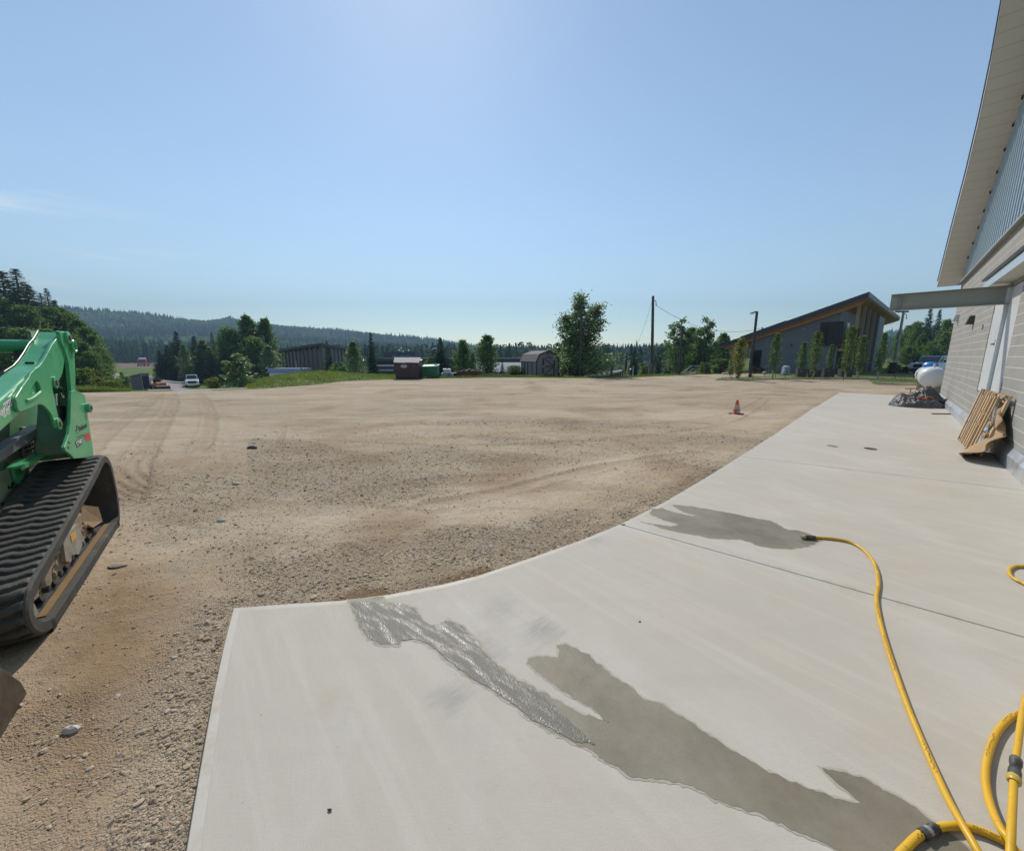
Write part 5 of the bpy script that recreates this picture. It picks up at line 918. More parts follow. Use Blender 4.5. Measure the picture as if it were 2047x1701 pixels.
# ---- track belt
TP = [(.10, .0), (1.72, .0), (1.88, .02), (2.02, .075), (2.115, .17), (2.135, .27), (2.08, .36), (1.97, .415), (1.55, .485), (1.0, .585), (.45, .69), (.16, .755), (.05, .765), (-.06, .735), (-.14, .67), (-.185, .58), (-.20, .40), (-.18, .20), (-.11, .06), (-.01, .01)]
def belt(y0, y1, par, nm='track'):
    loop = []
    n = len(TP)
    for i in range(n):
        p0, p1, p2, p3 = [np.array(TP[(i+k-1) % n]) for k in range(4)]
        for k in range(8):
            u = k/8; loop.append(.5*((2*p1)+(-p0+p2)*u+(2*p0-5*p1+4*p2-p3)*u*u+(-p0+3*p1-3*p2+p3)*u**3))
    loop = np.array(loop); seg = np.linalg.norm(np.roll(loop, -1, 0)-loop, axis=1); cum = np.concatenate([[0], np.cumsum(seg)]); L = cum[-1]
    nl = 62; SP = 12; NS = nl*SP; ss = np.arange(NS)/NS*L; cl = np.vstack([loop, loop[:1]]); px_ = np.interp(ss, cum, cl[:, 0]); pz_ = np.interp(ss, cum, cl[:, 1])
    tx = np.roll(px_, -1)-np.roll(px_, 1); tz_ = np.roll(pz_, -1)-np.roll(pz_, 1); tl = np.hypot(tx, tz_); nx, nz_ = tz_/tl, -tx/tl    # outward (loop runs counter-clockwise seen from -y)
    ys = np.linspace(y0, y1, 45); K = len(ys); V = []; 
    prof = np.array([1, 1, 1, 1, 1, 1, .85, .05, 0, 0, .05, .85])
    for layer in (0, 1):
        for j, y in enumerate(ys):
            e_ = min(j, K-1-j)
            sh = math.sin(y*41)*.9+math.sin(y*83+1)*.25
            if layer == 0:
                ph = (np.arange(NS)+sh*1.5) % SP; lug = np.interp(ph, np.arange(SP+1), np.append(prof, prof[0])); dpt = .030*lug if e_ > 2 else np.full(NS, .024 if e_ else .012)
            else: dpt = np.full(NS, -.045)
            V.append(np.stack([px_+nx*(dpt-.030), np.full(NS, y), pz_+nz_*(dpt-.030)], 1))
    V = np.concatenate(V); Fc = []
    i = np.arange(NS); i2 = (i+1) % NS
    for layer in (0, 1):
        for j in range(K-1):
            b = (layer*K+j)*NS; q = np.stack([b+i, b+i2, b+NS+i2, b+NS+i], 1); Fc.append(q if layer == 0 else q[:, ::-1])
    for j in (0, K-1):
        b0, b1 = j*NS, (K+j)*NS; q = np.stack([b0+i, b1+i, b1+i2, b0+i2], 1); Fc.append(q if j == 0 else q[:, ::-1])
    o = np_mesh(nm, V, np.concatenate(Fc), M_RUB, par); smooth_by_angle(o.data, 30)
    # worn rail rubbed by the rollers on the inside of the belt
    return o
tk = belt(-.42, .0, ld)
mb = MB(); mb.box((.08, -.085, .076), (1.78, -.045, .084)); mb.build('worn_rail', simple('rusty_worn_strip', (.22, .13, .05), .5, .3, 8), tk)
mb = MB(); mb.box((.06, -.15, .076), (1.80, -.10, .088)); mb.box((.06, -.28, .076), (1.80, -.22, .088)); mb.build('inner_rib', simple('polished_rubber', (.10, .10, .11), .35, .2, 12), tk)
belt(-1.85, -1.43, ld)
# ---- track frame, mud, rollers, idler, sprocket
fr = MB(); y0 = -.075
fp = [(.25, .20), (.50, .37), (.95, .385), (1.25, .40), (1.75, .33), (1.93, .24), (1.90, .15), (1.70, .16), (1.45, .12), (1.40, .14), (1.22, .12), (1.17, .14), (.95, .12), (.90, .14), (.70, .12), (.62, .14), (.42, .13)]
fr.prism([(x, -.10, z) for x, z in fp], (0, -.22, 0)); ufr = fr.build('track_frame', M_MUD, ld, bevel=.012)
mb = MB(); mb.prism([(.72, -.098, .14), (.80, -.098, .355), (1.17, -.098, .37), (1.20, -.098, .20), (1.12, -.098, .15), (1.0, -.098, .17), (.92, -.098, .13), (.82, -.098, .16)], (0, .026, 0)); mb.prism([(.80, -.098, .355), (1.17, -.098, .37), (1.14, -.16, .41), (.83, -.16, .40)], (0, 0, .006)); mb.build('cover_plate', M_FRAMEP, ufr, bevel=.01)
mb = MB(); mb.prism([(.90, -.071, .27), (1.02, -.071, .275), (1.02, -.071, .335), (.90, -.071, .33)], (0, .002, 0)); mb.build('warning_sticker', simple('yellow_sticker', (.60, .36, .09), .5, .25, 30), ufr)
mb = MB(); mb.prism([(.20, -.06, .15), (.24, -.06, .30), (.52, -.10, .42), (.60, -.10, .30), (.50, -.06, .20)], (0, -.02, 0)); mb.prism([(.24, -.06, .30), (.52, -.10, .42), (.52, -.25, .42), (.24, -.22, .30)], (0, 0, .012)); mb.build('mud_shelf', simple('mud_on_steel', (.27, .18, .10), .95, .3, 8, .5, 20), ufr, bevel=.01)
mb = MB(); mb.prism([(1.76, -.075, .10), (1.83, -.075, .30), (1.91, -.075, .27), (1.84, -.075, .09)], (0, -.03, 0)); mb.build('idler_bracket', M_FRAMEP, ufr, bevel=.006)
rg = random.Random(4); mb = MB()
for k in range(60): 
    x = rg.uniform(.28, 1.85); mb.ell((x, -.095-rg.uniform(0, .10), rg.uniform(.16, .36)+rg.uniform(-.03, .05)), (rg.uniform(.02, .07), .025, rg.uniform(.015, .045)), 7, 5, .5, k)
mb.build('mud_clods', M_MUD, ufr)['kind'] = 'stuff'
def wheel(x, z, r, nm, w0=-.11, w1=-.36):
    mb = MB(); mb.lathe([(r*.35, 0), (r*.92, 0), (r, .03), (r, abs(w1-w0)-.03), (r*.9, abs(w1-w0)), (r*.3, abs(w1-w0))], (x, w0, z), (0, -1, 0), 20); mb.lathe([(r*.3, 0), (r*.3, .03), (r*.12, .035)], (x, w0, z), (0, 1, 0), 12); return mb.build(nm, M_BLKP, ld, smooth=True)
for x in (.46, .78, 1.06, 1.32, 1.56): wheel(x, .165, .078, 'roller', -.10)
wheel(1.88, .22, .165, 'idler'); wheel(.05, .52, .19, 'sprocket', -.15)
mb = MB(); mb.box((-.1, -.40, .30), (.35, -.25, .62)); mb.build('drive_motor', M_MUD, ld, bevel=.03)
# ---- main body
mb = MB(); mb.prism([(-.62, -.48, .45), (1.98, -.48, .26), (2.0, -.48, .50), (1.55, -.48, .78), (1.45, -.48, 1.12), (.62, -.48, 1.34), (-.55, -.48, 1.38)], (0, -.89, 0)); body = mb.build('body', M_DGREEN, ld, bevel=.02)
mb = MB(); mb.prism([(.10, -.478, .50), (.17, -.478, .80), (.62, -.478, .82), (1.4, -.478, .70), (2.02, -.478, .56), (2.02, -.478, .28), (.10, -.478, .36)], (0, .025, 0)); chs = mb.build('chassis_side', M_CHASSIS, ld, bevel=.006)
mb = MB()
for px, py in ((34,950),(24,967),(17,974),(23,973),(5,1007),(13,1007),(3,1040),(27,1003),(14,1018)): q = Q(px, py, -.452); mb.lathe([(.014, 0), (.014, .006), (.004, .007)], q, (0, 1, 0), 8)
mb.build('bolt', M_BLKP, chs)['kind'] = 'stuff'
q = Q(32, 950, -.45); mb = MB(); mb.lathe([(.085, 0), (.085, .022)], q-np.array([0, .001, 0]), (0, 1, 0), 24); mb.prism([q+np.array([-.08, 0, 0]), q+np.array([.08, 0, 0]), q+np.array([.08, 0, .12]), q+np.array([-.10, 0, .12])], (0, .021, 0)); mb.build('side_lug', M_GREEN, chs, bevel=.004)
# grille with its mesh
gl = [(42, 856), (76, 853), (90, 866), (92, 896), (80, 912), (60, 921), (50, 922), (45, 905)]
mb = MB(); mb.prism(QL(gl, -.470), (0, .004, 0)); gr_ = mb.build('grille', simple('grille_black', (.010, .011, .012), .6), ld)
mb = MB(); gx = [p[0] for p in QL(gl, -.46)]; gz_ = [p[2] for p in QL(gl, -.46)]; x0, x1, za, zb = min(gx), max(gx), min(gz_), max(gz_)
for k in range(1, 9): x = x0+(x1-x0)*k/9; mb.box((x-.004, -.465, za+.03), (x+.004, -.458, zb-.03))
for k in range(1, 8): z = za+(zb-za)*k/8; mb.box((x0+.03, -.463, z-.004), (x1-.03, -.456, z+.004))
mb.build('mesh_guard', simple('grille_wire', (.03, .05, .045), .5), gr_)
mb = MB(); pts = QL(gl+[gl[0]], -.458); mb.tube(pts, .010, 6); mb.build('grille_rim', M_STEELG, gr_)
# track fender: bright curved strip above the belt
fl = QL([(41, 931.5), (50, 926), (62, 919.5), (74, 912.5), (86, 905.5), (97, 900.5), (105, 898.2), (115, 897.8), (127, 898.5)], -.30)
mb = MB(); 
for a, b in zip(fl[:-1], fl[1:]): mb.prism([a, b, b+np.array([0, 0, -.016]), a+np.array([0, 0, -.016])], (0, -.07, 0)); mb.prism([a+np.array([0, .004, 0]), b+np.array([0, .004, 0]), b+np.array([0, .004, -.035]), a+np.array([0, .004, -.035])], (0, -.006, 0))
mb.build('fender', M_GREEN, ld)
# ---- rear tower plate with its lettering
ft = [(144,782),(148,780.2),(152.4,780.4),(160,784),(169,788.8),(171.5,798),(172.4,806),(176.5,834),(180.7,863),(184.7,888),(188,913.8),(168,915.4),(148.5,916.8),(141,908),(135,904),(131,901),(129,894),(133,883.5),(137.8,868),(140.7,848),(141.8,819),(142,797.6)]
FY = -.10
mb = MB(); mb.prism(QL(ft, FY), (0, -.022, 0)); tw_ = mb.build('rear_tower', M_GREEN, ld, bevel=.004)
mb = MB(); mb.prism(QL([(144,784),(150,782),(168,790),(171,806),(179.5,863),(185,905),(150,914),(142,905),(140,880),(143,848),(144,819)], FY-.03), (0, -.21, 0)); mb.build('tower_box', M_DGREEN, ld, bevel=.01)
q = Q(172.3, 815.5, FY); mb = MB(); mb.lathe([(.045, -.01), (.045, .030), (.038, .034)], q, (0, 1, 0), 20); bs_ = mb.build('pivot_boss', M_GREEN, tw_, smooth=True)
mb = MB(); mb.lathe([(.024, .03), (.024, .040), (.01, .042)], q, (0, 1, 0), 12); mb.build('pivot_pin', M_PIN, bs_)
mb = MB(); 
for px, py in ((137.5, 884), (136, 894)): mb.lathe([(.013, 0), (.013, .004), (.004, .005)], Q(px, py, FY), (0, 1, 0), 8)
mb.build('bolt', M_PIN, tw_)
# lettering lies on the tower's outer face (normal +y): text x axis runs towards the rear (-x local)
def face_M(px, py, y, rot=0.0): 
    q = Q(px, py, y); return Matrix(((-1, 0, 0, q[0]), (0, 0, 1, y+.0008), (0, 1, 0, q[2]), (0, 0, 0, 1))) @ Matrix.Rotation(rot, 4, 'Z')
M_BLKT = simple('black_decal', (.03, .035, .035), .5); M_REDT = simple('red_decal', (.50, .055, .05), .45, .1); M_SILT = simple('white_decal', (.62, .65, .62), .4); M_WTAG = simple('white_tag', (.72, .72, .74), .5, .04)
wq = abs(Q(157.5, 855, FY)[0]-Q(175.5, 850, FY)[0]); hq = abs(Q(160, 851, FY)[2]-Q(160, 862, FY)[2])
text_mesh('Bobcat', 'maker_lettering', M_BLKT, face_M(158, 862.5, FY, .03), hq*1.28, tw_, bold=.004, squeeze=wq/(hq*1.28*3.05))
mb = MB()
for poly in ([(152.2, 851), (154.5, 848.5), (155, 853), (153, 856)], [(150.5, 860), (153, 857), (154, 861), (151, 863)], [(152.5, 856.5), (154.8, 854.5), (154.6, 860), (153.4, 858)], [(153.3, 865), (154.8, 864.2), (154.6, 867), (153.5, 867.2)]): mb.prism(QL(poly, FY+.0004), (0, .0008, 0))
mb.build('head_emblem', M_BLKT, tw_)
mb = MB(); mb.prism(QL(z2([(1690, 910), (1815, 860), (1860, 1005), (1765, 1060), (1735, 990)]), FY+.0004), (0, .0008, 0)); mb.build('red_flash', M_REDT, tw_)
mb = MB(); mb.prism(QL(z2([(1550, 965), (1700, 905), (1705, 925), (1556, 975)]), FY+.0004), (0, .0008, 0)); mb.build('red_flash_line', M_BLKT, tw_)
w3 = abs(Q(152.3, 892, FY)[0]-Q(165.5, 888, FY)[0]); h3 = abs(Q(155, 882, FY)[2]-Q(155, 892, FY)[2])
text_mesh('T740', 'model_lettering', M_BLKT, face_M(152.6, 893.3, FY, .06), h3*1.30, tw_, bold=.012, squeeze=w3/(h3*1.3*2.25), shear=.15, lift=.0004); text_mesh('T740', 'model_lettering', M_SILT, face_M(152.6, 893.3, FY+.001, .06), h3*1.30, tw_, bold=.002, squeeze=w3/(h3*1.3*2.25), shear=.15, lift=.0008)
# ---- upright link behind the arm
lk = z1([(1200,232),(1250,222),(1290,226),(1350,280),(1400,340),(1450,400),(1490,470),(1508,560),(1525,700),(1535,900),(1540,1150),(1545,1430)])+[(151, 792), (144, 796)]+z1([(1465,1500),(1440,1200),(1410,900),(1380,760),(1330,600),(1260,450),(1235,300)])
LY = -.128
hole = z1([(1450+42*math.cos(a), 535+90*math.sin(a)) for a in np.linspace(0, 2*PI, 20)[:-1]])
mb = MB(); mb.prism_hole(QL(lk, LY), QL(hole, LY), (0, -.025, 0)); lko = mb.build('lift_link', M_GREEN, ld)
mb = MB(); mb.prism([p+np.array([0, -.17, 0]) for p in QL(lk, LY)], (0, -.025, 0)); lw = [p for p in QL(z1([(1440,420),(1520,750),(1540,1430)])+[(150.5,790)], LY)]
for a, b in zip(lw[:-1], lw[1:]): mb.prism([a+np.array([.02, -.024, 0]), b+np.array([.02, -.024, 0]), b+np.array([.03, -.024, 0]), a+np.array([.03, -.024, 0])], (0, -.15, 0))
mb.build('link_inner_plate', M_DGREEN, lko)
qc = Q(141.7, 692.3, LY); rx = abs(Q(137.5, 692, LY)[0]-qc[0]); mb = MB()
cir = [qc+np.array([math.cos(a)*.052, 0, math.sin(a)*.052]) for a in np.linspace(0, 2*PI, 25)]; mb.tube([p+np.array([0, .02, 0]) for p in cir], .013, 6, cap=False); mb.lathe([(.06, -.10), (.06, .012), (.05, .012), (.05, -.10)], qc, (0, 1, 0), 24); mb.build('tube_collar', M_GREEN, lko, smooth=True)
qp = Q(131.5, 675, LY); mb = MB(); mb.lathe([(.055, -.02), (.055, .02), (.05, .024)], qp, (0, 1, 0), 20); mb.build('pivot_boss', M_GREEN, lko, smooth=True); mb = MB(); mb.lathe([(.026, 0), (.026, .034), (.012, .036)], qp, (0, 1, 0), 14); mb.build('pivot_pin', M_PIN, lko)
# ---- lift arm: boxed tube and its side plate
AY = -.145
ap = z1([(1240,250),(1225,350),(1228,490),(1255,545),(1290,600),(1318,670),(1326,720),(1315,850),(1300,980),(1280,1090),(1250,1165),(1210,1230),(1165,1285),(1140,1330),(1115,1350),(1090,1335),(1080,1370),(1078,1420),(1095,1500)])+z2([(1110,100),(1135,210),(1150,330),(1175,440),(1200,560),(1222,660),(1226,720),(1210,775),(1182,792),(1155,775),(1130,710),(1110,640),(1060,500),(980,390),(900,310),(830,285),(770,300),(720,325),(580,388),(440,440),(400,432),(368,385),(350,300),(345,240)])+z1([(315,1610),(330,1570),(395,1465),(460,1360),(525,1270),(590,1180),(640,1080),(720,1000),(800,940),(860,870),(915,785),(970,690),(1015,600),(1060,510),(1105,450),(1150,390),(1190,320)])
hol = z1([(680,1335),(715,1290),(760,1240),(800,1290),(830,1360),(842,1420),(828,1470)])+z2([(790,70),(720,130),(640,180),(545,215),(600,120),(640,-20)])
mb = MB(); mb.prism_hole(QL(ap, AY), QL(hol, AY), (0, -.020, 0)); arm = mb.build('lift_arm', M_GREEN, ld, bevel=.003, seg=1)
bx = z1([(-900,1960),(0,1400),(210,1220),(290,1110),(370,1030),(460,975),(540,920),(985,240),(1215,238),(1235,480),(1150,700),(900,1000),(700,1330)])+z2([(560,430),(380,560),(0,920),(-900,1760)])
mb = MB(); 
AYB = AY-.021
bx3 = QL(z1([(1225,240),(1150,390),(1060,510),(970,690),(880,840),(800,940),(640,1080),(560,1190)])+[(42,778),(20,795),(0,811),(-60,852)], AYB)
# top faces of the arm run back from the plate edge by the arm's width
topl = QL(z1([(1225,240),(1150,390),(1060,510),(970,690),(880,840),(800,940),(640,1060)])+[(45,760),(25,778),(0,800),(-45,832),(-95,862)], AYB); botl = QL([(120,700),(118,730),(110,758),(100,776),(88,790),(76,800),(60,815),(46,824),(22,846),(0,866),(-40,895),(-85,925)], AYB)
mb.prism(topl+botl[::-1], (0, -.135, 0))
ta, tb_ = topl[-1], botl[-1]; ya = ta[1]; mb.prism([ta+np.array([-.002, .002, 0]), (2.45, ya+.002, .92), (2.62, ya+.002, .62), (2.66, ya+.002, .32), (2.50, ya+.002, .28), (2.40, ya+.002, .52), tb_+np.array([-.002, .002, 0])], (0, -.139, 0)); ab = mb.build('arm_tube', M_GREEN, arm, fix=True, bevel=.018, seg=3)
mb = MB(); ed = [p+np.array([0, -.132, .006]) for p in topl[:7]]; mb.tube(ed, .0032, 6); mb.tube([p+np.array([0, .004, 0]) for p in QL(z1([(590,1180),(540,1240),(460,1360),(400,1460),(335,1590)]), AYB)], .006, 6); mb.build('weld_seam', simple('bright_weld', (.50, .55, .50), .35, .35, 40, metal=.3), arm)
mb = MB()
for (a, b) in (((886, 505), (960, 495)), ((600, 905), (650, 895)), ((945, 343), (1150, 335))):
    q = QL(z1([a, b]), AYB-.06); c_ = (q[0]+q[1])/2; mb.obox(c_+np.array([0, 0, .012]), (.012, 0, 0), (0, .025, 0), (0, 0, .006))
mb.build('arm_slot', M_BLKP, arm)
pl_ = QL(z2([(545,215),(640,180),(720,130),(790,70),(822,40)]), AY+.004); mb = MB(); mb.tube(pl_, .010, 6); mb.build('pocket_lip', M_GREEN, arm, smooth=True)
for px, py, r in ((108.6, 764.5, .030), (115.4, 847.3, .030)):
    q = Q(px, py, AY); mb = MB(); mb.lathe([(r*1.7, -.002), (r*1.7, .010), (r*1.6, .013)], q, (0, 1, 0), 20); mb.build('pin_boss', M_GREEN, arm, smooth=True); mb = MB(); mb.lathe([(r*.85, .012), (r*.85, .022), (r*.4, .024)], q, (0, 1, 0), 12); mb.build('pin', M_PIN, arm)
# owner's tag and rental lettering along the tube
q0, q1 = Q(0, 822, AYB), Q(28.5, 800, AYB); rt = math.atan2(q1[2]-q0[2], -(q1[0]-q0[0])); hT = .085; TL = math.hypot(q1[0]-q0[0], q1[2]-q0[2])
ux = np.array([(q1-q0)[0], 0, (q1-q0)[2]])/TL; uz = np.array([ux[2], 0, -ux[0]]); uz = uz if uz[2] > 0 else -uz
def arm_M(org, y): return Matrix(((ux[0], uz[0], 0, org[0]), (0, 0, 1, y), (ux[2], uz[2], 0, org[2]), (0, 0, 0, 1)))
qe = Q(28.6, 797.5, AYB); hT = abs(Q(23.5, 788.4, AYB)[2]-Q(28.6, 800.5, AYB)[2])
TW = hT*4.3; org = qe-ux*TW-uz*hT*.55
mb = MB(); mb.prism([org+np.array([0, .0002, 0]), org+ux*TW+np.array([0, .0002, 0]), org+ux*TW+uz*hT+np.array([0, .0002, 0]), org+uz*hT+np.array([0, .0002, 0])], (0, .0012, 0)); tg = mb.build('number_tag', M_WTAG, arm)
text_mesh('554325', 'number', M_BLKT, arm_M(org+ux*TW*.03+uz*hT*.16, AYB+.0016), hT*.98, tg, squeeze=TW*.94/(hT*.98*3.35), lift=.0006)
og2 = Q(20.8, 815.5, AYB); text_mesh('SUNBELT', 'rental_lettering', M_SILT, arm_M(og2-ux*hT*4.2-uz*hT*.05, AYB+.0006), hT*1.0, arm, bold=.004, squeeze=.98, lift=.0006); text_mesh('RENTALS', 'rental_lettering', M_SILT, arm_M(og2-ux*hT*3.2-uz*hT*.62, AYB+.0006), hT*.55, arm, bold=.001, squeeze=1.15, lift=.0006)
# the other arm, mirrored across the machine, and the cross tube
c2 = copy_tree(arm); 
c2.location = (0, -1.52, 0)
for ch in list(c2.children):
    if 'letter' in ch.name or 'tag' in ch.name or 'number' in ch.name:
        for g_ in list(ch.children): bpy.data.objects.remove(g_)
        bpy.data.objects.remove(ch)
qa = Q(78, 693, AYB-.10); mb = MB(); mb.tube([(qa[0], AYB-.11, qa[2]), (qa[0], -1.72, qa[2])], .056, 18); mb.build('cross_tube', M_GREEN, ld, smooth=True)
q = Q(60, 704, AYB-.2); mb = MB(); mb.prism([(qa[0]+.02, AYB-.14, qa[2]-.04), (qa[0]+.02, AYB-.24, qa[2]-.05), (qa[0]+.10, AYB-.20, qa[2]-.14), (qa[0]+.12, AYB-.14, qa[2]-.12)], (.04, 0, 0)); mb.build('tube_bracket', M_BLKP, ld)
# ---- hydraulics
CYL = -.215
a, b = Q(121, 869, CYL), Q(110.5, 788, CYL); mb = MB(); mb.tube([a, a+(b-a)*.70], .050, 18); mb.lathe([(.064, -.05), (.064, .05)], a, (0, 1, 0), 20); cy = mb.build('lift_cylinder', M_BLKP, ld, smooth=True)
mb = MB(); mb.tube([a+(b-a)*.70, b], .024, 12); mb.build('rod', M_CHROME, cy, smooth=True)
a, b = Q(126, 806, CYL), Q(127, 792, CYL); mb = MB(); mb.tube([a, b], .042, 16); mb.build('tilt_cylinder', M_BLKP, ld, smooth=True)
for dx, dz, m_ in ((0, 0, M_CHROME), (1.5, 2.0, M_BLKP), (3.0, 4.0, M_BLKP)):
    mb = MB(); mb.tube(catmull(QL([(110, 771+dz), (116+dx, 773+dz*.4), (122+dx, 779), (126+dx, 787), (128, 795)], -.16-.01*dx), 5), .011, 7); mb.build('hydraulic_hose', m_, ld, smooth=True)
for k, pts in enumerate(([(119, 812), (122, 822), (126, 832), (129, 842), (131, 856)], [(121, 812), (124.5, 822), (127, 834), (128, 846), (127, 858)])):
    mb = MB(); mb.tube(catmull(QL(pts, -.19), 5), .012, 7); mb.build('hydraulic_hose', M_BLKP, ld, smooth=True)
# grey lower control link
lb = QL(z2([(-420,1510),(0,1262),(500,930),(720,800),(840,720),(905,690),(905,830),(820,900),(500,1140),(0,1480),(-420,1760)]), -.33)
mb = MB(); mb.prism(lb, (0, -.085, 0)); mb.build('control_link', M_STEELG, ld, bevel=.006)
# ---- cab (outside the picture, needed from the side)
mb = MB(); mb.prism([(.62, -.56, 1.26), (1.62, -.56, .95), (1.66, -.56, 1.95), (.75, -.56, 2.02)], (0, -.73, 0)); cab_ = mb.build('cab', M_BLKP, ld, bevel=.03); mb = MB(); mb.prism([(.86, -.556, 1.42), (1.52, -.556, 1.30), (1.55, -.556, 1.86), (.90, -.556, 1.90)], (0, .008, 0)); mb.build('cab_window', M_GLASS, cab_); mb = MB(); mb.prism([(1.625, -.64, 1.05), (1.625, -1.21, 1.05), (1.665, -1.21, 1.86), (1.665, -.64, 1.86)], (.008, 0, 0)); mb.build('cab_door_glass', M_GLASS, cab_)
mb = MB()
for k in range(5): mb.box((.90+k*.14, -.545, 1.36), (.92+k*.14, -.535, 1.88))
mb.build('window_bars', M_STEELG, cab_); mb = MB(); mb.box((.70, -1.32, 2.01), (1.72, -.53, 2.06)); mb.build('cab_roof', M_BLKP, cab_, bevel=.02)
for y in (-.62, -1.22): mb = MB(); mb.box((1.70, y-.07, 1.93), (1.76, y+.07, 2.0)); mb.build('work_lamp', M_CHROME, cab_, bevel=.015)
mb = MB(); q = Q(3, 760, -.56); mb.tube([Q(-8, 725, -.5), Q(2, 740, -.5), Q(6, 776, -.5)], .03, 8); mb.build('cab_step_guard', M_STEELG, ld)
mb = MB(); mb.prism(QL([(2, 768), (4, 744), (12, 743), (20, 760), (18, 766)], -.62), (0, -.05, 0)); mb.build('engine_cover_edge', M_DGREEN, ld)
# ---- bucket
mb = MB(); bkp = [(2.47, .0), (2.62, .0), (3.30, .02), (3.30, .05), (2.78, .07), (2.68, .14), (2.72, .30), (2.95, .62), (2.90, .64), (2.62, .30), (2.50, .12)]
mb.prism([(x, .03, z) for x, z in bkp], (0, -1.92, 0)); bkt = mb.build('bucket', simple('muddy_bucket_steel', (.045, .033, .024), .6, .3, 5, .4, 20, metal=.3, dirt=(.12, .085, .055), dirt_amt=.6), ld, bevel=.02)
mb = MB(); mb.prism([(2.50, .031, .10), (2.47, .031, .01), (2.62, .031, .005), (3.15, .031, .02), (3.0, .031, .40), (2.92, .031, .60), (2.66, .031, .32)], (0, .02, 0)); mb.build('bucket_side', simple('brown_bucket_plate', (.055, .038, .025), .7, .3, 6, .4, 20, dirt=(.15, .11, .075), dirt_amt=.6), bkt, bevel=.008)
mb = MB(); mb.prism([(2.1, -.7, .45), (2.42, -.7, .25), (2.45, -.7, .55), (2.15, -.7, .85)], (0, -.5, 0)); mb.build('bucket_mount', M_BLKP, ld)
# ================================================================== VEHICLES
M_TYRE = simple('tyre_rubber', (.02, .02, .02), .85, .1); M_RIM = simple('alloy_rim', (.35, .35, .36), .35, .05, metal=.7); M_CARGLASS = NT('car_glass'); M_CARGLASS.set(color=(.03, .045, .06), rough=.06, spec=.6); M_CARGLASS = M_CARGLASS.m
M_LENS = simple('headlight_lens', (.6, .62, .64), .15, .05); M_TAIL = simple('tail_light', (.35, .02, .02), .25, .05)
def paint(name, col): 
    t = NT(name); t.set(color=t.mix(t.noise(t.coord(), 2, 4), tuple(c*.94 for c in col), col), rough=.28, spec=.5, coat=.4); return t.m
def road_wheel(root, x, y, r, side, wd=.24):
    mb = MB(); mb.lathe([(r*.58, 0), (r*.92, 0), (r, .04), (r, wd-.04), (r*.92, wd), (r*.58, wd)], (x, y, r), (0, side, 0), 20); w_ = thing_part('wheel', mb, M_TYRE, root)
    mb = MB(); mb.lathe([(r*.60, wd*.75), (r*.60, wd*.9), (r*.15, wd*.82)], (x, y, r), (0, side, 0), 14); mb.build('rim', M_RIM, w_, smooth=True)
def thing_part(nm, mb, m, root): return mb.build(nm, m, root, smooth=True)
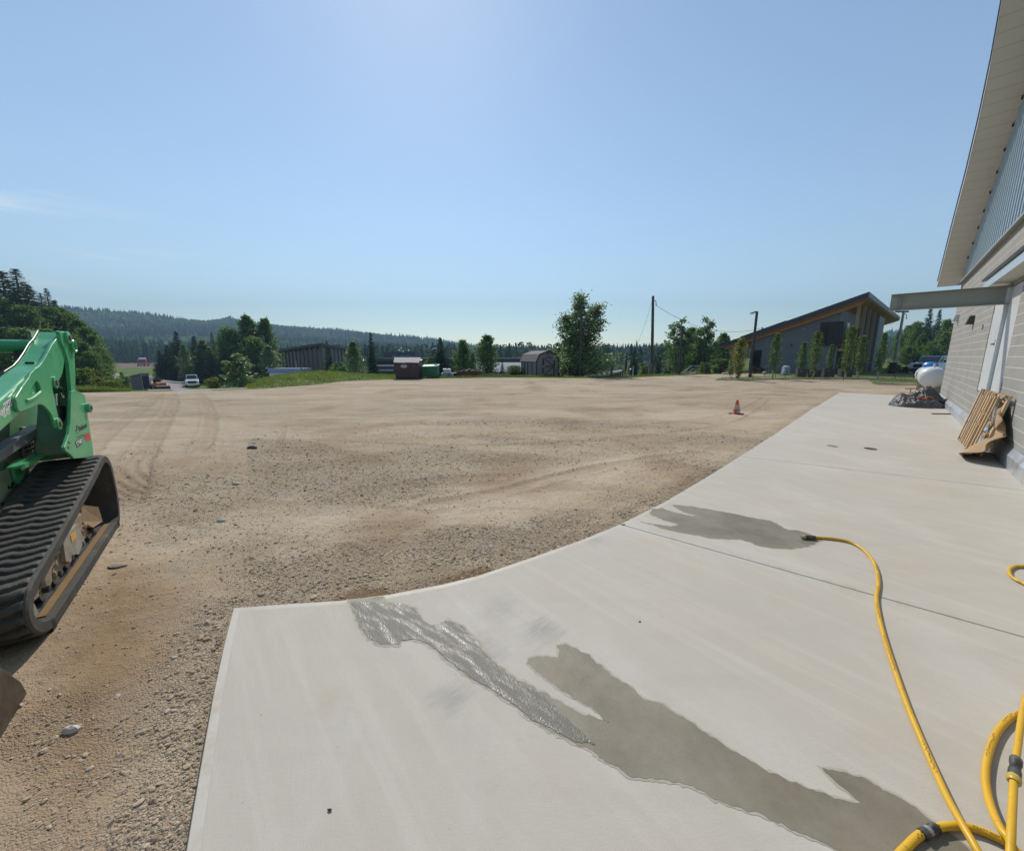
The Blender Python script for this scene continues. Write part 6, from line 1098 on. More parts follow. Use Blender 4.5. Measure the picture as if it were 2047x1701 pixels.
def pickup(M, label, col, pname, canopy=False, name='pickup_truck', cat='pickup truck'):
    """x forward, length 5.8"""
    root = thing(name, label, cat, M); mp_ = paint(pname, col)
    prof = [(-2.9, .62), (-2.9, 1.12), (-.95, 1.14), (-.70, 1.80), (-.45, 1.92), (.75, 1.92), (1.30, 1.28), (2.55, 1.16), (2.82, 1.02), (2.88, .55), (2.2, .42), (-2.6, .45)] if not canopy else [(-2.3, .6), (-2.38, 1.05), (-2.2, 1.75), (-1.9, 1.82), (.45, 1.80), (1.15, 1.22), (2.1, 1.10), (2.35, .95), (2.4, .5), (2.0, .38), (-2.1, .40)]
    mb = MB(); W_ = .98; wt = .80
    low = [(x, z) for x, z in prof]
    n = len(prof); vs = [(x, (W_ if z < 1.2 else wt+.0), z) for x, z in prof]+[(x, -(W_ if z < 1.2 else wt), z) for x, z in prof]
    mb.add(vs, [tuple(range(n)), tuple(range(2*n-1, n-1, -1))]+[(i, (i+1) % n, n+(i+1) % n, n+i) for i in range(n)]); body = mb.build('body', mp_, root, bevel=.06, seg=3)
    xa, xb, xr, za, zb = (.79, 1.27, -.72, 1.30, 1.86) if not canopy else (.50, 1.11, -2.24, 1.26, 1.74)
    mb = MB(); mb.prism([(xb+.02, -.72, za), (xb+.02, .72, za), (xa+.02, .66, zb), (xa+.02, -.66, zb)], (.02, 0, .02)); mb.build('windscreen', M_CARGLASS, root)
    for s in (1, -1):
        mb = MB(); mb.prism([((-.62 if not canopy else -2.0), s*.835, 1.26), (xb-.14, s*.90, 1.26), (xa-.10, s*.815, zb-.03), ((-.48 if not canopy else -1.9), s*.80, zb-.03)], (0, s*.012, 0)); mb.build('side_window', M_CARGLASS, root)
        mb = MB(); mb.box((xb-.25, s*1.0 if s > 0 else -1.18, 1.22), (xb-.12, 1.18 if s > 0 else -1.0, 1.42)); mb.build('mirror', M_DARK, root, bevel=.03)
        mb = MB(); xf = 2.86 if not canopy else 2.36; mb.box((xf-.16, min(s*.62, s*.95), .86), (xf+.02, max(s*.62, s*.95), 1.04)); mb.build('headlight', M_LENS, root, bevel=.02)
        mb = MB(); xk = -2.92 if not canopy else -2.40; mb.box((xk, min(s*.82, s*.97), .8), (xk+.06, max(s*.82, s*.97), 1.1)); mb.build('tail_light', M_TAIL, root)
    xf = 2.88 if not canopy else 2.38
    mb = MB(); mb.box((xf-.08, -.60, .68), (xf+.03, .60, 1.06)); gg = mb.build('grille', M_DARK, root, bevel=.02)
    mb = MB(); mb.box((xf-.02, -.60, .86), (xf+.045, .60, .89)); mb.build('grille_bar', M_DARK, gg)
    mb = MB(); mb.box((xf-.15, -.98, .42), (xf+.10, .98, .62)); mb.build('front_bumper', mp_ if not canopy else M_DARK, root, bevel=.04)
    if not canopy:
        mb = MB(); mb.box((-2.85, -.86, 1.10), (-.98, .86, 1.155)); mb.build('load_bed', M_DARK, root)
    for x in ((1.85, -1.85) if not canopy else (1.45, -1.45)):
        for s in (1, -1): road_wheel(root, x, s*.78, .40 if not canopy else .36, s)
    return root
p = place(377, 61); pickup(Matrix.Translation(p) @ Matrix.Rotation(math.radians(-51), 4, 'Z') @ Matrix.Diagonal((.9, .84, .97, 1)) , 'white pickup truck parked facing us in the shade of the dark spruces', (.74, .75, .76), 'white_car_paint')
p = place(1868, 39, -.1); pickup(Matrix.Translation(p) @ Matrix.Rotation(math.radians(205), 4, 'Z'), 'silver-blue car parked behind the propane tanks, partly cut by the block wall', (.40, .46, .52), 'silver_blue_car_paint', True, 'parked_car', 'car')
p = place(1882, 48, -.1); pickup(Matrix.Translation(p) @ Matrix.Rotation(math.radians(190), 4, 'Z'), 'dark blue car parked behind the silver-blue car beside the block wall', (.03, .05, .09), 'dark_blue_car_paint', True, 'parked_car', 'car')
# red lorry on the far field
p = place(283, 165, P(283, 733.5, 165)[2]); ML_ = Matrix.Translation(p) @ Matrix.Rotation(math.radians(-62), 4, 'Z'); lr = thing('red_lorry', 'small red lorry with a flat trailer out on the green field', 'lorry', ML_); M_RED = paint('red_lorry_paint', (.42, .03, .045))
mb = MB(); mb.prism([(-1.0, -1.25, .9), (1.2, -1.25, .9), (1.2, -1.25, 2.0), (.9, -1.25, 3.1), (-1.0, -1.25, 3.3)], (0, 2.5, 0)); mb.prism([(1.2, -1.0, .7), (2.6, -1.0, .7), (2.6, -1.0, 1.6), (1.2, -1.0, 1.95)], (0, 2.0, 0)); mb.build('cab', M_RED, lr, bevel=.08)
mb = MB(); mb.prism([(1.22, -1.05, 2.1), (1.22, 1.05, 2.1), (.96, 1.0, 2.85), (.96, -1.0, 2.85)], (.03, 0, .0)); mb.build('windscreen', M_CARGLASS, lr); mb = MB(); mb.box((2.58, -.7, .8), (2.66, .7, 1.5)); mb.build('grille', M_RIM, lr)
mb = MB(); mb.prism([(-1.0, -1.1, 3.3), (.7, -1.1, 3.12), (.4, -1.1, 3.55), (-1.0, -1.1, 3.75)], (0, 2.2, 0)); mb.build('wind_deflector', paint('pale_roof_paint', (.6, .5, .55)), lr, bevel=.05)
mb = MB(); mb.box((-12.5, -1.25, 1.05), (-1.2, 1.25, 1.30)); mb.build('flat_trailer', M_DARK, lr)
for x in (1.9, -1.6, -10.0, -11.2):
    for s in (1, -1): road_wheel(lr, x, s*.95, .5, s, .3)
# orange machine at the lower road
p = place(310, 44); MO_ = Matrix.Translation(p) @ Matrix.Rotation(math.radians(-35), 4, 'Z'); om = thing('road_roller', 'old orange and black compactor parked at the road edge beside the grey hut', 'roller', MO_)
M_ORG = simple('faded_orange_paint', (.58, .20, .035), .6, .25, 5, dirt=(.16, .08, .04), dirt_amt=.5); M_OILY = simple('oily_black_metal', (.022, .019, .017), .6, .3, 6)
mb = MB(); mb.prism([(-1.1, -.55, .35), (1.0, -.55, .35), (1.25, -.55, .75), (.55, -.55, .95), (-.15, -.55, .90), (-1.1, -.55, 1.0)], (0, 1.1, 0)); mb.build('body', M_ORG, om, bevel=.06)
mb = MB(); mb.lathe([(.30, -.62), (.42, -.60), (.42, .60), (.30, .62)], (.95, 0, .42), (0, 1, 0), 22); mb.build('drum', M_OILY, om, smooth=True); mb = MB(); mb.lathe([(.30, -.60), (.40, -.58), (.40, .58), (.30, .60)], (-.95, 0, .40), (0, 1, 0), 22); mb.build('drum', M_OILY, om, smooth=True)
mb = MB(); mb.box((-.75, -.35, 1.0), (-.25, .35, 1.12)); mb.box((-.85, -.35, 1.0), (-.75, .35, 1.5)); mb.build('seat', M_OILY, om, bevel=.04)
mb = MB(); mb.tube([(-.05, 0, .9), (.0, 0, 1.25), (-.12, 0, 1.42)], .03, 8); mb.tube([(-.12+.17*math.cos(a)*.5, .17*math.sin(a), 1.42+.17*math.cos(a)*.6) for a in np.linspace(0, 6.28, 14)], .018, 6); mb.build('steering_wheel', M_OILY, om, smooth=True)
mb = MB(); mb.tube([(-1.05, -.5, 1.0), (-1.05, -.5, 1.62), (-1.05, .5, 1.62), (-1.05, .5, 1.0)], .03, 8); mb.box((-1.15, -.5, 1.30), (-.75, .5, 1.36)); mb.build('roll_bar', M_OILY, om, smooth=True); mb = MB(); mb.prism([(.15, -.42, .93), (.95, -.42, .85), (.85, -.42, 1.12), (.25, -.42, 1.16)], (0, .84, 0)); mb.build('engine_hood', M_ORG, om, bevel=.06); mb = MB(); mb.box((1.3, -.5, .15), (1.42, .5, .7)); mb.build('scraper', M_OILY, om)

# ================================================================== BINS, CRATES, SCRAP
def facing(px, py, Yd=None, z=ZL, rot=0):
    b = G(px, py, z) if Yd is None else np.array(place(px, Yd, z)); return Matrix.Translation(Vector(b)) @ Matrix.Rotation(math.radians(rot), 4, 'Z')
M_MAROON = simple('maroon_steel', (.040, .010, .014), .5, .2, 3, dirt=(.07, .035, .025), dirt_amt=.5); M_GREENB = simple('green_bin_steel', (.018, .16, .075), .5, .1, 3, dirt=(.03, .10, .05), dirt_amt=.4); M_LID = simple('pale_lid', (.19, .175, .20), .75, .1, 4)
# maroon waste container (front face towards us, x right)
MD = facing(789.5, 758.6, rot=0); dm = thing('waste_container', 'big maroon waste container with a pale sloping lid', 'dumpster', MD); s_ = G(789, 758.6, ZL)[1]/F
wd, ht_ = 48*s_, 32.5*s_
MD_ = Matrix.Translation((0, .1, 0)); mb = MB(); dp = 1.5
mb.add([(.06, 0, .1), (wd-.10, 0, .1), (wd-.10, dp, .1), (.06, dp, .1), (-.02, -.02, ht_), (wd+.0, -.02, ht_-.03), (wd, dp, ht_+.25), (-.14, dp, ht_+.28)], [(0, 3, 2, 1), (4, 5, 6, 7), (0, 1, 5, 4), (1, 2, 6, 5), (2, 3, 7, 6), (3, 0, 4, 7)]); bdy = mb.build('body', M_MAROON, dm, bevel=.02)
mb = MB(); 
for x0, x1 in ((-.10, wd*.46), (wd*.47, wd+.05)): mb.prism([(x0+(.0 if x0 > 0 else .08), -.08, ht_+.01), (x1, -.08, ht_-.02), (x1-(.0 if x1 < wd else .12), 1.25, ht_+.36), (x0-(.0 if x0 > 0 else .22), 1.25, ht_+.38)], (0, 0, .035))
mb.build('lid', M_LID, dm)
mb = MB(); mb.box((.08, -.015, 0), (.25, .1, .12)); mb.box((wd-.3, -.015, 0), (wd-.14, .1, .12)); mb.box((.08, dp-.2, 0), (.25, dp, .12)); mb.box((wd-.3, dp-.2, 0), (wd-.14, dp, .12)); mb.build('foot', M_MAROON, dm); mb = MB(); mb.box((-.16, .25, ht_*.45), (.02, .5, ht_*.6)); mb.build('lift_pocket', M_DARK, dm)
mb = MB(); cx_, cz_ = wd*.40, ht_*.80; mb.prism([(cx_+.235*math.cos(a), -.024, cz_+.115*math.sin(a)) for a in np.linspace(0, 2*PI, 29)[:-1]], (0, .03, 0)); ov_ = mb.build('oval_badge', simple('pale_badge', (.55, .52, .55), .5, .04), bdy)
mb = MB()
for k, (w_, z) in enumerate(((.11, .055), (.17, .015), (.17, -.02), (.11, -.06))): mb.box((cx_-w_, -.028, cz_+z-.011), (cx_+w_, -.023, cz_+z+.011))
mb.build('badge_lines', simple('badge_grey', (.26, .23, .26), .6), ov_); mb = MB(); mb.box((wd*.78, -.024, ht_*.80), (wd*.78+.07, -.018, ht_*.86)); mb.box((wd*.78+.09, -.024, ht_*.80), (wd*.78+.16, -.018, ht_*.86)); mb.build('side_marks', simple('faded_marks', (.15, .12, .13), .6), bdy)
# green bin
MG = facing(842.5, 753.8, Yd=31); gbn = thing('waste_bin', 'green steel bin standing right of the maroon container', 'dumpster', MG); s_ = 31/F; wd, ht_ = 29.5*s_, 23*s_
mb = MB(); mb.add([(0, 0, .08), (wd, 0, .08), (wd, 1.1, .08), (0, 1.1, .08), (-.02, -.02, ht_-.04), (wd, -.02, ht_+.0), (wd, 1.1, ht_+.1), (-.02, 1.1, ht_+.06)], [(0, 3, 2, 1), (4, 5, 6, 7), (0, 1, 5, 4), (1, 2, 6, 5), (2, 3, 7, 6), (3, 0, 4, 7)]); mb.build('body', M_GREENB, gbn, bevel=.02)
mb = MB(); mb.prism([(-.05, -.06, ht_-.03), (wd+.04, -.06, ht_+.01), (wd+.04, 1.14, ht_+.13), (-.05, 1.14, ht_+.09)], (0, 0, .03)); mb.build('lid', simple('mint_lid', (.26, .50, .38), .4, .08), gbn); mb = MB(); mb.box((.05, .05, 0), (.2, .2, .09)); mb.box((wd-.2, .05, 0), (wd-.05, .2, .09)); mb.box((.05, .9, 0), (.2, 1.05, .09)); mb.box((wd-.2, .9, 0), (wd-.05, 1.05, .09)); mb.build('foot', M_DARK, gbn); mb = MB(); mb.box((wd*.78, .3, ht_+.10), (wd*.98, .5, ht_+.2)); mb.build('lid_handle', M_WHITE, gbn)
# white goods and crates
def crate(name, label, cat, px0, px1, py0, py1, Yd, dep, mat, z=None, door=False):
    a, b = P(px0, py1, Yd), P(px1, py0, Yd); w_, h_ = b[0]-a[0], b[2]-a[2]; z0 = a[2] if z is None else z; root = thing(name, label, cat, (a[0], Yd, z0))
    mb = MB(); mb.box((0, 0, 0), (w_, dep, h_)); bo = mb.build('body', mat, root, bevel=.015)
    if door:
        mb = MB(); mb.box((.03, -.02, h_*.08), (w_-.03, 0, h_*.97)); dd = mb.build('door', mat, root, bevel=.008); mb = MB(); mb.box((w_*.55, -.026, h_*.45), (w_*.66, -.018, h_*.52)); mb.build('handle', M_DARK, dd)
    else:
        mb = MB(); mb.box((-.01, -.015, h_*.90), (w_+.01, -.001, h_*.97)); mb.box((-.01, -.015, .02), (w_+.01, -.001, .06)); mb.build('rim', mat, root)
        mb = MB(); 
        for k in range(4): mb.box((w_*(.12+.2*k), -.012, h_*.12), (w_*(.24+.2*k), -.001, h_*.85))
        mb.build('side_panel', mat, root)
    return root
M_PCR = simple('pale_mint_plastic', (.33, .42, .40), .5, .1, 5); M_BGR = simple('blue_grey_plastic', (.20, .25, .28), .5, .1, 5); M_WG = simple('white_enamel', (.62, .66, .66), .4, .05)
zb_ = P(890, 752, 32)[2]
c1 = crate('plastic_crate', 'pale mint crate on the ground, left half of the row under the white units', 'crate', 881.5, 893.5, 743.8, 752, 32, .6, M_PCR, ZL+.02); c2_ = crate('plastic_crate', 'blue-grey crate on the ground right of the pale mint one', 'crate', 894, 900.5, 743.8, 752, 32, .6, M_BGR, ZL+.02); c3 = crate('plastic_crate', 'small mint crate at the right end of the crate row', 'crate', 900.8, 905.2, 743.8, 752, 32, .6, M_PCR, ZL+.02)
tz_ = ZL+.02+(P(890, 743.8, 32)[2]-zb_)
crate('white_unit', 'white enamel unit standing on the crates, left one of two', 'appliance', 885.3, 892.2, 735, 743.6, 32.1, .45, M_WG, tz_+.002, True); crate('white_unit', 'white enamel unit with a dark handle on the crates, right one of two', 'appliance', 893.8, 900.0, 734.8, 743.6, 32.1, .45, M_WG, tz_+.002, True); crate('black_box', 'low black box at the right end of the crate row', 'box', 905.6, 912, 742.6, 751, 32.4, .5, M_DARK, ZL+.02)
M_RUST = simple('rusty_bin_steel', (.13, .055, .032), .85, .35, 4, .3, 20); a_, b_ = P(913, 752.5, 33), P(955, 742, 33)
sb = thing('scrap_bin', 'rusty brown open scrap bin heaped with junk', 'skip', (a_[0], 33, ZL+.01)); wd = b_[0]-a_[0]; ht_ = .46
mb = MB(); mb.prism([(0, 0, .0), (wd-.1, 0, .0), (wd+.1, 0, ht_), (-.12, 0, ht_)], (0, .05, 0)); mb.prism([(0, 1.3, .0), (wd-.1, 1.3, .0), (wd+.1, 1.3, ht_), (-.12, 1.3, ht_)], (0, .05, 0)); mb.box((-.05, .05, 0), (0, 1.3, ht_)); mb.box((wd-.05, .05, 0), (wd, 1.3, ht_)); mb.box((0, .05, .0), (wd-.05, 1.3, .05)); mb.build('body', M_RUST, sb)
mb = MB()
for k in range(7): mb.box((.05+k*wd/7, -.03, .02), (.11+k*wd/7, -.001, ht_-.02))
mb.build('rib', M_RUST, sb)
rg = random.Random(9); cols = [simple('scrap_blue', (.04, .06, .14), .5), simple('scrap_white', (.55, .55, .56), .5), M_RUST, M_DARK]
for k in range(16):
    mb = MB(); x, y = rg.uniform(.05, wd-.3), rg.uniform(.2, 1.1); s = rg.uniform(.08, .2)
    if k % 3: mb.obox((x+.1, y, ht_*.75+rg.uniform(0, .18)), (s, s*.2, s*.25), (-s*.2, s*.8, 0), (0, -.02, s*.7))
    else: mb.tube([(x, y, ht_*.6), (x+rg.uniform(.2, .7), y+.2, ht_+rg.uniform(.1, .35))], .03, 7)
    tag(mb.build('scrap_piece', cols[k % 4], None, M=Matrix.Translation((a_[0], 33, ZL+.01))), 'piece of scrap jutting out of the rusty bin', 'scrap', 'scrap heaped in the rusty bin')
a_, b_ = P(949, 748.5, 34), P(1020, 747.5, 34); pbm = thing('timber_beam', 'long grey timber lying in the grass right of the scrap bin', 'beam', (a_[0], 34, ZL)); mb = MB(); mb.box((0, 0, .0), (b_[0]-a_[0], .22, .2)); mb.build('baulk', simple('weathered_timber', (.14, .13, .12), .9, .3, 8, .3), pbm, bevel=.02)
mb = MB(); mb.box((.2, -.15, -.06), (.4, .4, .0)); mb.box((2.5, -.15, -.06), (2.7, .4, .0)); mb.build('bearer', M_RUST, pbm)
# flag-like ribbons in the spruce
fp_ = P(866, 699, 40.2); fg = MB(); 
for k, (dx, dz) in enumerate(((-.16, -.06), (.02, .05), (.2, .0))): fg.prism([(dx, 0, dz), (dx+.18, .03, dz+.10), (dx+.16, .05, dz+.22), (dx-.02, .02, dz+.12)], (0, .01, 0))
tag(fg.build('pink_ribbon', simple('pale_pink_cloth', (.62, .50, .55), .8), None, M=Matrix.Translation(Vector(fp_))), 'pale pink rag caught in the dark spruce behind the green bin', 'rag')
# site trailer behind the mound, with its mast
a_, b_ = P(534, 737, 40), P(601, 736.5, 40); tr_ = thing('site_trailer', 'white flat-roofed trailer with a blue-grey top edge behind the grass mound', 'trailer', (a_[0], 40, P(540, 770, 40)[2])); zt = a_[2]-P(540, 770, 40)[2]; wd = b_[0]-a_[0]
mb = MB(); mb.box((.15, 0, .45), (wd-.15, 2.2, zt-.42)); mb.build('body', M_WHITE, tr_, bevel=.03); mb = MB(); mb.prism([(0, -.1, zt-.40), (wd, -.1, zt-.40), (wd, .25, zt), (0, .25, zt)], (0, 2.0, 0)); mb.build('roof', simple('blue_grey_trailer_top', (.24, .29, .40), .4, .1), tr_); mb = MB(); mb.box((-.08, -.14, zt-.02), (wd+.08, .0, zt+.03)); mb.box((-.08, -.14, zt-.03), (-.02, .1, zt+.14)); mb.box((wd+.02, -.14, zt-.03), (wd+.08, .1, zt+.14)); mb.build('edge_rail', M_GALV, tr_)
for x in (.6, wd-.9):
    mb = MB(); mb.lathe([(.15, 0), (.3, .02), (.3, .2), (.15, .22)], (x, -.05, .3), (0, 1, 0), 16); mb.build('wheel', M_TYRE, tr_)
mb = MB(); mb.tube([(wd*.78, .6, zt), (wd*.78, .6, zt+.85)], .02, 6); mb.build('mast', M_WHITE, tr_)

# ================================================================== POLES, LAMPS, WIRES
M_POLE = simple('creosote_pole', (.085, .060, .045), .9, .3, 4, .3, 20); M_BLACKP = simple('black_lamp_paint', (.018, .018, .022), .4, .1)
def lamp(px, py, top, Yd, arm, label, basey=None):
    b = G(px, py, ZL) if basey is None else np.array(place(px, Yd)); Yd = float(b[1]); tp = P(px, top, Yd); h = float(tp[2]-b[2]); root = thing('lamp_post', label, 'lamp post', b); r = .075*Yd/30
    mb = MB(); mb.box((-r*.9, -r*.9, 0), (r*.9, r*.9, h)); po = mb.build('pole', M_BLACKP, root, bevel=.01); mb = MB(); mb.box((-.22, -.22, 0), (.22, .22, .05)); mb.lathe([(.13, .05), (.13, .28)], (0, 0, 0), (0, 0, 1), 10); mb.build('base', M_BLACKP, root)
    mb = MB(); mb.prism([(0, -.13, h-.06), (arm*.35, -.16, h-.09), (arm, -.16, h-.16), (arm, -.16, h-.11), (arm*.35, -.16, h+.02), (0, -.13, h)], (0, .30, 0)); hd_ = mb.build('lamp_head', M_BLACKP, root, bevel=.01); mb = MB(); mb.box((min(arm*.45, arm*.95), -.12, h-.175), (max(arm*.45, arm*.95), .12, h-.15)); mb.build('lens', M_LENS, hd_); return root
lamp(1499, 755.5, 623, 30, -.48, 'black lamp post with its head to the left at the island bed'); lamp(1357, 749.6, 652, 36, .18, 'plain slim black lamp post seen edge-on before the open-topped trees'); lamp(1159, 753.2, 628, 33, .34, 'black lamp post standing in front of the big poplar'); lamp(1252, 752, 705, 58, .4, 'small distant lamp post left of the utility pole', True)
def upole(px, py, top, Yd, label, rb, rt, lean=0.0, arms=False, mat=M_POLE, z=None):
    b = np.array(place(px, Yd, z)); tp = P(px+lean, top, Yd); root = thing('utility_pole', label, 'pole', b); d = tp-b; mb = MB(); mb.tube([(0, 0, -.2), tuple(d*.5), tuple(d)], [rb, (rb+rt)/2, rt], 12); mb.build('pole', mat, root, smooth=True)
    mb = MB(); mb.tube([tuple(d+np.array([.05, -.1, -.35])), tuple(d+np.array([.3, -.1, -.55])), tuple(d+np.array([.32, -.1, -.9]))], .035, 7); mb.lathe([(.05, 0), (.07, .08), (.03, .16)], d+np.array([.34, -.1, -.95]), (0, 0, 1), 8); mb.build('bracket', M_GALV, root)
    if arms:
        mb = MB(); mb.box((d[0]-.9, d[1]-.08, d[2]-.25), (d[0]+.5, d[1]+.05, d[2]-.10)); mb.build('crossarm', M_POLE, root)
        mb = MB()
        for k in (-.8, -.4, .4): mb.lathe([(.04, 0), (.07, .1), (.03, .2)], d+np.array([k, 0, -.1]), (0, 0, 1), 8)
        mb.build('insulator', M_WHITE, root)
    return b, tp
ub, ut = upole(1305.5, 746, 592, 40, 'tall brown wooden utility pole in the middle of the skyline', .17, .12, 0)
sbx = thing('meter_cabinet', 'grey cabinet fixed at the foot of the tall utility pole', 'cabinet', place(1301, 39.4)); mb = MB(); mb.box((-.16, -.12, .05), (.16, .12, 1.35)); mb.build('cabinet', simple('cabinet_grey', (.12, .11, .10), .7), sbx, bevel=.02); mb = MB(); mb.box((-.13, -.135, .5), (.13, -.121, 1.3)); mb.build('door', simple('cabinet_door', (.15, .14, .13), .6), sbx)
_b, lt = upole(1791, 745, 620, 44, 'pale weathered utility pole leaning to the right behind the hall', .15, .11, 16, True, simple('pale_weathered_pole', (.34, .31, .28), .85, .2, 4, .3), -.1)
_b, dt = upole(1270, 752, 693, 62, 'thin distant pole left of the tall utility pole', .12, .08, 0)
def wire(name, pa, pb, sag, label, r=.013):
    pa, pb = np.array(pa), np.array(pb); mb = MB(); mb.tube([pa+(pb-pa)*q+np.array([0, 0, -sag*4*q*(1-q)]) for q in np.linspace(0, 1, 24)], r, 5); return tag(mb.build(name, M_DARK, None), label, 'wire')
hm = np.array(MH @ Vector((7.0, -2, RK(7)+.65)))
wire('service_wire', ut+np.array([.34, -.1, -.9]), hm, 1.3, 'sagging black wire from the tall utility pole to the grey hall roof', .016); wire('pole_wire', ut+np.array([-.05, 0, -.4]), dt+np.array([0, 0, -.2]), .5, 'thin wire running down from the tall pole to the distant pole', .011)
hk = np.array(MH @ Vector((-1.6, -24, RK(-1.6)-1.3))); wire('pole_wire', lt+np.array([-.5, 0, -.3]), hk, .5, 'thin wire between the hall and the leaning pole', .013)
gw0 = np.array(place(1249, 43)); gm = P(1259, 721, 43.5); mb = MB(); mb.tube([gw0, gm], .055, 8); tag(mb.build('guy_guard', simple('yellow_guard', (.50, .36, .02), .5, .1), None, smooth=True), 'yellow guard tube slanting up from the grass left of the tall utility pole', 'guy guard')
mk = thing('marker_post', 'thin white marker post by the yellow guard tube', 'post', place(1267, 44)); mb = MB(); mb.box((-.04, -.03, 0), (.04, .03, 1.75)); mb.build('post', M_WHITE, mk); mb = MB(); mb.box((-.05, -.035, 1.55), (.05, .035, 1.70)); mb.build('cap_band', M_GALV, mk)
M_POST = simple('brown_round_post', (.115, .065, .048), .9, .3, 6, .3)
for px, py, top_, lab in ((1222, 753.6, 733.5, 'short brown wooden post beside the pale shelter roof'), (1292.5, 751.5, 733, 'short brown wooden post left of the tall utility pole'), (1351, 747.5, 732.5, 'short brown wooden post beside the slim lamp post')):
    b = G(px, py, ZL); r_ = .11; h = float(P(px, top_, b[1])[2]-b[2]); root = thing('wooden_post', lab, 'post', b, 'wooden posts along the lot edge'); mb = MB(); mb.tube([(0, 0, -.1), (0, 0, h*.55), (.02, 0, h)], [r_, r_*.95, r_*.88], 10); mb.build('post', M_POST, root, smooth=50); mb = MB(); mb.tube([(-.13, -.02, h*.72), (.13, -.02, h*.72)], .018, 6); mb.build('bolt', M_GALV, root)
# pale shelter roof down the bank
q = place(1222, 44); sh = thing('shelter', 'low shelter with a pale sloping metal roof below the far bank', 'shelter', (q.x, 44, q.z)); A_ = [np.array(P(px, py, Yd))-np.array([q.x, 44, q.z]) for px, py, Yd in ((1203, 749.5, 43), (1241, 743.5, 43), (1245, 740, 47), (1212, 744.5, 47))]
mb = MB(); mb.prism(A_, (0, 0, .07)); mb.build('roof', M_PBLUE, sh); mb = MB()
for a in A_: mb.box((a[0]-.06, a[1]-.06, -.3), (a[0]+.06, a[1]+.06, a[2]))
mb.build('leg', M_BRN2, sh); mb = MB(); mb.prism([A_[0]*.96+np.array([0, .2, -.1]), A_[1]*.96+np.array([0, .2, -.1]), A_[1]*.96+np.array([0, .2, -1.2]), A_[0]*.96+np.array([0, .2, -.9])], (0, .06, 0)); mb.build('wall', M_BRN2, sh)
wbx = thing('white_box', 'small white cabinet beside the pale shelter roof', 'cabinet', place(1214, 38)); mb = MB(); mb.box((-.12, -.1, 0), (.12, .1, P(1214, 742, 38)[2]-place(1214, 38).z)); mb.build('cabinet', M_WHITE, wbx, bevel=.01); mb = MB(); mb.box((-.15, -.13, P(1214, 742, 38)[2]-place(1214, 38).z), (.15, .13, P(1214, 741.3, 38)[2]-place(1214, 38).z)); mb.build('cap', M_GALV, wbx)
# steel handrail of the steps
hr_ = thing('handrail', 'galvanised steel handrail of steps going down the bank', 'handrail', place(1385, 40, ZL)); o = np.array(place(1385, 40, ZL)); M_RAILP = simple('bright_rail_steel', (.36, .37, .38), .35, .05, metal=.4)
for dy, nm in ((0, 'rail'), (1.3, 'rail')):
    R_ = lambda px, py: tuple(P(px, py, 40+dy)-o); mb = MB(); mb.tube([R_(1362+dy*4, 746), R_(1381, 731.6), R_(1401, 731.6), R_(1401, 746)], .030, 7); mb.tube([R_(1370+dy*4, 746), R_(1387, 737), R_(1401, 737)], .022, 7); mb.tube([R_(1382, 732), R_(1382, 746)], .026, 7); mb.build(nm, M_RAILP, hr_, smooth=True)
hr2 = thing('ramp_rail', 'thin steel rail slanting down in front of the grey hall wall', 'handrail', place(1532, 40.5, ZL)); o = np.array(place(1532, 40.5, ZL)); mb = MB(); mb.tube([P(1526, 736, 40.5)-o, P(1537, 730.5, 40.5)-o], .022, 7); mb.build('rail', M_RAILP, hr2); mb = MB(); mb.tube([P(1527, 736, 40.5)-o, P(1527, 746, 40.5)-o], .02, 6); mb.tube([P(1536, 731, 40.5)-o, P(1536, 746, 40.5)-o], .02, 6); mb.build('post', M_RAILP, hr2)
# boulders and planters
def boulder(px, py, w_, h_, Yd, label, seed, mat, z=None):
    b = np.array(place(px, Yd, ZL if z is None else z)); s = Yd/F; mb = MB(); mb.ell((0, 0, h_*s*.42), (w_*s*.5, w_*s*.42, h_*s*.58), 12, 8, .22, seed); return tag(mb.build('boulder', mat, None, M=Matrix.Translation(Vector(b)), smooth=60), label, 'boulder')
M_BOULD = simple('pale_boulder', (.40, .36, .29), .9, .25, 6, .4, 15); GB = None
for px, w_, h_, lab, sd in ((1450, 9, 3.5, 'low flat pale boulder under the hall eave, leftmost one', 1), (1458, 8, 4.5, 'pale boulder under the hall eave, second from the left', 2), (1466, 9, 5, 'rounded pale boulder just left of the yellowing columnar tree', 3), (1532, 9, 6, 'round pale boulder before the grey hall wall', 4), (1388, 14, 4, 'low rock edging beside the foot of the steel handrail', 5)): boulder(px, 746, w_, h_, 37.4, lab, sd, M_BOULD)
t = NT('white_streaked_rock'); v = t.coord(); c = t.mix(t.ramp(t.noise(v, 7, 6, .7, 1.5), [(.46, 0), (.56, 1)]), (.06, .065, .075), (.52, .54, .57)); t.set(color=c, rough=.8, normal=t.bump(t.noise(v, 12, 5), .7, .05)); M_STR = t.m
b = np.array(place(1575, 35, ZL)); s = 35/F; mb = MB(); mb.prism([(-7*s, -.25, 1*s), (6.5*s, -.25, 1*s), (7*s, -.1, 19*s), (2*s, -.05, 20*s), (-4*s, -.12, 18*s)], (0, .55, 0)); rk = thing('standing_stone', 'upright dark slab of rock streaked with white before the grey hall', 'rock', b); mb.build('rock', M_STR, rk, bevel=.09, seg=1); mb = MB(); mb.box((-8*s, -.4, -.02), (8*s, .45, .06)); mb.build('plinth', M_DARK, rk)
M_PLANT = simple('dark_grey_planter', (.050, .050, .056), .6, .15, 4)
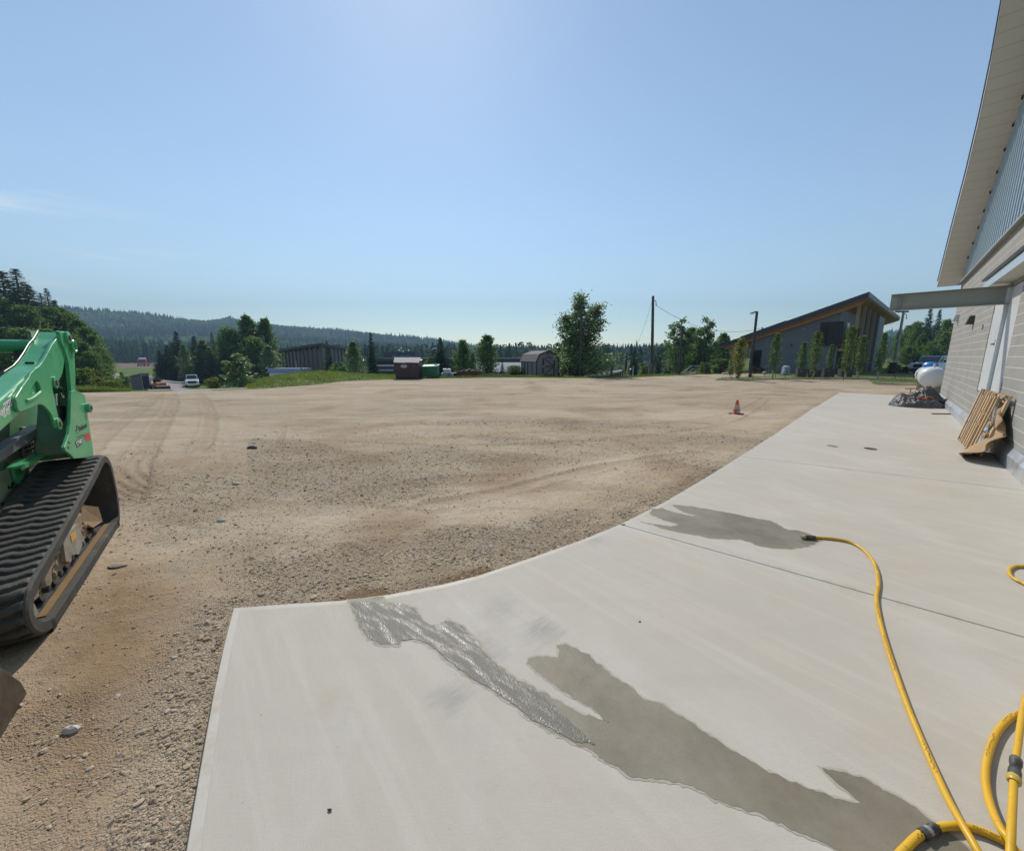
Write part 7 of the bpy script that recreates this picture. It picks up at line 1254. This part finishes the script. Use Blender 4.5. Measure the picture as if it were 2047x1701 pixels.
for px, py0, w_, lab in ((1605.5, 735.5, 18.5, 'square dark planter at the left end of the row before the hall'), (1632, 737, 22, 'square dark planter behind the columnar tree left of the window bay'), (1659.5, 735.5, 21, 'square dark planter in front of the dark doorway'), (1694, 736, 22, 'square dark planter at the right end of the row before the hall')):
    Yd = 31.8; s = Yd/F; b = np.array(place(px, Yd, ZL+.05)); root = thing('planter', lab, 'planter', b @ np.eye(3), 'square planters before the grey hall'); h = (751.5-py0)*s; root.matrix_world = Matrix.Translation(Vector(b)) @ Matrix.Rotation(-.35, 4, 'Z'); ORG[root.name] = root.matrix_world.copy()
    k = w_*s*.42; mb = MB(); mb.add([(-k*.92, -k*.92, 0), (k*.92, -k*.92, 0), (k*.92, k*.92, 0), (-k*.92, k*.92, 0), (-k, -k, h), (k, -k, h), (k, k, h), (-k, k, h)], [(0, 3, 2, 1), (0, 1, 5, 4), (1, 2, 6, 5), (2, 3, 7, 6), (3, 0, 4, 7)]); mb.build('pot', M_PLANT, root); mb = MB(); mb.box((-k*.97, -k*.97, h-.08), (k*.97, k*.97, h-.03)); mb.build('soil', simple('planter_soil', (.03, .02, .015), .95), root); mb = MB()
    for sx in (-1, 1): mb.box((min(sx*k*1.02, sx*k*.9), -k*1.02, h-.07), (max(sx*k*1.02, sx*k*.9), k*1.02, h+.02)); mb.box((-k*.9, min(sx*k*1.02, sx*k*.9), h-.07), (k*.9, max(sx*k*1.02, sx*k*.9), h+.02))
    mb.build('rim', M_PLANT, root); mb = MB(); mb.box((-k*.5, -k*.985, h*.72), (-k*.1, -k*.955, h*.80)); mb.build('plate', M_GALV, root)
M_STK = simple('dark_stake', (.05, .035, .025), .9, .2)
for i, (px, py, top_) in enumerate(((1462.5, 757.5, 741), (1505, 757, 744), (1528, 753, 744), (1570, 755, 747), (1616, 756, 748), (1626, 757, 750), (1655, 757, 750), (1686, 759, 750), (1789, 758, 747), (1827, 757, 750), (1549, 756, 747))):
    b = G(px, py, ZL+.05); h = float(P(px, top_, b[1])[2]-b[2]); mb = MB(); mb.tube([(0, 0, -.05), (.03*(-1)**i, 0, h*.6), (.05*(-1)**i, 0, h)], [.022, .018, .010], 6); mb.tube([(.02*(-1)**i, 0, h*.55), (.12*(-1)**(i+1), .02, h*.85)], [.012, .006], 5)
    tag(mb.build('bare_sapling', M_STK, None, M=Matrix.Translation(Vector(b))), 'thin bare stick of a young plant in the lawn island before the hall', 'sapling', 'bare sticks planted in the lawn island')
# timber stack, fence and sign bits behind the lawn at right
ts = thing('timber_stack', 'dark stack of timber and junk behind the lawn by the leaning pole', 'pile', place(1815, 40, ZL)); rg = random.Random(2); mb = MB()
for k in range(14): mb.obox((rg.uniform(-1.2, 1.2), rg.uniform(-.4, .4), .08+.06*k*.7), (rg.uniform(.5, 1.1), rg.uniform(-.1, .1), 0), (0, .08, 0), (0, 0, .04))
mb.build('timber', simple('dark_timber', (.07, .05, .04), .9, .4, 3), ts); mb = MB(); mb.box((-1.4, -.3, .0), (-1.3, .4, 1.1)); mb.box((1.3, -.3, 0), (1.4, .4, 1.1)); mb.box((-1.5, -.35, 1.05), (1.5, .45, 1.12)); mb.build('rack', M_POST, ts)
for px, w_, h_, lab, sd in ((1826, 9, 5, 'pale rounded rock on the timber stack', 11), (1836, 6, 4, 'small pale rock right of the timber stack', 12)): boulder(px, 740, w_, h_, 39, lab, sd, M_BOULD)
tp_ = thing('blue_tarp', 'blue-grey crumpled sheet beside the timber stack', 'sheet', place(1842, 39, ZL)); mb = MB(); mb.ell((0, 0, .3), (.8, .5, .55), 14, 9, .3, 6); mb.build('sheet', simple('blue_grey_sheet', (.10, .13, .18), .6, .3, 5), tp_)
wf = thing('wire_fence', 'pale rail fence in front of the trees right of the hall', 'fence', place(1800, 50, ZL)); mb = MB(); o = np.array(place(1800, 50, ZL)); mb.tube([P(1774, 721, 50)-o, P(1830, 721, 50)-o], .03, 6); mb.build('rail', M_GALV, wf)
for px in (1775, 1793, 1811, 1829): mb = MB(); mb.tube([P(px, 720.5, 50)-o, P(px, 745, 50)-o], .03, 6); mb.build('post', M_GALV, wf)
pst = thing('white_post', 'short white post leaning at the foot of the pale utility pole', 'post', place(1789, 42, ZL)); mb = MB(); mb.tube([(0, 0, 0), (.09, 0, 1.35)], .07, 8); mb.build('post', M_WHITE, pst); mb = MB(); mb.lathe([(.08, 0), (.08, .06)], (.09, 0, 1.32), (0, 0, 1), 8); mb.build('cap', M_GALV, pst)

# ================================================================== NEAR THINGS
# traffic cone
b = G(1471.5, 828, ZL); cone = thing('traffic_cone', 'orange traffic cone with a grey reflective band and black base on the gravel', 'traffic cone', b); s = float(b[1])/F; h = 29*s
M_CONE = simple('orange_cone_plastic', (.62, .070, .030), .5, .08, 6); mb = MB(); hb_ = h*.07; mb.lathe([(.118*h/.44*1.05, hb_), (.112*h/.44, hb_+.01), (.030, h-.004), (.022, h)], (0, 0, 0), (0, 0, 1), 24); co_ = mb.build('cone', M_CONE, cone, smooth=True)
rr_ = lambda z: .118*h/.44+(.030-.118*h/.44)*(z-hb_)/(h-hb_)+.0022
mb = MB(); za, zb = h*.36, h*.68; mb.lathe([(rr_(za), za), (rr_(zb), zb)], (0, 0, 0), (0, 0, 1), 24); mb.build('reflective_band', simple('grey_reflective', (.36, .36, .36), .35, .08), co_, smooth=True)
mb = MB(); kb = 10.5*s; mb.prism([(kb*a, kb*b_, .0) for a, b_ in ((-1, -.85), (-.85, -1), (.85, -1), (1, -.85), (1, .85), (.85, 1), (-.85, 1), (-1, .85))], (0, 0, hb_)); mb.build('base', simple('black_rubber_base', (.015, .014, .014), .7), cone, bevel=.005); mb = MB(); za, zb = h*.13, h*.27; mb.add([((rr_(z)+.001)*math.sin(a), -(rr_(z)+.001)*math.cos(a), z) for z in (za, zb) for a in np.linspace(-.95, .15, 8)], [(i, i+1, i+9, i+8) for i in range(7)]); mb.build('label_patch', simple('silver_label', (.42, .42, .44), .4, .2, 40), co_, fix=False)
cone.matrix_world = cone.matrix_world @ Matrix.Rotation(.5, 4, 'Z')
# hoses
t = NT('yellow_hose_rubber'); v = t.pos(); c = t.mix(t.noise(v, 9, 5), (.60, .33, .012), (.72, .43, .02)); c = t.mix(t.ramp(t.noise(v, 22, 6, .7), [(.60, 0), (.74, 1)]), c, (.20, .12, .03)); t.set(color=c, rough=.42, spec=.5); M_HOSE = t.m
M_COUP = simple('black_rubber_sleeve', (.020, .019, .022), .55, .3, 30, dirt=(.12, .11, .11), dirt_amt=.5, dscale=30); M_BRASS = simple('yellow_collar', (.50, .36, .06), .4, .15, 20); M_PRINT = simple('dark_hose_print', (.20, .11, .02), .6, .4, 60)
RH = .0122
def hose_path(l): return catmull([G(x, y, 0)*np.array([1, 1, 0])+np.array([0, 0, z]) if False else G(x, y, z) for x, y, z in l], 10)
def along(path, fr): 
    path = [np.array(p) for p in path]; seg = [np.linalg.norm(b-a) for a, b in zip(path[:-1], path[1:])]; L = sum(seg)*fr; acc = 0
    for a, b, s_ in zip(path[:-1], path[1:], seg):
        if acc+s_ >= L: return a+(b-a)*(L-acc)/s_, (b-a)/s_
        acc += s_
    return path[-1], (path[-1]-path[-2])/seg[-1]
def print_marks(path, spans, par, r):
    """the faded printed legend on the hose: short dark dashes of lettering along its crown"""
    mb = MB(); L = sum(np.linalg.norm(b-a) for a, b in zip(path[:-1], path[1:])); rg = random.Random(3)
    for f0, f1 in spans:
        x = f0
        while x < f1:
            w_ = rg.uniform(.002, .006)/L; p, d = along(path, x); q, d_ = along(path, min(x+w_, .999)); sd = np.cross(d, (0, 0, 1)); sd /= np.linalg.norm(sd)+1e-9; up = np.cross(sd, d)
            a_ = rg.uniform(-.1, .55); pts = []
            for pp in (p, q):
                for k in (-.17, 0, .17): an = a_+k; pts.append(pp+(sd*math.sin(an)*1+up*math.cos(an))*(r+.0006))
            mb.add(pts, [(0, 1, 4, 3), (1, 2, 5, 4)]); x += w_+rg.uniform(.002, .005)/L
    mb.build('printed_legend', M_PRINT, par, fix=False)['kind'] = 'stuff'
z_ = RH
H1 = [(1612,1074,z_),(1640,1074.5,z_),(1680,1079,z_),(1705,1086,z_),(1726,1099,z_),(1743,1118,z_),(1753,1141,z_),(1756,1166,z_),(1752,1196,z_),(1758,1236,z_),(1770,1281,z_),(1786,1331,z_),(1810,1400,z_),(1832,1455,z_),(1860,1519,z_+.002),(1892,1590,.030),(1922,1645,.044),(1950,1693,.044),(1985,1760,.03),(2010,1860,z_)]
pth = hose_path(H1); h1 = thing('garden_hose', 'yellow hose running across the concrete with its black nozzle end in the wet patch', 'hose', (0, 0, 0)); mb = MB(); mb.tube(pth, RH, 14); ho = mb.build('hose_line', M_HOSE, h1, smooth=True)
mb = MB(); p0_, p1_ = G(1602.5, 1073, .021), G(1629, 1074.5, .019); dd_ = (p1_-p0_); mb.tube([p0_+dd_*.22, p0_+dd_*.3, p1_, p1_+dd_*.05], [.017, .0185, .018, .013], 16); nz_ = mb.build('nozzle_grip', M_COUP, h1, smooth=50); mb = MB(); mb.tube([p0_+dd_*.10, p0_+dd_*.22], .0195, 14); mb.build('nozzle_collar', M_BRASS, nz_, smooth=50); mb = MB(); mb.tube([p0_-dd_*.06, p0_+dd_*.10], [.012, .015], 12); mb.build('nozzle_tip', M_GALV, nz_, smooth=50)
print_marks(pth, ((.06, .12), (.245, .275), (.30, .33), (.36, .375), (.44, .50), (.56, .66), (.80, .85)), ho, RH)
H2 = [(1770,1800,z_),(1790,1722,z_),(1815,1690,z_),(1838,1669,z_),(1862,1657,z_+.003),(1892,1651,z_+.003),(1925,1651,z_),(1955,1658,z_),(1990,1673,z_),(2020,1690,z_),(2060,1722,z_),(2130,1760,z_),(2200,1700,z_),(2200,1560,z_),(2130,1450,z_),(2075,1424,z_),(2047,1425,z_),(2020,1435,z_),(1995,1461,z_),(1978,1500,z_),(1970,1546,z_),(1975,1590,z_),(1988,1630,.030),(2003,1660,.046),(2020,1684,.046),(2045,1740,.03),(2080,1850,z_)]
R2 = .0126
H2 = [(x, y, z+R2-RH) for x, y, z in H2]; pth2 = hose_path(H2); h2 = thing('coiled_hose', 'thick yellow hose coiled in loops at the lower right corner', 'hose', (0, 0, 0)); mb = MB(); mb.tube(pth2, R2, 14); ho2 = mb.build('hose_line', M_HOSE, h2, smooth=True)
def sleeve(par, pa, pb, r, mat=M_COUP, nm='coupling'):
    a, b = G(*pa), G(*pb); d = b-a; mb = MB(); mb.tube([a, a+d*.06, a+d*.30, a+d*.33, a+d*.62, a+d*.66, a+d*.94, b], [r*.9, r, r, r*.86, r*.86, r, r, r*.9], 16); return mb.build(nm, mat, par, smooth=40)
sleeve(h2, (1843, 1667.5, R2+.003), (1872, 1653.5, R2+.004), R2*1.32); mb = MB(); a, b = G(1851, 1663, R2+.003), G(1858, 1659.6, R2+.003); mb.tube([a, b], R2*1.24, 16); mb.build('clamp_ring', simple('steel_clamp', (.40, .42, .42), .35, .1, metal=.7), h2, smooth=40); print_marks(pth2, ((.01, .05), (.10, .14), (.18, .21), (.60, .68), (.72, .78)), ho2, R2)
H4 = [(2047,1131,z_),(2030,1131.5,z_),(2018,1138,z_),(2019.5,1149,z_),(2032,1159.5,z_),(2050,1168,z_),(2085,1190,z_),(2110,1240,z_),(2095,1310,z_),(2060,1370,z_),(2046,1415,.03),(2040,1450,.055),(2034,1495,.060),(2029,1530,.062),(2026,1570,.064),(2024,1610,.068),(2022,1650,.072),(2020,1705,.06),(2018,1800,.03)]
H4 = [(2200,1120,z_),(2120,1122,z_)]+H4; R4 = .0112; pth4 = hose_path(H4); h4 = thing('jointed_hose', 'thin yellow hose with a black joint lying over the coil at the right edge', 'hose', (0, 0, 0)); mb = MB(); mb.tube(pth4, R4, 14); mb.build('hose_line', M_HOSE, h4, smooth=True); sleeve(h4, (2031.5, 1516, .061), (2027.5, 1553, .063), R4*1.55); mb = MB(); a, b = G(2027.5, 1552, .063), G(2026.3, 1563, .064); mb.tube([a, a+(b-a)*.2, a+(b-a)*.8, b], [R4*1.5, R4*1.72, R4*1.72, R4*1.4], 16); mb.build('collar', M_BRASS, h4, smooth=40)
H5 = [(2052,1300,z_),(2049,1380,z_),(2046,1430,z_),(2043,1490,z_),(2042,1560,z_),(2046,1640,z_),(2056,1760,z_)]
# cleanout covers
for px, py, wpx, col, lab in ((1664, 891.5, 20, (.34, .29, .26), 'pale round cover set in the concrete, left one of two'), (1740, 897, 23, (.10, .075, .07), 'dark brown round cover set in the concrete, right one of two')):
    b = G(px, py, .001); r_ = wpx*.5*float(b[1])/F*.92; root = thing('drain_cover', lab, 'drain cover', b); mm = simple('cover_metal_'+('pale' if px < 1700 else 'dark'), col, .7, .25, 12); mb = MB(); mb.lathe([(r_, 0), (r_, .004), (r_*.9, .006), (r_*.87, .003), (r_*.1, .003)], (0, 0, 0), (0, 0, 1), 28); mb.build('lid', mm, root, smooth=30); mb = MB()
    for k in range(-3, 4): mb.box((-r_*.6, k*r_*.2-.006, .003), (r_*.6, k*r_*.2+.006, .007))
    mb.build('grip_ribs', mm, root)
# wooden pallet leaning on the wall with brown sacking
def WL(s, y, z): return np.array(MW @ Vector((s, y, z)))
pB1, pB2, pT1, pT2 = np.array(G(1926, 881)), np.array(G(1972, 916)), WL(1.84, .035, 1.0), WL(.06, .035, 1.0)
up_ = ((pT1-pB1)+(pT2-pB2))/2; Lp = np.linalg.norm(up_); up_ /= Lp; ac = (pB2-pB1+pT2-pT1)/2; Wp = np.linalg.norm(ac); ac /= Wp; up_ -= ac*(up_@ac); up_ /= np.linalg.norm(up_); nn_ = np.cross(ac, up_); nn_ = nn_ if nn_@WN > 0 else -nn_
if np.cross(ac, up_) @ nn_ < 0: pass
MP = Matrix(((ac[0], up_[0], nn_[0], pB1[0]), (ac[1], up_[1], nn_[1], pB1[1]), (ac[2], up_[2], nn_[2], pB1[2]+.012), (0, 0, 0, 1)))
M_PINE = simple('pale_pine', (.55, .385, .22), .75, .22, 5, .2, 30); M_PINE2 = simple('aged_pine', (.36, .23, .125), .8, .25, 5, .2, 30)
pal = thing('wooden_pallet', 'pale pine pallet leaning upright against the block wall', 'pallet', MP); rg = random.Random(12)
sgn = 1 if (Matrix(MP).to_3x3().determinant() > 0) else -1
for k, (x0, x1, l0, l1) in enumerate(((0, .05, 0, 1), (.17, .215, .0, 1), (.26, .30, .0, .995), (.345, .385, .02, 1), (.43, .475, .0, .99), (.54, .585, .0, 1), (.65, .70, .02, .985), (.78, .83, .0, .99), (.95, 1.01, .02, .97))):
    mb = MB(); mb.box((x0*Wp/1.2, l0*Lp, .075), (x1*Wp/1.2, l1*Lp, .095)); mb.build('slat', M_PINE if k % 2 == 0 else M_PINE2, pal, bevel=.003)
for z in (.01, .33, .52, .96):
    mb = MB(); mb.box((-.005, Lp*z, .035), (Wp*.98, Lp*z+.04, .074)); mb.build('stringer', M_PINE2, pal, bevel=.003)
for x0, x1 in ((0, .06), (.45, .52), (.95, 1.0)):
    mb = MB(); mb.box((Wp*x0, 0, .0), (Wp*x1, Lp, .034)); mb.build('back_slat', M_PINE, pal)
p2 = MP @ Matrix.Translation((Wp*.60, 0, .10)) @ Matrix.Rotation(-.03, 4, 'Z'); pl2 = thing('plank_crate', 'narrow slatted board with short cleats stacked on the front of the pallet', 'boards', p2)
for x0 in (0, .14, .30): mb = MB(); mb.box((x0, -.02, .0), (x0+.05, Lp*.97, .018)); mb.build('board', M_PINE, pl2)
mb = MB(); mb.box((0, Lp*.02, -.02), (.39, Lp*.06, -.001)); mb.box((0, Lp*.9, -.02), (.39, Lp*.94, -.001)); mb.build('batten', M_PINE2, pl2); mb = MB()
for y0, y1 in ((.03, .46), (.50, .64), (.68, .93)):
    for x in (.07, .22): mb.box((x, Lp*y0, -.001), (x+.05, Lp*y1, .045))
mb.build('cleat', M_PINE, pl2, bevel=.003)
sk = thing('brown_sacking', 'crumpled brown paper sheet draped behind and right of the pallet', 'sheet', MW); nu, nv = 26, 34; V = []; 
for i in range(nu):
    for j in range(nv):
        u, v_ = i/(nu-1), j/(nv-1); zt_ = 1.0*v_; s_ = .98-1.22*u*(.55+.45*math.sin(PI*min(1, max(0, v_*1.1))))-.25*u*(1-v_)-.12*u*math.sin(v_*9); y_ = (.10+.20*u)*(1-v_)+.035+.10*u*math.sin(v_*7+1)+.05*u*math.sin(v_*21+u*5)+.04*math.sin(u*11+v_*6)*(1-v_)+.12*u*(1-v_)
        V.append((s_, max(.02, y_), .006+zt_*(.96-.22*u*u)+.02*u*math.sin(v_*15)))
Fq = [[i*nv+j, (i+1)*nv+j, (i+1)*nv+j+1, i*nv+j+1] for i in range(nu-1) for j in range(nv-1)]
o = np_mesh('sheet', V, np.array(Fq), simple('brown_kraft_paper', (.36, .24, .135), .85, .2, 3, .3, 12), sk, smooth=True); sm_ = o.modifiers.new('solid', 'SOLIDIFY'); sm_.thickness = .006
# tarpaulin heap
tc_ = np.array(G(1836, 812)); TY = float(tc_[1]); hp = thing('tarpaulin_heap', 'crumpled grey tarpaulin heap on the concrete by the wall', 'tarpaulin', (tc_[0], tc_[1], .002)); nA, nR = 150, 70; az_ = np.linspace(0, 2*PI, nA, endpoint=False); rr2 = np.linspace(0, 1, nR); A2, R2_ = np.meshgrid(az_, rr2, indexing='ij')
lx_ = R2_*np.cos(A2); ly_ = R2_*np.sin(A2); n1_ = fbm(lx_*2.2+5, ly_*2.2, 91, 4); n2_ = np.abs(fbm(lx_*4.0+n1_*2, ly_*4.0-n1_*2, 93, 4)-.5)*2; rad = .98+.22*(fbm(np.cos(A2)*1.6+3, np.sin(A2)*1.6, 97, 3)-.5); hx = .86*rad*lx_; hy = .60*rad*ly_
hgt_ = (np.clip(1-R2_**2.6, 0, 1)**.6)*(.30+.55*np.exp(-((lx_+.62)/.26)**2-((ly_-.35)/.4)**2)*.75+.42*np.exp(-((lx_-.45)/.36)**2-((ly_-.2)/.5)**2)+.06*np.sin(lx_*6+ly_*4))+ (n1_-.5)*.12*(R2_ < .97)+.045*np.sin(lx_*9+ly_*5+n1_*9)*(R2_ < .95)+.03*np.abs(np.sin(lx_*17-ly_*9+n2_*7))*(R2_ < .97); hgt_ = np.maximum(hgt_, .0)*.92
V = np.stack([hx.ravel(), hy.ravel(), hgt_.ravel()], 1); idx_ = np.arange(nA*nR).reshape(nA, nR); a = idx_[:, :-1]; b = np.roll(idx_, -1, 0)[:, :-1]; Fc = np.stack([a, a+1, np.roll(idx_, -1, 0)[:, 1:], b], 2).reshape(-1, 4)
t = NT('grey_tarpaulin'); v = t.coord(); c = t.mix(t.noise(v, 3, 5), (.04, .04, .042), (.115, .115, .112)); hb = t.math('ADD', t.math('MULTIPLY', t.noise(v, 7, 4, .5, 1.2), 1.0), t.math('MULTIPLY', t.noise(v, 16, 4, .5, .8), .5)); t.set(color=c, rough=.30, spec=.5, normal=t.bump(hb, .8, .07)); o = np_mesh('sheet', V, Fc, t.m, hp, smooth=True)
mb = MB(); mb.tube(catmull([(-.42, -.30, .30), (-.28, -.26, .33), (-.16, -.28, .27), (.0, -.22, .33), (.16, -.24, .31)], 6), [.022]*25, 8); mb.build('orange_strap', simple('orange_strap', (.62, .13, .05), .6, .1), hp, smooth=True)
mb = MB(); mb.ell((.50, -.38, .16), (.22, .16, .13), 14, 10, .16, 3); mb.build('blue_bag', simple('dark_blue_plastic', (.025, .025, .055), .2, .2, 8), hp, smooth=True)
# propane tanks
M_TANK = simple('white_tank_paint', (.70, .70, .69), .32, .03, 2, dirt=(.50, .42, .34), dirt_amt=.12, coat=.3)
def tank(px, py, wpx, Yd, label, rot, extra):
    c = P(px, py, Yd); r_ = wpx*.5*Yd/F*.93; d = azdir(1782); ax = np.array([math.sin(math.atan2(d[0], d[1])+rot), math.cos(math.atan2(d[0], d[1])+rot), 0]); b = np.array([c[0], c[1], 0.0]); root = thing('propane_tank', label, 'tank', b); zc = float(c[2]); L_t = 2.6; prof = []
    for k in range(9): a = PI/2*k/8; prof.append((max(.01, r_*math.sin(a)), r_*.62*(1-math.cos(a))))
    prof += [(r_, r_*.62+L_t)]+[(max(.01, r_*math.cos(PI/2*k/8)), r_*.62+L_t+r_*.62*math.sin(PI/2*k/8)) for k in range(1, 9)]
    o = np.array([0, 0, zc])-ax*0; mb = MB(); mb.lathe(prof, o, ax, 36); sh_ = mb.build('shell', M_TANK, root, smooth=60); sd = np.array([ax[1], -ax[0], 0])
    mb = MB()
    for q in (.7, 2.4): p = ax*q; mb.obox((p[0], p[1], (zc-r_*.7)/2-.03), sd*r_*.7, ax*.06, (0, 0, (zc-r_*.7)/2+.03))
    mb.build('saddle', simple('saddle_concrete', (.3, .29, .27), .9), root)
    if extra:
        mb = MB(); p = o+ax*1.3; mb.lathe([(.26, r_-.03), (.27, r_+.10), (.20, r_+.19), (.02, r_+.22)], p, (0, 0, 1), 20); mb.build('valve_dome', simple('blue_dome', (.03, .22, .60), .4, .06), root, smooth=True); mb = MB(); 
        for k, cc in enumerate((.0, 1.0)): p = o-sd*(r_+.003)*1+ax*(.75+.0*k)+np.array([0, 0, .08-.26*k])
        for k in range(2):
            an = -.1+.5*k; cpt = o+ax*(.66)-sd*r_*math.cos(an)*1.004-np.array([0, 0, r_*math.sin(an)]); mb.obox(cpt, ax*.16, (0, 0, .10), sd*.012)
        mb.build('hazard_label', simple('dark_red_label', (.20, .05, .05), .5, .5, 12), sh_)
    else:
        mb = MB(); p = o+ax*.9; mb.lathe([(.05, r_-.02), (.05, r_+.08), (.03, r_+.16)], p, (0, 0, 1), 10); mb.build('valve', M_WHITE, root)
    return root
tank(1864, 755.5, 44, 16.2, 'white propane tank seen end-on beside the corner of the block wall', .05, False); tank(1860, 752.5, 39, 17.8, 'white propane tank with a blue dome behind the nearer tank', .0, True)
# yellow gas pipe run behind the tarpaulin
gp_ = thing('gas_pipe', 'thin yellow gas pipe on short stands behind the tarpaulin heap', 'pipe', tuple(G(1830, 782))); o = np.array(G(1830, 782)); mb = MB(); A_, B_ = P(1810, 777.5, 14.2)-o, P(1850, 776, 14.2)-o; mb.tube([A_, B_], .022, 8); mb.build('pipe', simple('ochre_pipe', (.42, .25, .06), .5, .1), gp_, smooth=True)
for px in (1821, 1835, 1846): mb = MB(); c_ = P(px, 777, 14.2)-o; mb.tube([c_, (c_[0], c_[1], -.02)], .016, 6); mb.build('stand', simple('ochre_stand', (.33, .20, .06), .6), gp_)
lp = thing('loose_board', 'short dark strip of wood lying on the concrete near the tarpaulin', 'board', tuple(G(1885, 828, 0))); mb = MB(); mb.obox((0, 0, .012), (.30, -.02, 0), (.01, .03, 0), (0, 0, .012)); mb.build('strip', M_OILY, lp)
# small litter on the apron and lot
for px, py, sz, lab in ((659, 1620, .009, 'dead brown leaf curled on the near concrete'), (1279, 1243, .007, 'tiny dark twig near the middle of the concrete')):
    mb = MB(); mb.ell((0, 0, sz*.5), (sz, sz*.5, sz*.5), 8, 6, .6, px); tag(mb.build('dead_leaf', M_RUST, None, M=Matrix.Translation(Vector(G(px, py, 0)))), lab, 'leaf')
for px, py, sx_, sz, lab, col in ((505, 897, .09, .035, 'dark flat stone at the corner of the coarse gravel patch', (.05, .045, .04)), (143, 1462, .035, .018, 'pale rounded pebble, the largest on the gravel by the loader', (.46, .43, .38)), (236, 1131, .07, .012, 'grey splinter of wood on the gravel by the loader track', (.30, .25, .20)), (443, 1043, .05, .022, 'pale flat stone left of the coarse gravel patch', (.45, .44, .42)), (472, 968, .05, .02, 'small pale stone at the left edge of the coarse gravel patch', (.45, .43, .40))):
    b = G(px, py, ZL); mb = MB(); mb.ell((0, 0, sz*.6), (sx_, sx_*.55, sz), 10, 7, .35, px); tag(mb.build('stone' if px != 236 else 'wood_splinter', simple('stone_tone_%d' % px, col, .85, .25, 30), None, M=Matrix.Translation(Vector(b)), smooth=40), lab, 'stone' if px != 236 else 'splinter')

# ================================================================== AIR
HAZE = 0.00058
t = NT('haze_air'); t.t.nodes.remove(t.b); pv_ = t.n('VolumePrincipled'); pv_.inputs['Color'].default_value = (.55, .78, 1.0, 1); pv_.inputs['Density'].default_value = HAZE; pv_.inputs['Anisotropy'].default_value = -.1; t.l(pv_.outputs[0], t.out.inputs['Volume'])
if HAZE > 0:
    zmax = max(float(Z.max()) if False else 230.0, 20); mb = MB(); mb.box((-1720, -1720, -6.0), (1720, 1720, zmax)); hz = mb.build('haze', t.m, None); tag(hz, kind='stuff')
